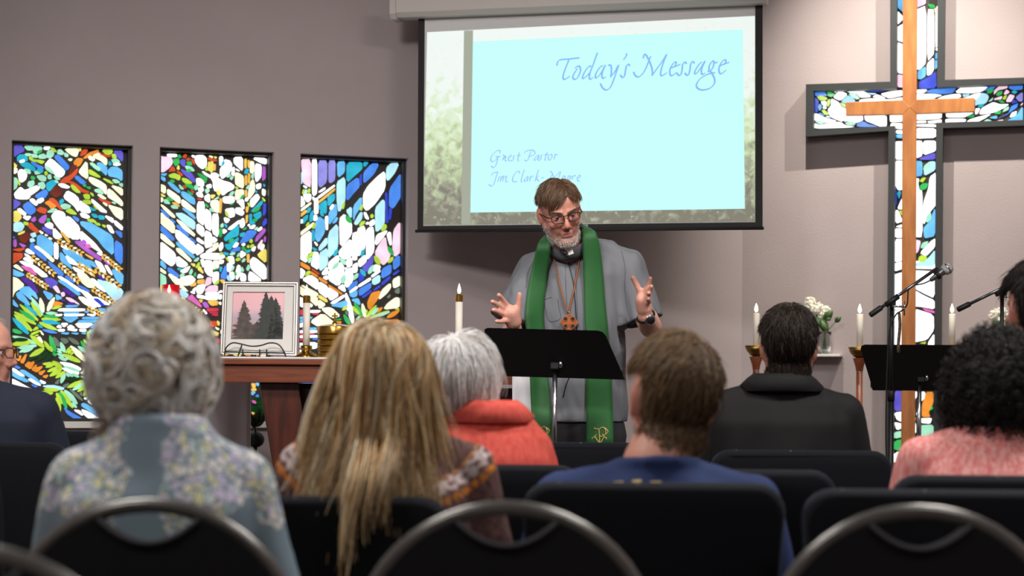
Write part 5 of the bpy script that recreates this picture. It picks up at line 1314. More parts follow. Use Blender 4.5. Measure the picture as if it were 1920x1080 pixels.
# ================================================================== microphone stands
M_GRILLE = mat('mic_grille', srgb(226, 228, 228), .4, metal=.8, bump=.5, bscale=900)
M_MICBODY = mat('mic_body', srgb(130, 132, 134), .28, metal=.8)
M_BOOM = mat('boom_metal', srgb(120, 126, 136), .2, metal=.95)
def mic_stand(label, D, pole_x, ytop, cw, tip, with_mic):
    e = empty('microphone_stand', (xat(pole_x, D), D, PLAT), 0, label, 'microphone stand')
    X = px(pole_x, ytop, D).x
    zt_ = px(pole_x, ytop, D).z; zm = px(pole_x, 742, D).z
    m = MB(); m.lathe([(.0075, zm - .02), (.0075, zt_)], (X, D, 0), 14); m.build('upper_tube', M_BLACKMET, e, world=True)
    m = MB(); m.lathe([(.0105, PLAT + .05), (.0105, zm)], (X, D, 0), 14); m.build('lower_tube', M_BLACKMET, e, world=True)
    m = MB(); m.lathe([(.013, zm - .02), (.014, zm), (.014, zm + .015), (.011, zm + .02)], (X, D, 0), 14); m.build('clutch', M_BLACKPL, e, world=True)
    for a in range(3):
        an = 2 * PI * a / 3 + .2
        d_ = Vector((math.cos(an), math.sin(an), 0))
        m = MB(); m.tube([Vector((X, D, PLAT + .16)), Vector((X, D, PLAT + .012)) + d_ * .28], .008, 8); m.build('leg', M_BLACKMET, e, world=True)
    a, b_ = px(cw[0], cw[1], D - .03), px(tip[0], tip[1], D - .03)
    d_ = (b_ - a).normalized()
    m = MB(); m.tube([a + d_ * .02, b_], .0062, 12); m.build('boom', M_BOOM, e, world=True)
    m = MB(); m.tube([a, a + d_ * .004, a + d_ * .05, a + d_ * .055], [.008, .0105, .0105, .007], 14); m.build('counterweight', M_BLACKPL, e, world=True)
    c = px(pole_x, ytop - 2, D - .03)
    m = MB(); m.tube([c - d_ * .028, c + d_ * .03], .0105, 12); m.build('boom_clamp', M_BLACKPL, e, world=True)
    m = MB(); m.box(Vector((X, D - .015, zt_ + .0)), (.02, .035, .03)); m.build('swivel', M_BLACKPL, e, smooth=False, world=True, bevel=.004)
    s0 = c + Vector((.0, -.01, -.02))
    m = MB(); m.tube([s0, s0 + Vector((.045, 0, -.002))], .004, 8); m.tube([s0 + Vector((.045, 0, .018)), s0 + Vector((.045, 0, -.035))], .003, 8); m.build('t_handle', M_CHROME, e, world=True)
    return e, b_, d_
e1, tip1, bd1 = mic_stand('boom microphone stand holding a silver headed microphone before the cross', 7.4, 1672, 566, (1631, 591.5), (1757, 503), True)
mc = empty('microphone', px(1762, 513, 7.36), 0, 'handheld microphone with silver grille clipped to the boom', 'microphone')
ma, mb2 = px(1744, 526, 7.36), px(1777, 503, 7.36)
dd = (mb2 - ma).normalized(); LL = (mb2 - ma).length
m = MB(); m.tube([ma, ma + dd * .004, ma + dd * (LL * .72), ma + dd * (LL * .8)], [.005, .008, .0135, .015], 16); m.build('body', M_MICBODY, mc, world=True)
gc = ma + dd * (LL * .98)
m = MB(); m.tube([gc - dd * .019, gc - dd * .014, gc - dd * .006, gc + dd * .004, gc + dd * .013, gc + dd * .019, gc + dd * .021], [.015, .0195, .022, .022, .018, .01, .001], 18); m.build('grille', M_GRILLE, mc, world=True)
m = MB(); m.tube([gc - dd * .003, gc + dd * .003], .0228, 18); m.build('grille_band', M_CHROME, mc, world=True)
m = MB(); m.tube([ma + dd * (LL * .35), ma + dd * (LL * .5)], .0165, 14); m.tube([ma + dd * (LL * .42), tip1], .005, 8); m.build('clip', M_BLACKPL, mc, world=True)
m = MB(); m.tube([px(x, y, 7.37) for x, y in catmull([(1744, 526), (1730, 532), (1710, 536), (1703, 545), (1701, 570), (1692, 582), (1680, 590), (1668, 620), (1663, 700), (1661, 800), (1662, 868)], 5)], .0028, 6); m.build('cable', M_BLACKPL, mc, world=True)
mic_stand('boom microphone stand at the right edge by the dark haired person', 7.55, 1879, 548, (1795, 581), (1925, 518), False)
st = MB()
rows = [[px(1683 + 1.5 * math.sin(j * .6) + i * 1.9, 586 + j * 8.4, 7.345) for i in range(4)] for j in range(10)]
st.grid(rows)
M_STRAP = mat('patterned_strap', srgb(20, 18, 18), .7, col2=srgb(110, 92, 66), vscale=110)
o = st.build('lanyard', M_STRAP, None, solid=.003); tag(o, 'dark patterned strap hanging from the boom microphone stand', 'strap')
# ================================================================== chairs
def fabric_dots(name, base, dot, scale):
    m = bpy.data.materials.new(name); m.use_nodes = True
    nt = m.node_tree; bs = nt.nodes['Principled BSDF']
    bs.inputs['Roughness'].default_value = .85; bs.inputs['Sheen Weight'].default_value = .07; bs.inputs['Sheen Tint'].default_value = (.5, .65, 1, 1); bs.inputs['Specular IOR Level'].default_value = .25
    tc = nt.nodes.new('ShaderNodeTexCoord')
    v = nt.nodes.new('ShaderNodeTexVoronoi'); v.inputs['Scale'].default_value = scale; v.inputs['Randomness'].default_value = .35
    nt.links.new(tc.outputs['Object'], v.inputs['Vector'])
    r = nt.nodes.new('ShaderNodeValToRGB'); r.color_ramp.interpolation = 'LINEAR'
    r.color_ramp.elements[0].position = .07; r.color_ramp.elements[0].color = dot
    r.color_ramp.elements[1].position = .11; r.color_ramp.elements[1].color = base
    nt.links.new(v.outputs['Distance'], r.inputs['Fac']); nt.links.new(r.outputs['Color'], bs.inputs['Base Color'])
    return m
M_NAVY = fabric_dots('navy_dotted_fabric', srgb(7, 10, 17), srgb(120, 116, 100), 26)
M_NAVY2 = mat('navy_vinyl', srgb(9, 10, 15), .75, spec=.3)
M_GREYMET = mat('grey_tube', srgb(112, 111, 108), .28, metal=.7)
M_CHFRAME = mat('chair_frame_metal', srgb(40, 38, 36), .45, metal=.4)
def round_panel(w, h, t, r, n=5, bow=0.0):
    """upright padded panel in xz, bottom centre at origin, thickness along y, soft edges"""
    pts = []
    for cx, cz, a0 in ((w / 2 - r, r * .6, -90), (w / 2 - r, h - r, 0), (-w / 2 + r, h - r, 90), (-w / 2 + r, r * .6, 180)):
        rr = r if cz > r else r * .6
        for k in range(n + 1):
            a = math.radians(a0 + 90 * k / n)
            pts.append((cx + rr * math.cos(a), cz + rr * math.sin(a)))
    m = MB(); k = len(pts)
    layers = [(-.5, .90), (-.42, .965), (-.2, 1.0), (.2, 1.0), (.42, .965), (.5, .90)]
    cz0 = h / 2
    V = []
    for ty, sc in layers:
        for x, z in pts:
            ex = (1 - sc) * .12
            X = x - math.copysign(min(abs(x), ex), x); Z = cz0 + (z - cz0) - math.copysign(min(abs(z - cz0), ex), z - cz0)
            V.append((X, ty * t + bow * (X / (w / 2)) ** 2, Z))
    Fc = [tuple(range(k)), tuple(range(len(V) - 1, len(V) - k - 1, -1))]
    for i in range(len(layers) - 1):
        for j in range(k):
            a = i * k + j; b_ = i * k + (j + 1) % k
            Fc.append((a, a + k, b_ + k, b_))
    return m.add(V, Fc)
_chair_mesh = {}
def padded_chair(loc, rz, label):
    e = empty('padded_chair', loc, rz, label, 'chair', 'navy padded church chairs')
    def part(name, mk, mt, M=None):
        if name not in _chair_mesh:
            me = mk().mesh(name); me.materials.append(mt); me.polygons.foreach_set('use_smooth', [True] * len(me.polygons))
            me.set_sharp_from_angle(angle=math.radians(50))
            _chair_mesh[name] = me
        o = bpy.data.objects.new(name.split('#')[0], _chair_mesh[name]); COL.objects.link(o); o.parent = e
        if M: o.matrix_local = M
        return o
    part('backrest', lambda: round_panel(.51, .43, .055, .055, bow=.018), M_NAVY, Matrix.Translation((0, -.0, .44)) @ Matrix.Rotation(math.radians(4), 4, 'X'))
    part('seat', lambda: round_panel(.5, .43, .075, .06), M_NAVY, Matrix.Translation((0, .02, .44)) @ Matrix.Rotation(math.radians(-90), 4, 'X'))
    for i, (sx, y0, y1) in enumerate(((-1, .42, .44), (1, .42, .44), (-1, .02, -.06), (1, .02, -.06))):
        part('leg#%d' % i, lambda: MB().tube([(sx * .22, y0, .43), (sx * .235, y1, 0)], .0125, 8), M_CHFRAME)
    part('frame', lambda: MB().tube([(-.22, .02, .41), (.22, .02, .41), (.22, .42, .41), (-.22, .42, .41)], .011, 8, closed=True), M_CHFRAME)
    return e
def chair_at(xp, ytop, D, label, rz=0.0):
    p = px(xp, ytop, D)
    return padded_chair((p.x, D, 0), rz, label)
chair_at(1225, 905, 3.88, 'navy padded chair occupied by the man in the blue shirt')
chair_at(1760, 915, 3.72, 'empty navy padded chair behind the rightmost grey arched chair')
chair_at(589, 930, 3.72, 'navy padded chair of the long haired blonde woman').scale.z = .975
chair_at(884, 872, 4.58, 'navy padded chair of the woman in the coral shirt')
chair_at(1352, 885, 4.44, 'empty navy padded chair between the blue shirted and black shirted men')
chair_at(1501, 845, 5.62, 'navy padded chair of the man in the black collared shirt')
chair_at(1108, 828, 6.12, 'empty navy padded chair nearest the pastor')
chair_at(1893, 893, 4.25, 'navy padded chair of the woman in the pink top')
chair_at(196, 797, 6.85, 'empty navy padded chair below the fern window')
chair_at(-34, 800, 5.75, 'navy padded chair of the man with glasses')
chair_at(-62, 850, 4.35, 'navy padded chair turned sideways at the left edge', math.radians(-62))
chair_at(2010, 880, 5.0, 'navy padded chair of the dark haired person at the right edge')

_ov = {}
def oval_chair(xp, D, label):
    p = px(xp, 950, D)
    e = empty('arched_chair', (p.x, D, 0), 0, label, 'chair', 'grey tubular chairs with arched backs')
    R_, zc, ztop = .232, .64, .872
    def part(name, mk, mt, **k):
        if name not in _ov:
            me = mk().mesh(name); me.materials.append(mt); me.polygons.foreach_set('use_smooth', [True] * len(me.polygons)); me.set_sharp_from_angle(angle=math.radians(50)); _ov[name] = me
        o = bpy.data.objects.new(name.split('#')[0], _ov[name]); COL.objects.link(o); o.parent = e
        return o
    arch = [(-R_, .06, .02), (-R_, .03, .40), (-R_, 0, zc)] + [(-R_ * math.cos(a), -.02 * math.sin(a), zc + R_ * math.sin(a)) for a in [PI * k / 24 for k in range(1, 24)]] + [(R_, 0, zc), (R_, .03, .40), (R_, .06, .02)]
    part('back_frame', lambda: MB().tube(arch, .0125, 12), M_GREYMET)
    # pad with the hand hole cut from its top edge
    def pad():
        m = MB(); Ri = R_ - .008
        out = [(-Ri, zc - .2), (Ri, zc - .2)]
        A0 = 70
        for a in range(0, A0 + 1, 7): out.append((Ri * math.cos(math.radians(a)), zc + Ri * math.sin(math.radians(a))))
        x1, z1 = out[-1]
        for k in range(1, 10):
            t = k / 10; x = x1 * (1 - 2 * t); out.append((x, z1 - .036 * (1 - (2 * t - 1) ** 2)))
        for a in range(180 - A0, 181, 7): out.append((Ri * math.cos(math.radians(a)), zc + Ri * math.sin(math.radians(a))))
        k = len(out)
        lay = [(-.012, .985), (-.02, .97), (.02, .97), (.012, .985)]
        P = [(x, -.014 - .02 * max(0, (z - zc) / R_), z) for x, z in out] + [(x, .022 - .02 * max(0, (z - zc) / R_), z) for x, z in out]
        m.add(P, [tuple(range(k)), tuple(range(2 * k - 1, k - 1, -1))] + [(i, k + i, k + (i + 1) % k, (i + 1) % k) for i in range(k)])
        return m
    part('back_pad', pad, M_NAVY2)
    def trim():
        Ri = R_ - .008; a = math.radians(70); x1, z1 = Ri * math.cos(a), zc + Ri * math.sin(a)
        return MB().tube([(x1 * (1 - 2 * t), -.018 - .02 * .85, z1 - .036 * (1 - (2 * t - 1) ** 2)) for t in [k / 14 for k in range(15)]], .004, 8)
    part('hand_hole_trim', trim, mat('grey_trim', srgb(70, 72, 78), .5))
    part('seat', lambda: MB().lathe([(.19, .42), (.215, .43), (.22, .455), (.205, .475), (.15, .48)], (0, .24, 0), 28), M_NAVY2)
    part('seat_ring', lambda: MB().tube([(.22 * math.cos(2 * PI * k / 24), .24 + .22 * math.sin(2 * PI * k / 24), .425) for k in range(24)], .011, 8, closed=True), M_GREYMET)
    for i, s in enumerate((-1, 1)):
        part('front_leg#%d' % i, lambda: MB().tube([(s * .17, .4, .42), (s * .22, .44, .012)], .0115, 8), M_GREYMET)
    part('stretcher', lambda: MB().tube([(-R_, .05, .2), (R_, .05, .2)], .009, 8), M_GREYMET)
    return e
oval_chair(285, 3.10, 'grey arched chair in which the curly haired woman sits')
oval_chair(950, 3.10, 'empty grey arched chair in the middle of the front edge')
oval_chair(1718, 3.10, 'empty grey arched chair at the right corner')
oval_chair(-72, 2.3, 'grey arched chair cut off at the bottom left corner')

# ================================================================== people
M_SKIN = mat('skin', srgb(214, 160, 140), .5, attr='Col', sss=.08)
M_HAIR = mat('hair', srgb(120, 90, 60), .45, attr='Col', spec=.35)
M_HAIRW = mat('white_hair', srgb(230, 228, 225), .55, attr='Col', spec=.4, sheen=.7, sss=.25)
SK = np.array(srgb(206, 148, 128)[:3]); SKR = np.array(srgb(196, 118, 104)[:3]); LIP = np.array(srgb(170, 96, 92)[:3])

def head_shape(mb, M, neck_to=None, big=1.0, nr=.056):
    """adds head volumes in head space (face towards -y) through matrix M"""
    R3 = M.to_3x3()
    def E(c, r, rot=None, nu=16, nv=10):
        rr = R3 @ rot if rot is not None else R3
        mb.ell(M @ Vector(c), r, rr, nu, nv)
    def C(a, b_, r0, r1=None): mb.cap(M @ Vector(a), M @ Vector(b_), r0, r1)
    E((0, .015, .03), (.074, .094, .083), None, 24, 16)
    E((0, -.015, -.03), (.062, .072, .085))
    E((0, -.03, .03), (.062, .056, .06))
    for s in (-1, 1):
        C((s * .05, .015, -.055), (s * .016, -.066, -.102), .02, .018)
        E((s * .04, -.055, -.03), (.022, .022, .02))
        E((s * .012, -.094, -.042), (.0085, .01, .008))
        rot = Matrix.Rotation(s * math.radians(-20), 3, 'Z') @ Matrix.Rotation(math.radians(-8), 3, 'X')
        E((s * .077, .018, -.008), (.008, .018, .031), rot)
        E((s * .076, .014, -.033), (.007, .010, .010), rot)
        E((s * .066, .022, -.012), (.014, .020, .034))
        C((s * .012, -.083, .017), (s * .045, -.070, .014), .009, .008)
        E((s * .031, -.068, -.003), (.017, .014, .013))
    E((0, -.070, -.102), (.022, .018, .018))
    C((0, -.082, .012), (0, -.103, -.034), .0075, .0115)
    C((-.018, -.080, -.066), (.018, -.080, -.066), .0075)
    C((-.015, -.079, -.077), (.015, -.079, -.077), .0075)
    if neck_to is not None:
        C((0, .022, -.07), tuple(M.inverted() @ Vector(neck_to)), nr, nr * 1.08)

def skin_paint(me, M, extra=None):
    v = get_v(me); Mi = np.array(M.inverted())
    h = v @ Mi[:3, :3].T + Mi[:3, 3]
    col = np.tile(SK, (len(v), 1))
    def g(c, r):
        return np.exp(-(((h - np.array(c)) / np.array(r)) ** 2).sum(1))
    red = np.clip(g((0, -.1, -.035), (.018, .02, .02)) + g((.045, -.06, -.03), (.025, .03, .022)) + g((-.045, -.06, -.03), (.025, .03, .022)) + g((.08, .018, -.01), (.012, .02, .035)) + g((-.08, .018, -.01), (.012, .02, .035)), 0, 1)[:, None]
    col = col * (1 - .7 * red) + SKR * .7 * red
    lip = np.clip(1.3 * g((0, -.088, -.0715), (.02, .012, .0085)), 0, 1)[:, None]
    col = col * (1 - lip) + LIP * lip
    if extra is not None: col = extra(h, col)
    col = col * (1 + .06 * noise_v(v, (60, 60, 60), 1.0))[:, None]
    paint(me, np.clip(col, 0, 1))
    return h

def sculpt_face(me, M):
    v = get_v(me); Mi = np.array(M.inverted()); R3 = np.array(M.to_3x3())
    h = v @ Mi[:3, :3].T + Mi[:3, 3]
    d = np.zeros_like(h)
    def g(c, r): return np.exp(-(((h - np.array(c)) / np.array(r)) ** 2).sum(1))
    for s in (-1, 1):
        d[:, 1] += .010 * g((s * .031, -.085, -.002), (.016, .02, .009))          # eye sockets
        d[:, 1] += .005 * g((s * .022, -.09, -.05), (.008, .02, .016))            # nasolabial
        d[:, 1] += .004 * g((s * .005, -.105, -.046), (.0035, .012, .003))        # nostrils
    d[:, 1] += .005 * g((0, -.085, -.0715), (.02, .014, .0022))                   # mouth line
    d[:, 1] += .004 * g((0, -.085, -.088), (.02, .02, .006))
    v2 = v + d @ R3.T
    set_v(me, v2)

def strands(paths, r0, r1, cols, jitter_col=.12, seed=0):
    """paths (N,K,3) -> three sided tapering tubes; cols (N,3)"""
    rng = np.random.default_rng(seed)
    P = np.asarray(paths, dtype=np.float64); N, K, _ = P.shape
    T = np.empty_like(P)
    T[:, 1:-1] = P[:, 2:] - P[:, :-2]; T[:, 0] = P[:, 1] - P[:, 0]; T[:, -1] = P[:, -1] - P[:, -2]
    T /= np.linalg.norm(T, axis=2, keepdims=True) + 1e-9
    ref = np.array([.31, .93, .2]); U = np.cross(T, ref); U /= np.linalg.norm(U, axis=2, keepdims=True) + 1e-9
    Wv = np.cross(T, U)
    t = np.linspace(0, 1, K)[None, :, None]
    rad = (np.asarray(r0).reshape(-1, 1, 1) if np.ndim(r0) else r0) * (1 - t) + r1 * t
    rad = rad * (.55 + .45 * np.sin(PI * np.clip(t * 1.0 + .12, 0, 1)))
    ring = np.stack([P + (U * math.cos(a) + Wv * math.sin(a)) * rad for a in (0, 2.094, 4.189)], axis=2)   # N,K,3,3
    V = ring.reshape(-1, 3)
    idx = np.arange(N * K * 3).reshape(N, K, 3)
    a = idx[:, :-1, :]; b_ = idx[:, 1:, :]
    a2 = np.roll(a, -1, axis=2); b2 = np.roll(b_, -1, axis=2)
    Fq = np.stack([a, a2, b2, b_], axis=-1).reshape(-1, 4)
    cc = np.asarray(cols) * (1 + jitter_col * rng.standard_normal((N, 1)))
    C_ = np.repeat(np.clip(cc, 0, 1), K * 3, axis=0)
    return V, Fq, C_

def fast_mesh(name, V, Fq, tris=None):
    me = bpy.data.meshes.new(name)
    me.vertices.add(len(V)); me.vertices.foreach_set('co', np.asarray(V, dtype=np.float32).ravel())
    me.loops.add(Fq.size); me.loops.foreach_set('vertex_index', Fq.astype(np.int32).ravel())
    me.polygons.add(len(Fq)); me.polygons.foreach_set('loop_start', np.arange(0, Fq.size, 4, dtype=np.int32))
    me.polygons.foreach_set('use_smooth', np.ones(len(Fq), dtype=bool))
    me.update(calc_edges=True); me.validate()
    return me

def hair_obj(par, sets, M=None, name='hair', mt=None):
    """sets of (V,F,C); M maps head space to world"""
    off = 0; VV, FF, CC = [], [], []
    for V, Fq, C_ in sets:
        VV.append(V); FF.append(Fq + off); CC.append(C_); off += len(V)
    V = np.concatenate(VV); Fq = np.concatenate(FF); C_ = np.concatenate(CC)
    if M is not None:
        A = np.array(M); V = V @ A[:3, :3].T + A[:3, 3]
    me = fast_mesh(name, V, Fq)
    paint(me, C_)
    return mesh_obj(name, me, mt or M_HAIR, par, True, True)

SC_C = np.array([0, .015, .03]); SC_R = np.array([.0775, .0975, .0865])
def sph(n, rng):
    v = rng.standard_normal((n, 3)); return v / np.linalg.norm(v, axis=1, keepdims=True)
def cap_set(col, keep, c=SC_C, r=SC_R, grow_=0.0, nu=40, nv=28):
    """closed quads of the scalp ellipsoid where keep(p) holds"""
    th = np.linspace(0.02, PI - .02, nv); ph = np.linspace(0, 2 * PI, nu, endpoint=False)
    T_, P_ = np.meshgrid(th, ph, indexing='ij')
    D_ = np.stack([np.sin(T_) * np.cos(P_), np.sin(T_) * np.sin(P_), np.cos(T_)], -1)
    V = (c + D_ * (r + grow_)).reshape(-1, 3)
    idx = np.arange(nu * nv).reshape(nv, nu)
    Fq = np.stack([idx[:-1], idx[1:], np.roll(idx[1:], -1, 1), np.roll(idx[:-1], -1, 1)], -1).reshape(-1, 4)
    ctr = V[Fq].mean(1)
    Fq = Fq[keep(ctr)]
    return V, Fq, np.tile(np.asarray(col), (len(V), 1))
def push_out(p, c, r, k):
    q = (p - c) / r; L = np.linalg.norm(q, axis=1, keepdims=True)
    s = np.where(L < k, k / np.maximum(L, 1e-6), 1.0)
    return c + q * s * r

def integrate(root, dfun, K, step, push=None):
    P = [root]
    p = root.copy()
    for i in range(K - 1):
        d = dfun(p, i / (K - 1)); d /= np.linalg.norm(d, axis=1, keepdims=True) + 1e-9
        p = p + d * (step if np.ndim(step) == 0 else step[:, None])
        if push is not None: p = push(p, (i + 1) / (K - 1))
        P.append(p.copy())
    return np.stack(P, 1)
def mixcol(rng, n, cols, w):
    idx = rng.choice(len(cols), n, p=np.array(w) / sum(w))
    return np.array([srgb(*c)[:3] for c in cols])[idx]

def nape_keep(p, front=-.045, nape=-.075):
    """hair area of a short haircut: not the face, not below the nape, not the ears"""
    y, z = p[:, 1], p[:, 2]
    line = np.where(y < .0, .055 + (-.0 - y) * .25, np.where(y < .04, .055 - (y / .04) * .06, nape * smoothstep(.03, .085, y) - .005))
    ear = (np.abs(p[:, 0]) > .055) & (y > -.03) & (y < .05) & (z < .034)
    return (z > line) & ~ear

def short_hair(par, M, cols, w, n=2600, length=.035, crown=(.0, .05, .11), seed=1, r=.0011, thick=1.03, bald=None, front=None, nape=-.075, cap=None, lift=.05, neck=None):
    rng = np.random.default_rng(seed)
    d = sph(n * 3, rng); p = SC_C + d * SC_R
    k = nape_keep(p, nape=nape)
    if bald is not None: k &= rng.random(len(p)) < bald(p)
    p = p[k][:n]; n = len(p)
    cr = np.array(crown)
    bias = rng.standard_normal((n, 3)) * .22
    def df(q, t):
        nn = (q - SC_C) / SC_R ** 2; nn /= np.linalg.norm(nn, axis=1, keepdims=True)
        v = q - cr; v = v - nn * (v * nn).sum(1, keepdims=True); v /= np.linalg.norm(v, axis=1, keepdims=True) + 1e-6
        return v + bias + np.array([0, 0, -.35]) + nn * lift
    K = 5
    st = length / (K - 1) * rng.uniform(.7, 1.2, n)
    kk = thick + rng.uniform(0, .07, (n, 1))
    P = integrate(p, df, K, st, lambda q, t: push_out(q, SC_C, SC_R, kk))
    e_ = P[:, -1]; ok = ~((np.abs(e_[:, 0]) > .062) & (e_[:, 1] > -.035) & (e_[:, 1] < .05) & (e_[:, 2] < .03))
    P = P[ok]; n = len(P)
    cs = mixcol(rng, n, cols, w)
    S = [strands(P, r, r * .5, cs, seed=seed)]
    if cap is not None:
        S.append(cap_set(np.array(srgb(*cap)[:3]), (lambda q: nape_keep(q, nape=nape) & ((bald(q) > .5) if bald is not None else True)), grow_=.0012))
    if neck is not None: S.append(nape_set(par, M, cols, w, neck, seed=seed, r=r))
    return hair_obj(par, S, M)

# ---- bodies
def hand_shape(mb, wrist, palm, dirv, side, scale=1.0):
    """simple relaxed hand with five separate fingers; wrist->palm direction, side = thumb side vector"""
    wrist, palm = Vector(wrist), Vector(palm); d = Vector(dirv).normalized(); s = Vector(side).normalized(); n = d.cross(s)
    for k in range(4):
        off = (k - 1.5) * .019 * scale
        base = palm + s * (-off) + d * .03 * scale
        mb.cap(wrist, base, .018 * scale, .0115 * scale, 10)
        L = (.062, .074, .068, .052)[k] * scale
        mid = base + d * L * .55 - n * .006; tip = base + d * L - n * .02
        mb.cap(base, mid, .0092 * scale, .0085 * scale, 10); mb.cap(mid, tip, .0085 * scale, .0075 * scale, 10)
    b0 = wrist + s * .018 * scale + d * .015; b1 = b0 + s * .03 * scale + d * .03 * scale; b2 = b1 + d * .03 * scale + s * .006
    mb.cap(b0, b1, .0125 * scale, .0105 * scale, 10); mb.cap(b1, b2, .0105 * scale, .009 * scale, 10)

_body_mesh = {}
def nape_set(root, M, cols, w, zmin, zmax=-.03, seed=2, n=2600, length=.02, r=.0011, xmax=.045):
    """short hair on the back of the neck, rooted on the skin itself"""
    rng = np.random.default_rng(seed)
    me = _body_mesh[root.name]; Mi = np.array(M.inverted())
    v = get_v(me) @ Mi[:3, :3].T + Mi[:3, 3]; nn = get_n(me) @ np.linalg.inv(np.array(M.to_3x3())).T
    nn /= np.linalg.norm(nn, axis=1, keepdims=True) + 1e-9
    lim = zmin + .9 * np.maximum(0, np.abs(v[:, 0]) - .03)
    ok = (v[:, 2] > lim) & (v[:, 2] < zmax) & (v[:, 1] > .035) & (np.abs(v[:, 0]) < xmax + .02) & (v[:, 1] < .2)
    idx = np.where(ok)[0]
    idx = rng.choice(idx, n)
    p = v[idx] + rng.normal(0, .0045, (n, 3)) * np.array([1, .2, 1]); nn = nn[idx]
    b_ = rng.standard_normal((n, 3)) * .2
    P = integrate(p, lambda q, t: np.array([0, 0, -1.0]) + nn * (.06 - .10 * t) + b_ * .6 - np.array([1, 0, 0]) * q[:, :1] * 4, 5, length / 4)
    return strands(P, r, r * .5, mixcol(rng, n, cols, w), seed=seed)

def nape_stubble(rgb, zmin):
    c = np.array(srgb(*rgb)[:3])
    def f(h, col):
        lim = zmin + .9 * np.maximum(0, np.abs(h[:, 0]) - .03)
        k = (smoothstep(lim - .006, lim + .012, h[:, 2]) * smoothstep(.02, .045, h[:, 1]) * (h[:, 2] < .03) * (np.abs(h[:, 0]) < .068))[:, None] * .9
        return col * (1 - k) + c * k
    return f

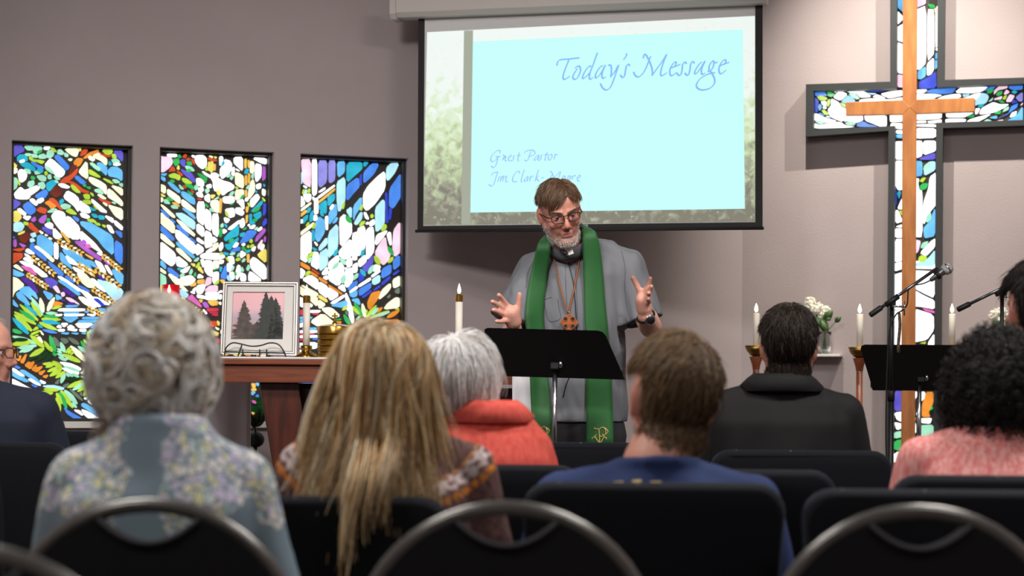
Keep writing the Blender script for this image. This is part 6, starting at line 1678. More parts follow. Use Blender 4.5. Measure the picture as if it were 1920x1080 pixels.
def seated(xp, D, head_px, hd_D, label, shirt, top_z=None, sw=.19, sh=.95, yaw=0.0, head_rot=(0, 0, 0), sleeve='long', trousers=None, folds=.006,
           collar=False, neck_w=.056, voxel=.010, torso_w=1.0, leg=.44, hands=True, lean=0.0, shirt_paint=None, hscale=1.0, skin_extra=None, twist=0.0, neckline=0.0):
    """person seated on a chair facing away (+y); returns root, head matrix"""
    X = px(xp, 700, D).x
    root = empty('person', (X, D, 0), yaw, label, 'person')
    Ry = Matrix.Rotation(yaw, 4, 'Z'); Tm = Matrix.Translation((X, D, 0)) @ Ry
    hp = px(head_px[0], head_px[1], hd_D)
    M = Matrix.Translation(hp) @ Matrix.Rotation(PI + head_rot[2], 4, 'Z') @ Matrix.Rotation(head_rot[1], 4, 'Y') @ Matrix.Rotation(head_rot[0], 4, 'X') @ Matrix.Scale(hscale, 4)
    def L(x, y, z): return Tm @ Vector((x, y + lean * max(0, z - .5), z))
    w = torso_w
    # ---- skin: one continuous figure
    b = MB()
    nb = L(0, -.015, sh + .0)
    head_shape(b, M, nb, nr=neck_w)
    rings = [(L(0, 0, .44), .15 * w, .11), (L(0, 0, .55), .155 * w, .11), (L(0, 0, .68), .14 * w, .1), (L(0, 0, sh - .12), .15 * w, .1), (L(0, 0, sh - .04), .15 * w, .085), (L(0, -.005, sh), .075, .06)]
    b.loft([(c, rx, ry, yaw) for c, rx, ry in rings])
    arms = []
    for s in (-1, 1):
        S0, E0, W0 = L(s * (sw - .03), 0, sh - .06), L(s * (sw + .035), .04, sh - .33), L(s * .11, .30, .62)
        b.cap(S0, E0, .045, .036); b.cap(E0, W0, .036, .025)
        hand_shape(b, W0, L(s * .085, .355, .61), (Tm.to_3x3() @ Vector((-s * .5, .85, -.05))), (Tm.to_3x3() @ Vector((-s * .8, -.4, .3))), 1.0)
        Hh, Kk, An = L(s * .09, .03, .5), L(s * .11, leg, .52), L(s * .11, leg + .03, .09)
        b.cap(Hh, Kk, .075, .055); b.cap(Kk, An, .052, .034); b.cap(An, L(s * .12, leg + .16, .035), .034, .028)
    me = blob(b, .0090, 2)
    sculpt_face(me, M)
    skin_paint(me, M, skin_extra)
    body = mesh_obj('body', me, M_SKIN, root, True, True)
    _body_mesh[root.name] = me
    # ---- shirt
    b = MB()
    R2 = [(L(0, 0, .43), .185 * w, .14), (L(0, -.005, .52), .182 * w, .14), (L(0, -.01, .66), .172 * w, .13), (L(0, -.02, sh - .18), .178 * w, .128), (L(0, -.025, sh - .09), .182 * w, .115), (L(0, -.02, sh - .035), .15 * w, .09), (L(0, -.015, sh + .005 + neckline), .088, .072), (L(0, -.015, sh + .03 + neckline), neck_w + .018, neck_w + .014)]
    b.loft([(c, rx, ry, yaw) for c, rx, ry in R2], 32)
    for s in (-1, 1):
        S0 = L(s * (sw - .035), -.01, sh - .065)
        b.cap(L(s * .07, -.015, sh - .03), S0, .055, .062)
        E0 = L(s * (sw + .035), .04, sh - .33)
        W0 = L(s * .12, .28, .625)
        if sleeve == 'long':
            b.cap(S0, E0, .064, .054); b.cap(E0, W0, .052, .036)
        else:
            mid = S0.lerp(E0, .7); b.cap(S0, mid, .064, .062)
    me = blob(b, voxel, 6)
    v = get_v(me); n = get_n(me)
    loc = (np.array(Tm.inverted())[:3, :3] @ (v - np.array((X, D, 0))).T).T if False else v
    f = noise_v(v, (9, 9, 5), 2.0) * folds + noise_v(v, (22, 22, 9), 3.0) * folds * .45
    # soft drag folds from the shoulders
    set_v(me, v + n * f[:, None])
    # open the neck: drop the cap faces above the neckline
    if shirt_paint is not None: shirt_paint(me, Tm, sh)
    so = mesh_obj('shirt', me, shirt, root, True, True)
    if collar:
        rows = []
        for k in range(25):
            a = PI * 2 * k / 24
            ca, sa = math.cos(a), math.sin(a)
            r0 = neck_w + .012; base = L(0, -.012, sh + neckline)
            rows.append([base + Tm.to_3x3() @ Vector((ca * (r0 + .030) * 1.18, sa * (r0 + .032), .012 - .012 * (sa < -.3))), base + Tm.to_3x3() @ Vector((ca * (r0 + .016) * 1.1, sa * (r0 + .018), .036)), base + Tm.to_3x3() @ Vector((ca * (r0 + .006), sa * (r0 + .006), .050)), base + Tm.to_3x3() @ Vector((ca * (r0 - .002), sa * (r0 - .004), .03))])
        cb = MB(); cb.grid(rows); cb.build('collar', shirt, so, True, True, solid=.003)
    # ---- trousers and shoes
    b = MB(); b.loft([(L(0, 0, .42), .17 * w, .13, yaw), (L(0, 0, .5), .18 * w, .145, yaw), (L(0, 0, .58), .17 * w, .135, yaw)])
    for s in (-1, 1):
        b.cap(L(s * .09, .03, .5), L(s * .11, leg + .01, .525), .09, .068); b.cap(L(s * .11, leg + .01, .525), L(s * .11, leg + .03, .1), .064, .05)
    mesh_obj('trousers', blob(b, .013, 4), trousers or mat('dark_trousers', srgb(34, 36, 42), .85), root, True, True)
    for s in (-1, 1):
        b = MB(); b.cap(L(s * .11, leg + .02, .055), L(s * .12, leg + .2, .042), .048, .04); b.box(L(s * .115, leg + .12, .012), (.085, .27, .024), Ry.to_3x3())
        mesh_obj('shoe', blob(b, .009, 4), mat('dark_shoe', srgb(26, 24, 24), .5), root, True, True)
    return root, M

# eyeglasses in head space
def glasses(par, M, col=(22, 20, 20), zc=-.002, yf=-.104):
    e_m = mat('spectacle_frame', srgb(*col), .35)
    def T(p): return M @ Vector(p)
    rim = None
    for s in (-1, 1):
        pts = [(s * .0095, yf, zc + .008), (s * .0095, yf, zc - .011), (s * .016, yf, zc - .0165), (s * .044, yf + .006, zc - .0165), (s * .0535, yf + .010, zc - .008), (s * .0555, yf + .011, zc + .008), (s * .049, yf + .008, zc + .0125), (s * .015, yf, zc + .0125)]
        b = MB(); b.tube([T(p) for p in pts], .0017, 8, closed=True)
        o = b.build('rim', e_m, par, True, True)
        b = MB(); b.tube([T((s * .0555, yf + .011, zc + .006)), T((s * .069, yf + .03, zc + .006)), T((s * .077, .0, zc + .004)), T((s * .08, .02, zc + .002))], .0022, 8); b.build('temple', e_m, par, True, True)
        b = MB(); k = len(pts); P0 = [T((p[0], p[1] + .0003, p[2])) for p in pts]; P1 = [T((p[0], p[1] + .0011, p[2])) for p in pts]
        b.add(P0 + P1, [tuple(range(k)), tuple(range(2 * k - 1, k - 1, -1))] + [(i, k + i, k + (i + 1) % k, (i + 1) % k) for i in range(k)])
        b.build('lens', M_LENS, par, False, True)
    b = MB(); b.tube([T((-.0095, yf, zc + .008)), T((0, yf - .002, zc + .010)), T((.0095, yf, zc + .008))], .0018, 8); b.build('bridge', e_m, par, True, True)
M_LENS = mat('spectacle_lens', (1, 1, 1, 1), 0.0, trans=1.0)
M_LENS.node_tree.nodes['Principled BSDF'].inputs['IOR'].default_value = 1.12
def eyelids(par, M, skin, up=12, lo=-28):
    R3 = M.to_3x3()
    for s in (-1, 1):
        c = Vector((s * .031, -.066, -.003))
        for e0, e1 in ((up, 80), (lo, -75)):
            rows = []
            for i in range(7):
                el = math.radians(e0 + (e1 - e0) * i / 6)
                rows.append([M @ (c + Vector((math.cos(el) * math.sin(az), -math.cos(el) * math.cos(az), math.sin(el))) * (.0142 - .0012 * abs(az) / 1.3)) for az in [-1.35 + 2.7 * k / 12 for k in range(13)]])
            if e1 < 0: rows.reverse()
            b = MB(); b.grid(rows); b.build('eyelid', skin, par, True, True, solid=.0012)
M_EYE = mat('eye_white', srgb(222, 216, 210), .2)
M_IRIS = mat('iris', srgb(46, 40, 34), .2)
def eyes(par, M, look=(0, -1, 0)):
    for s in (-1, 1):
        c = M @ Vector((s * .031, -.066, -.003)); R3 = M.to_3x3()
        b = MB(); b.ell(c, .0128, R3, 16, 12); b.build('eyeball', M_EYE, par, True, True)
        f = (R3 @ Vector(look)).normalized()
        b = MB(); b.ell(c + f * .0085, (.0062, .0062, .0062), None, 12, 8); b.build('iris', M_IRIS, par, True, True)
# ------------------------------------------------------------------ pastor
DP = 7.25
pastor = empty('person', (px(1085, 700, DP).x, DP, PLAT), 0, 'pastor in grey clerical shirt and green stole speaking with raised hands', 'person')
hc = px(1050, 396, 7.06)
MP = Matrix.Translation(hc) @ Matrix.Rotation(math.radians(-11), 4, 'Y') @ Matrix.Rotation(math.radians(9), 4, 'Z') @ Matrix.Rotation(math.radians(20), 4, 'X') @ Matrix.Scale(.935, 4)
b = MB()
nb = px(1072, 474, 7.2)
head_shape(b, MP, nb, nr=.058)
def ring(x, y, hw, ry, D=DP): return (px(x, y, D), hw, ry)
b.loft([ring(1085, 800, .15, .11), ring(1085, 700, .145, .11), ring(1083, 600, .15, .11), ring(1085, 530, .16, .11), ring(1086, 492, .16, .085), ring(1078, 470, .07, .06)])
# viewer's left arm
S0, E0, W0 = px(1003, 512, 7.25), px(957, 632, 7.22), px(965, 615, 7.02)
b.cap(S0, E0, .048, .04); b.cap(E0, W0, .04, .026)
def fing(pts, rr):
    P = [px(*p) for p in pts]
    for i in range(len(P) - 1): b.cap(P[i], P[i + 1], rr[i] * .97, rr[i + 1] * .97, 12)
for bx, by in ((952, 575), (949, 582), (948, 591), (951, 600)):
    b.cap(W0, px(bx, by, 6.965), .021, .0135, 12)
b.cap(px(963, 602, 6.99), px(958, 586, 6.968), .030, .028, 12)
fing([(968, 598, 6.985), (972, 574, 6.968), (974, 552, 6.955)], [.0155, .0112, .0098])
fing([(952, 575, 6.965), (942, 561, 6.935), (935, 553, 6.91)], [.0115, .0098, .0086])
fing([(949, 582, 6.965), (934, 571.5, 6.93), (923, 565.5, 6.90)], [.0115, .0098, .0086])
fing([(948, 591, 6.965), (935, 585.5, 6.93), (925, 581, 6.905)], [.0112, .0095, .0085])
fing([(951, 600, 6.967), (939, 603, 6.94), (931, 602.5, 6.92)], [.0105, .009, .008])
# viewer's right arm
S1, E1, W1_ = px(1172, 512, 7.25), px(1220, 613, 7.15), px(1210, 592, 7.0)
b.cap(S1, E1, .048, .041); b.cap(E1, W1_, .041, .028)
for bx, by in ((1206, 549), (1208, 555), (1210, 562), (1210, 570)):
    b.cap(W1_, px(bx, by, 6.965), .022, .0135, 12)
b.cap(px(1208, 578, 6.985), px(1204, 562, 6.968), .029, .026, 12)
fing([(1206, 574, 6.98), (1199, 545, 6.962), (1192, 530, 6.955), (1186.5, 521, 6.95)], [.0155, .0118, .0108, .0098])
fing([(1206, 549, 6.965), (1215, 537, 6.945), (1219.5, 522, 6.93)], [.0115, .0098, .0085])
fing([(1208, 555, 6.965), (1218, 546, 6.935), (1221, 537, 6.91)], [.0115, .0098, .0086])
fing([(1210, 562, 6.965), (1217, 556, 6.93), (1216, 549, 6.90)], [.0112, .0096, .0085])
fing([(1210, 570, 6.967), (1217, 566, 6.94), (1215, 560, 6.915)], [.0105, .009, .008])
for s, xx in ((-1, 1050), (1, 1118)):
    h0 = px(xx, 800, DP); b.cap(h0, Vector((h0.x, DP, .55)), .085, .06); b.cap(Vector((h0.x, DP, .55)), Vector((h0.x, DP, PLAT + .09)), .055, .038)
    b.cap(Vector((h0.x, DP, PLAT + .07)), Vector((h0.x + s * .02, DP - .16, PLAT + .04)), .036, .03)
me = blob(b, .0046, 2)
sculpt_face(me, MP)
BG = np.array(srgb(176, 172, 168)[:3]); BD = np.array(srgb(112, 92, 82)[:3])
def stubble(h, col):
    x, y, z = h[:, 0], h[:, 1], h[:, 2]
    j = smoothstep(-.060, -.085, z + .25 * np.maximum(0, .05 - np.abs(x)) * 0) * smoothstep(.03, .0, y)
    j = np.maximum(j, smoothstep(-.05, -.06, z) * smoothstep(.05, .056, np.abs(x)) * smoothstep(.03, 0, y))
    mo = np.exp(-((z + .057) / .006) ** 2 - (x / .028) ** 2) * smoothstep(-.07, -.08, y)
    lips = np.exp(-((z + .0715) / .009) ** 2 - (x / .02) ** 2)
    k = np.clip(np.maximum(j * .5, mo * .5) * (1 - lips), 0, 1)[:, None]
    return col * (1 - k) + BD * k
SK_OLD = SK; SK = np.array(srgb(192, 132, 112)[:3])
_v = get_v(me); _low = smoothstep(1.42, 1.38, _v[:, 2])[:, None]
def pastor_skin(h, col):
    col = stubble(h, col)
    return col * (1 - _low) + np.array(srgb(218, 160, 142)[:3]) * _low
hl = skin_paint(me, MP, pastor_skin)
SK = SK_OLD
body = mesh_obj('body', me, M_SKIN, pastor, True, True)
eyes(pastor, MP, (.12, -1, -.05))
eyelids(pastor, MP, mat('eyelid_skin', srgb(166, 108, 92), .55), up=5, lo=-22)
glasses(pastor, MP)
# eyebrows, beard: short strands rooted on the face
rng = np.random.default_rng(3)
hn = get_n(me) @ np.linalg.inv(np.array(MP.to_3x3())).T
x, y, z = hl[:, 0], hl[:, 1], hl[:, 2]
lips = np.exp(-((z + .0715) / .0095) ** 2 - (x / .021) ** 2)
jaw = ((z < -.083) & (z > -.125) & (y < .02)) | ((z < -.03) & (z > -.12) & (np.abs(x) > .052) & (y < .015) & (y > -.06)) | ((np.abs(z + .056) < .006) & (np.abs(x) < .03) & (y < -.078)) | ((z < -.055) & (np.abs(x) > .026) & (np.abs(x) < .036) & (y < -.05) & (z > -.09))
dens = np.where(z < -.083, .9, np.where(np.abs(x) > .052, .35, .5))
sel = np.where(jaw & (lips < .25) & (rng.random(len(x)) < dens) & (np.linalg.norm(hl, axis=1) < .2))[0]
if len(sel) > 3600: sel = rng.choice(sel, 3600, replace=False)
root_p = hl[sel]; nn = hn[sel]; nn /= np.linalg.norm(nn, axis=1, keepdims=True)
bias = rng.standard_normal(root_p.shape) * .35
Pb = integrate(root_p - nn * .001, lambda q, t: nn * .75 + np.array([0, -.1, -.8]) + bias, 4, .0032)
white = np.maximum(smoothstep(-.068, -.088, root_p[:, 2]), .6 * (np.abs(root_p[:, 0]) > .05))[:, None]
cb = np.array(srgb(132, 112, 100)[:3]) * (1 - white) + np.array(srgb(222, 219, 216)[:3]) * white
hair_obj(pastor, [strands(Pb, .0007, .0003, cb, .15)], MP, 'beard')
br = []
for s in (-1, 1):
    n_ = 150; tx = rng.random(n_)
    rp = np.stack([s * (.012 + .036 * tx), -.0925 + .020 * tx ** 2, .0135 + .006 * np.sin(PI * tx * .8) + rng.uniform(-.003, .003, n_)], 1)
    br.append(integrate(rp, lambda q, t: np.array([s * 1.0, -.25, .25]) + rng.standard_normal((n_, 3)) * .25, 4, .003))
hair_obj(pastor, [strands(np.concatenate(br), .0008, .0003, mixcol(rng, 300, [(96, 76, 62), (120, 100, 84)], [1, 1]), .1)], MP, 'eyebrows')
# hair: mop parted on the viewer's right, fringe swept to the left
rng = np.random.default_rng(11)
n = 4300
d = sph(n * 3, rng); p = SC_C + d * SC_R * 1.01
keep = (p[:, 2] > np.where(p[:, 1] < -.015, .066, np.where(p[:, 1] < .045, .022 + .04 * smoothstep(.02, -.02, p[:, 1]), -.07)))
p = p[keep][:n]; n = len(p)
part_x = .022
bias = rng.standard_normal((n, 3)) * .09
side = np.where(p[:, 0] > part_x, 1.0, -1.0)[:, None]
def df(q, t):
    nn = (q - SC_C) / SC_R ** 2; nn /= np.linalg.norm(nn, axis=1, keepdims=True)
    fr = smoothstep(.03, -.05, q[:, 1])[:, None]
    v = np.concatenate([side * 1.0, np.full((n, 1), -.35) - .5 * fr, np.full((n, 1), -.55)], 1)
    v = v - nn * (v * nn).sum(1, keepdims=True)
    return v + bias + nn * (.12 - .16 * t) + np.array([0, 0, -.35]) * t
K = 7
ln = np.where(p[:, 2] > .06, .064, .020) * np.where((p[:, 1] < -.03) & (p[:, 0] > part_x), .6, 1.0) * rng.uniform(.7, 1.15, n)
kk = 1.02 + rng.uniform(0, .06, (n, 1))
P = integrate(p, df, K, ln / (K - 1), lambda q, t: push_out(q, SC_C, SC_R, kk))
_bad = ((np.abs(P[:, :, 0]) > .058) & (P[:, :, 2] < .03) & (P[:, :, 1] < .065)).any(1)
P = P[~_bad]; n = len(P)
cs = mixcol(rng, n, [(92, 66, 46), (74, 52, 36), (116, 86, 60), (60, 44, 32)], [4, 3, 2, 1])
gray = (P[:, 0, 2] < .0)
cs[gray & (rng.random(n) < .45)] = srgb(140, 126, 112)[:3]
keepcap = lambda q: ~((np.abs(q[:, 0]) > .05) & (q[:, 2] < .04) & (q[:, 1] < .07)) & (q[:, 2] > np.where(q[:, 1] < -.02, .07, np.where(q[:, 1] < .045, .0, -.06)))
hair_obj(pastor, [strands(P, .0019, .0007, cs, .07), cap_set(np.array(srgb(66, 48, 34)[:3]), keepcap, grow_=.003)], MP)

# shirt
M_CLERIC = mat('grey_cotton', srgb(110, 113, 119), .8, bump=.05, bscale=500)
b = MB()
b.loft([ring(1086, 790, .172, .14), ring(1086, 765, .174, .142), ring(1086, 700, .172, .142), ring(1083, 620, .176, .142), ring(1084, 560, .186, .136), ring(1087, 515, .196, .122), ring(1088, 492, .186, .10), ring(1083, 476, .135, .082), ring(1076, 464, .085, .072), ring(1071, 455, .068, .066, 7.2)], 36)
b.cap(px(1040, 485, 7.24), px(1005, 510, 7.24), .06, .075); b.cap(px(1005, 510, 7.24), px(964, 600, 7.2), .075, .088)
b.cap(px(1130, 478, 7.25), px(1172, 508, 7.25), .06, .078); b.cap(px(1172, 508, 7.25), px(1203, 598, 7.21), .078, .080)
me = blob(b, .0072, 5)
v = get_v(me); nrm = get_n(me)
f = noise_v(v, (8, 8, 4), 5.0) * .011 + noise_v(v, (17, 17, 6), 8.0) * .014 + noise_v(v + np.stack([.35 * v[:, 2], 0 * v[:, 2], 0 * v[:, 2]], 1), (40, 40, 9), 9.0) * .004
# sleeve creases run along the sleeve; open hem flattened at the bottom
A_ = np.array(px(1005, 510, 7.24)); B_ = np.array(px(964, 606, 7.2)); C0 = np.array(px(1172, 508, 7.25)); C1 = np.array(px(1203, 604, 7.21))
nz = np.where(nrm[:, 2] < -.6, .3, 1.0)
v2 = v + nrm * (f * nz)[:, None]
# flatten sleeve ends
for a_, e_ in ((A_, B_), (C0, C1)):
    ax = (e_ - a_) / np.linalg.norm(e_ - a_); t = (v2 - e_) @ ax
    inside = (t > -.005) & (np.linalg.norm(v2 - e_ - np.outer(t, ax), axis=1) < .1) & (v2[:, 2] < e_[2] + .08)
    v2[inside] -= np.outer(np.maximum(0, t[inside] + .005) * .92, ax)
set_v(me, v2)
shirt = mesh_obj('shirt', me, M_CLERIC, pastor, True, True)
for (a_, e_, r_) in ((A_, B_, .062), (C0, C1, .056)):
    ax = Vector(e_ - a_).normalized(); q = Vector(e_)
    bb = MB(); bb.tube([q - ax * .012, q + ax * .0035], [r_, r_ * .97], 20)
    bb.build('sleeve_opening', mat('inner_cuff_cloth', srgb(40, 41, 46), .9), shirt, True, True)  # dark disc fills each sleeve end, as the black inner cuff
# collar band with white tab, placket, pocket
cbase = px(1068, 458, 7.175); ctop = px(1064, 444, 7.15)
axis = (ctop - cbase).normalized(); uu = axis.cross(Vector((0, 1, 0))).normalized(); ww = axis.cross(uu)
rows = []
for k in range(33):
    a = 2 * PI * k / 32
    rad = uu * math.cos(a) + ww * math.sin(a)
    rows.append([cbase + rad * .078 - axis * .010, cbase + rad * .074 + axis * .006, ctop + rad * .069])
bb = MB(); bb.grid(rows); bb.build('collar_band', mat('collar_grey', srgb(84, 86, 92), .75), shirt, True, True, solid=.004)
def front_pt(x, y, off=0.0):
    """point on the front of the shirt under a pixel"""
    r = ray(x, y); o = Vector((0, 0, H))
    hit, locn, _, _ = shirt_bvh.ray_cast(o, r.normalized())[0:4] if False else (None, None, None, None)
    return None
from mathutils.bvhtree import BVHTree
bvh = BVHTree.FromPolygons([tuple(q) for q in v2], [tuple(pl.vertices) for pl in me.polygons])
def on_shirt(x, y, off=.004, default=7.1):
    o = Vector((0, 0, H)); r = ray(x, y).normalized()
    h_ = bvh.ray_cast(o, r)
    if h_[0] is None: return px(x, y, default)
    return h_[0] - r * off
def col_pt(x, y, off=.003):   # point on the front of the collar band
    return px(x, y, cbase.y - .074 - off + 0.0)
tabq = [(1060, 463.5), (1066, 461), (1074, 474 - 1), (1076, 477)]
bb = MB(); P4 = [px(1057, 463, 7.072), px(1070, 459.5, 7.07), px(1076, 475.5, 7.062), px(1063, 480, 7.064)]
bb.prism(P4[::-1], (0, -1, 0), .003); bb.build('collar_tab', M_WHITE, shirt, False, True, bevel=.001)
# lapel microphone and its lead
bb = MB(); bb.ell(px(1059.5, 474.5, 7.055), (.011, .009, .009), Matrix.Rotation(.5, 3, 'Y')); bb.cap(px(1054, 471, 7.058), px(1063, 479, 7.054), .005, .006)
lm = bb.build('lapel_microphone', M_BLACKPL, pastor, True, True)
lead = [(1063, 480), (1068, 500), (1075, 530), (1078, 560), (1080, 590), (1081, 612), (1080, 640), (1074, 690), (1062, 720), (1056, 745)]
bb = MB(); bb.tube([on_shirt(x_, y_, .003) for x_, y_ in catmull(lead, 4)], .0016, 6); bb.build('microphone_lead', M_BLACKPL, pastor, True, True)
pk = mat('grey_cotton_seam', srgb(92, 94, 100), .85)
def seam(pts, nm='seam', r=.0013):
    bb = MB(); bb.tube([on_shirt(x_, y_, .0005) for x_, y_ in catmull(pts, 4)], r, 6); bb.build(nm, pk, shirt, True, True)
seam([(1060, 484), (1061, 540), (1065, 600), (1066, 640)]); seam([(1078, 484), (1081, 540), (1083, 600), (1084, 640)])
seam([(1021, 563), (1024, 582), (1031, 602), (1051, 597), (1048, 576), (1046, 560)], 'pocket_seam'); seam([(1020, 562), (1034, 557)], 'pocket_seam')
seam([(1165, 470), (1172, 500), (1172, 540), (1178, 580), (1190, 612)]); seam([(1005, 485), (990, 510), (986, 540)])
for yy in (505, 545, 585):
    bb = MB(); pnt = on_shirt(1071, yy, .0015); bb.ell(pnt, (.005, .002, .005), None, 10, 6)

# stole
M_STOLE = mat('green_satin', srgb(26, 92, 38), .6, sheen=.1, bump=.05, bscale=200, var=.06, vscale=8)
M_GOLD = mat('gold_thread', srgb(222, 184, 112), .4, metal=.3)
def band(rowsL, nm, back):
    rows = []
    for (xl_, xr_, y_) in rowsL:
        row = []
        for k in range(7):
            xx = xl_ + (xr_ - xl_) * k / 6
            pt = on_shirt(xx, y_, .008, 7.1)
            row.append(pt)
        rows.append(row)
    # smooth depth so that the cloth hangs
    A = np.array([[tuple(q) for q in r] for r in rows])
    Dv = A[:, :, 1].copy()
    for it in range(10):
        Dn = Dv.copy(); Dn[1:-1] = np.minimum(Dv[1:-1], (Dv[:-2] + Dv[2:]) / 2); Dn[:, 1:-1] = np.minimum(Dn[:, 1:-1], (Dn[:, :-2] + Dn[:, 2:]) / 2); Dv = Dn
    for i in range(len(rows)):
        for k in range(7):
            xl_, xr_, y_ = rowsL[i]
            rows[i][k] = px(xl_ + (xr_ - xl_) * k / 6, y_, Dv[i, k])
    rows = back + rows
    bb = MB(); bb.grid(rows)
    return bb.build(nm, M_STOLE, pastor, True, True, solid=.004)
def interp_rows(keys, n=26):
    out = []
    ys = [k[2] for k in keys]
    for i in range(n):
        y_ = ys[0] + (ys[-1] - ys[0]) * i / (n - 1)
        xl_ = float(np.interp(y_, ys, [k[0] for k in keys])); xr_ = float(np.interp(y_, ys, [k[1] for k in keys]))
        out.append((xl_, xr_, y_))
    return out
def back_rows(a0, a1, b0, b1, n=8):
    # over the shoulder and round the back of the neck
    out = []
    for i in range(n):
        t = i / n
        out.append([Vector(a0).lerp(Vector(a1), k / 6).lerp(Vector(b0).lerp(Vector(b1), k / 6), t) + Vector((0, 0, .03 * math.sin(PI * t))) for k in range(7)])
    return out
keysL = [(1008, 1033, 458), (1002, 1031, 480), (997, 1027, 505), (990, 1023, 540), (986, 1019, 575), (985, 1018.5, 600), (987, 1021, 640), (994, 1026, 700), (996, 1032, 760), (998, 1037, 836)]
keysR = [(1092, 1116, 434), (1092, 1122, 450), (1093, 1127, 475), (1094, 1131, 520), (1095, 1134, 560), (1096.5, 1139, 610), (1097, 1143, 660), (1099, 1147, 710), (1099.5, 1149, 770), (1099.5, 1150, 836)]
bl0 = back_rows(px(1050, 452, 7.33), px(1050, 440, 7.31), px(1008, 457, 7.2), px(1033, 455, 7.17))
br0 = back_rows(px(1085, 452, 7.33), px(1085, 436, 7.31), px(1116, 440, 7.24), px(1092, 432, 7.18))
for r_ in br0: r_.reverse()
sl = band(interp_rows(keysL), 'stole', bl0)
br0 = back_rows(px(1085, 436, 7.31), px(1085, 452, 7.33), px(1092, 432, 7.18), px(1116, 436, 7.24))
sr = band(interp_rows(keysR), 'stole', br0)
sbv = {}
for o_ in (sl, sr):
    mm = o_.data
    sbv[o_.name] = BVHTree.FromPolygons([tuple(q.co) for q in mm.vertices], [tuple(pl.vertices) for pl in mm.polygons])
def emblem(o_, dx, dy):
    def to3(x_, y_, off):
        r = ray(x_, y_).normalized(); h_ = sbv[o_.name].ray_cast(Vector((0, 0, H)), r)
        base = h_[0] if h_[0] is not None else px(x_, y_, 7.05)
        return base - r * (.0035 + off)
    bb = MB()
    st = ['1420,260 1470,290 1530,300 1545,420 1555,620', '1530,300 1620,250 1680,300 1690,390 1660,440', '1620,250 1700,290 1740,350 1680,420 1590,460 1560,440', '1380,520 1400,480 1450,480 1500,540 1555,610 1600,560 1640,490 1690,480 1705,525', '1485,415 1450,440 1460,480', '1610,410 1645,430 1650,480']
    pen(st, 995 + dx, 780 + dy, 12.0, to3, 1.5, math.radians(40), bb, .0015)
    bb.build('gold_monogram', M_GOLD, o_, False, True)
emblem(sr, 0, 0); emblem(sl, -110, -1)
# pendant
M_CORD = mat('leather_cord', srgb(150, 86, 44), .6)
M_PEND = mat('carved_wood', srgb(158, 82, 32), .45, var=.25, vscale=90)
bb = MB()
bb.tube([on_shirt(x_, y_, .006) for x_, y_ in catmull([(1037, 478), (1042, 500), (1050, 535), (1058, 565), (1065, 586)], 5)], .0028, 6)
bb.tube([on_shirt(x_, y_, .006) for x_, y_ in catmull([(1088, 475), (1084, 500), (1077, 540), (1071, 565), (1067, 586)], 5)], .0028, 6)
bb.build('pendant_cord', M_CORD, pastor, True, True)
pc = on_shirt(1067, 605, .016); sc_ = 7.08 / F
outl = []
for k in range(48):
    a = 2 * PI * k / 48
    r_ = (16.5 - 2.8 * abs(math.sin(2 * a)) ** 1.5) * sc_ * (1 + .03 * math.cos(12 * a))
    outl.append(pc + Vector((r_ * math.cos(a), 0, r_ * math.sin(a))))
bb = MB(); bb.prism(outl, (0, -1, 0), .006); pnd = bb.build('pendant_cross', M_PEND, pastor, False, True, bevel=.001)
for k in range(4):
    a = PI / 4 + k * PI / 2
    c_ = pc + Vector((9.6 * sc_ * math.cos(a), -.0065, 9.6 * sc_ * math.sin(a)))
    bb = MB(); bb.tube([c_ + Vector((4.2 * sc_ * math.cos(t_), 0, 4.2 * sc_ * math.sin(t_))) for t_ in [2 * PI * q / 14 for q in range(14)]], .0016, 6, closed=True); bb.build('ring', M_PEND, pnd, True, True)
    bb = MB(); bb.prism([c_ + Vector((3.2 * sc_ * math.cos(t_), -.0002, 3.2 * sc_ * math.sin(t_))) for t_ in [2 * PI * q / 12 for q in range(12)]], (0, -1, 0), .001); bb.build('hole', M_BLACKMET, pnd, False, True)
bb = MB(); bb.lathe([(.001, 0), (.003, .002), (.003, .006), (.001, .008)], pc + Vector((0, -.003, 17 * sc_)), 10); bb.build('bail', M_CHROME, pnd, True, True)
# wrist watch
wd = (px(1206, 562, 6.97) - W1_).normalized(); wc = px(1213, 598, 7.025)
f_ax = Vector((.42, .5, -.76)).normalized(); u1 = f_ax.orthogonal().normalized(); u2 = f_ax.cross(u1)
wc = W1_.lerp(E1, .08)
bb = MB()
bb.tube([wc + (u1 * math.cos(a) + u2 * math.sin(a)) * .0305 for a in [2 * PI * k / 24 for k in range(24)]], .0058, 8, closed=True)
wt = bb.build('watch_strap', M_BLACKPL, pastor, True, True)
vdir = (Vector((0, 0, H)) - wc).normalized(); fd = (vdir + Vector((.35, 0, -.1))).normalized(); fd = (fd - f_ax * fd.dot(f_ax)).normalized()
rot = fd.to_track_quat('Z', 'Y').to_matrix()
bb = MB(); bb.lathe([(.015, -.004), (.019, -.002), (.0195, .004), (.017, .007), (.012, .0075)], wc + fd * .0325, 24, rot); bb.build('watch_case', M_CHROME, wt, True, True)
bb = MB(); bb.lathe([(.014, .0076), (.0138, .0082)], wc + fd * .0325, 20, rot); bb.build('watch_face', mat('watch_dial', srgb(30, 32, 36), .2), wt, True, True)
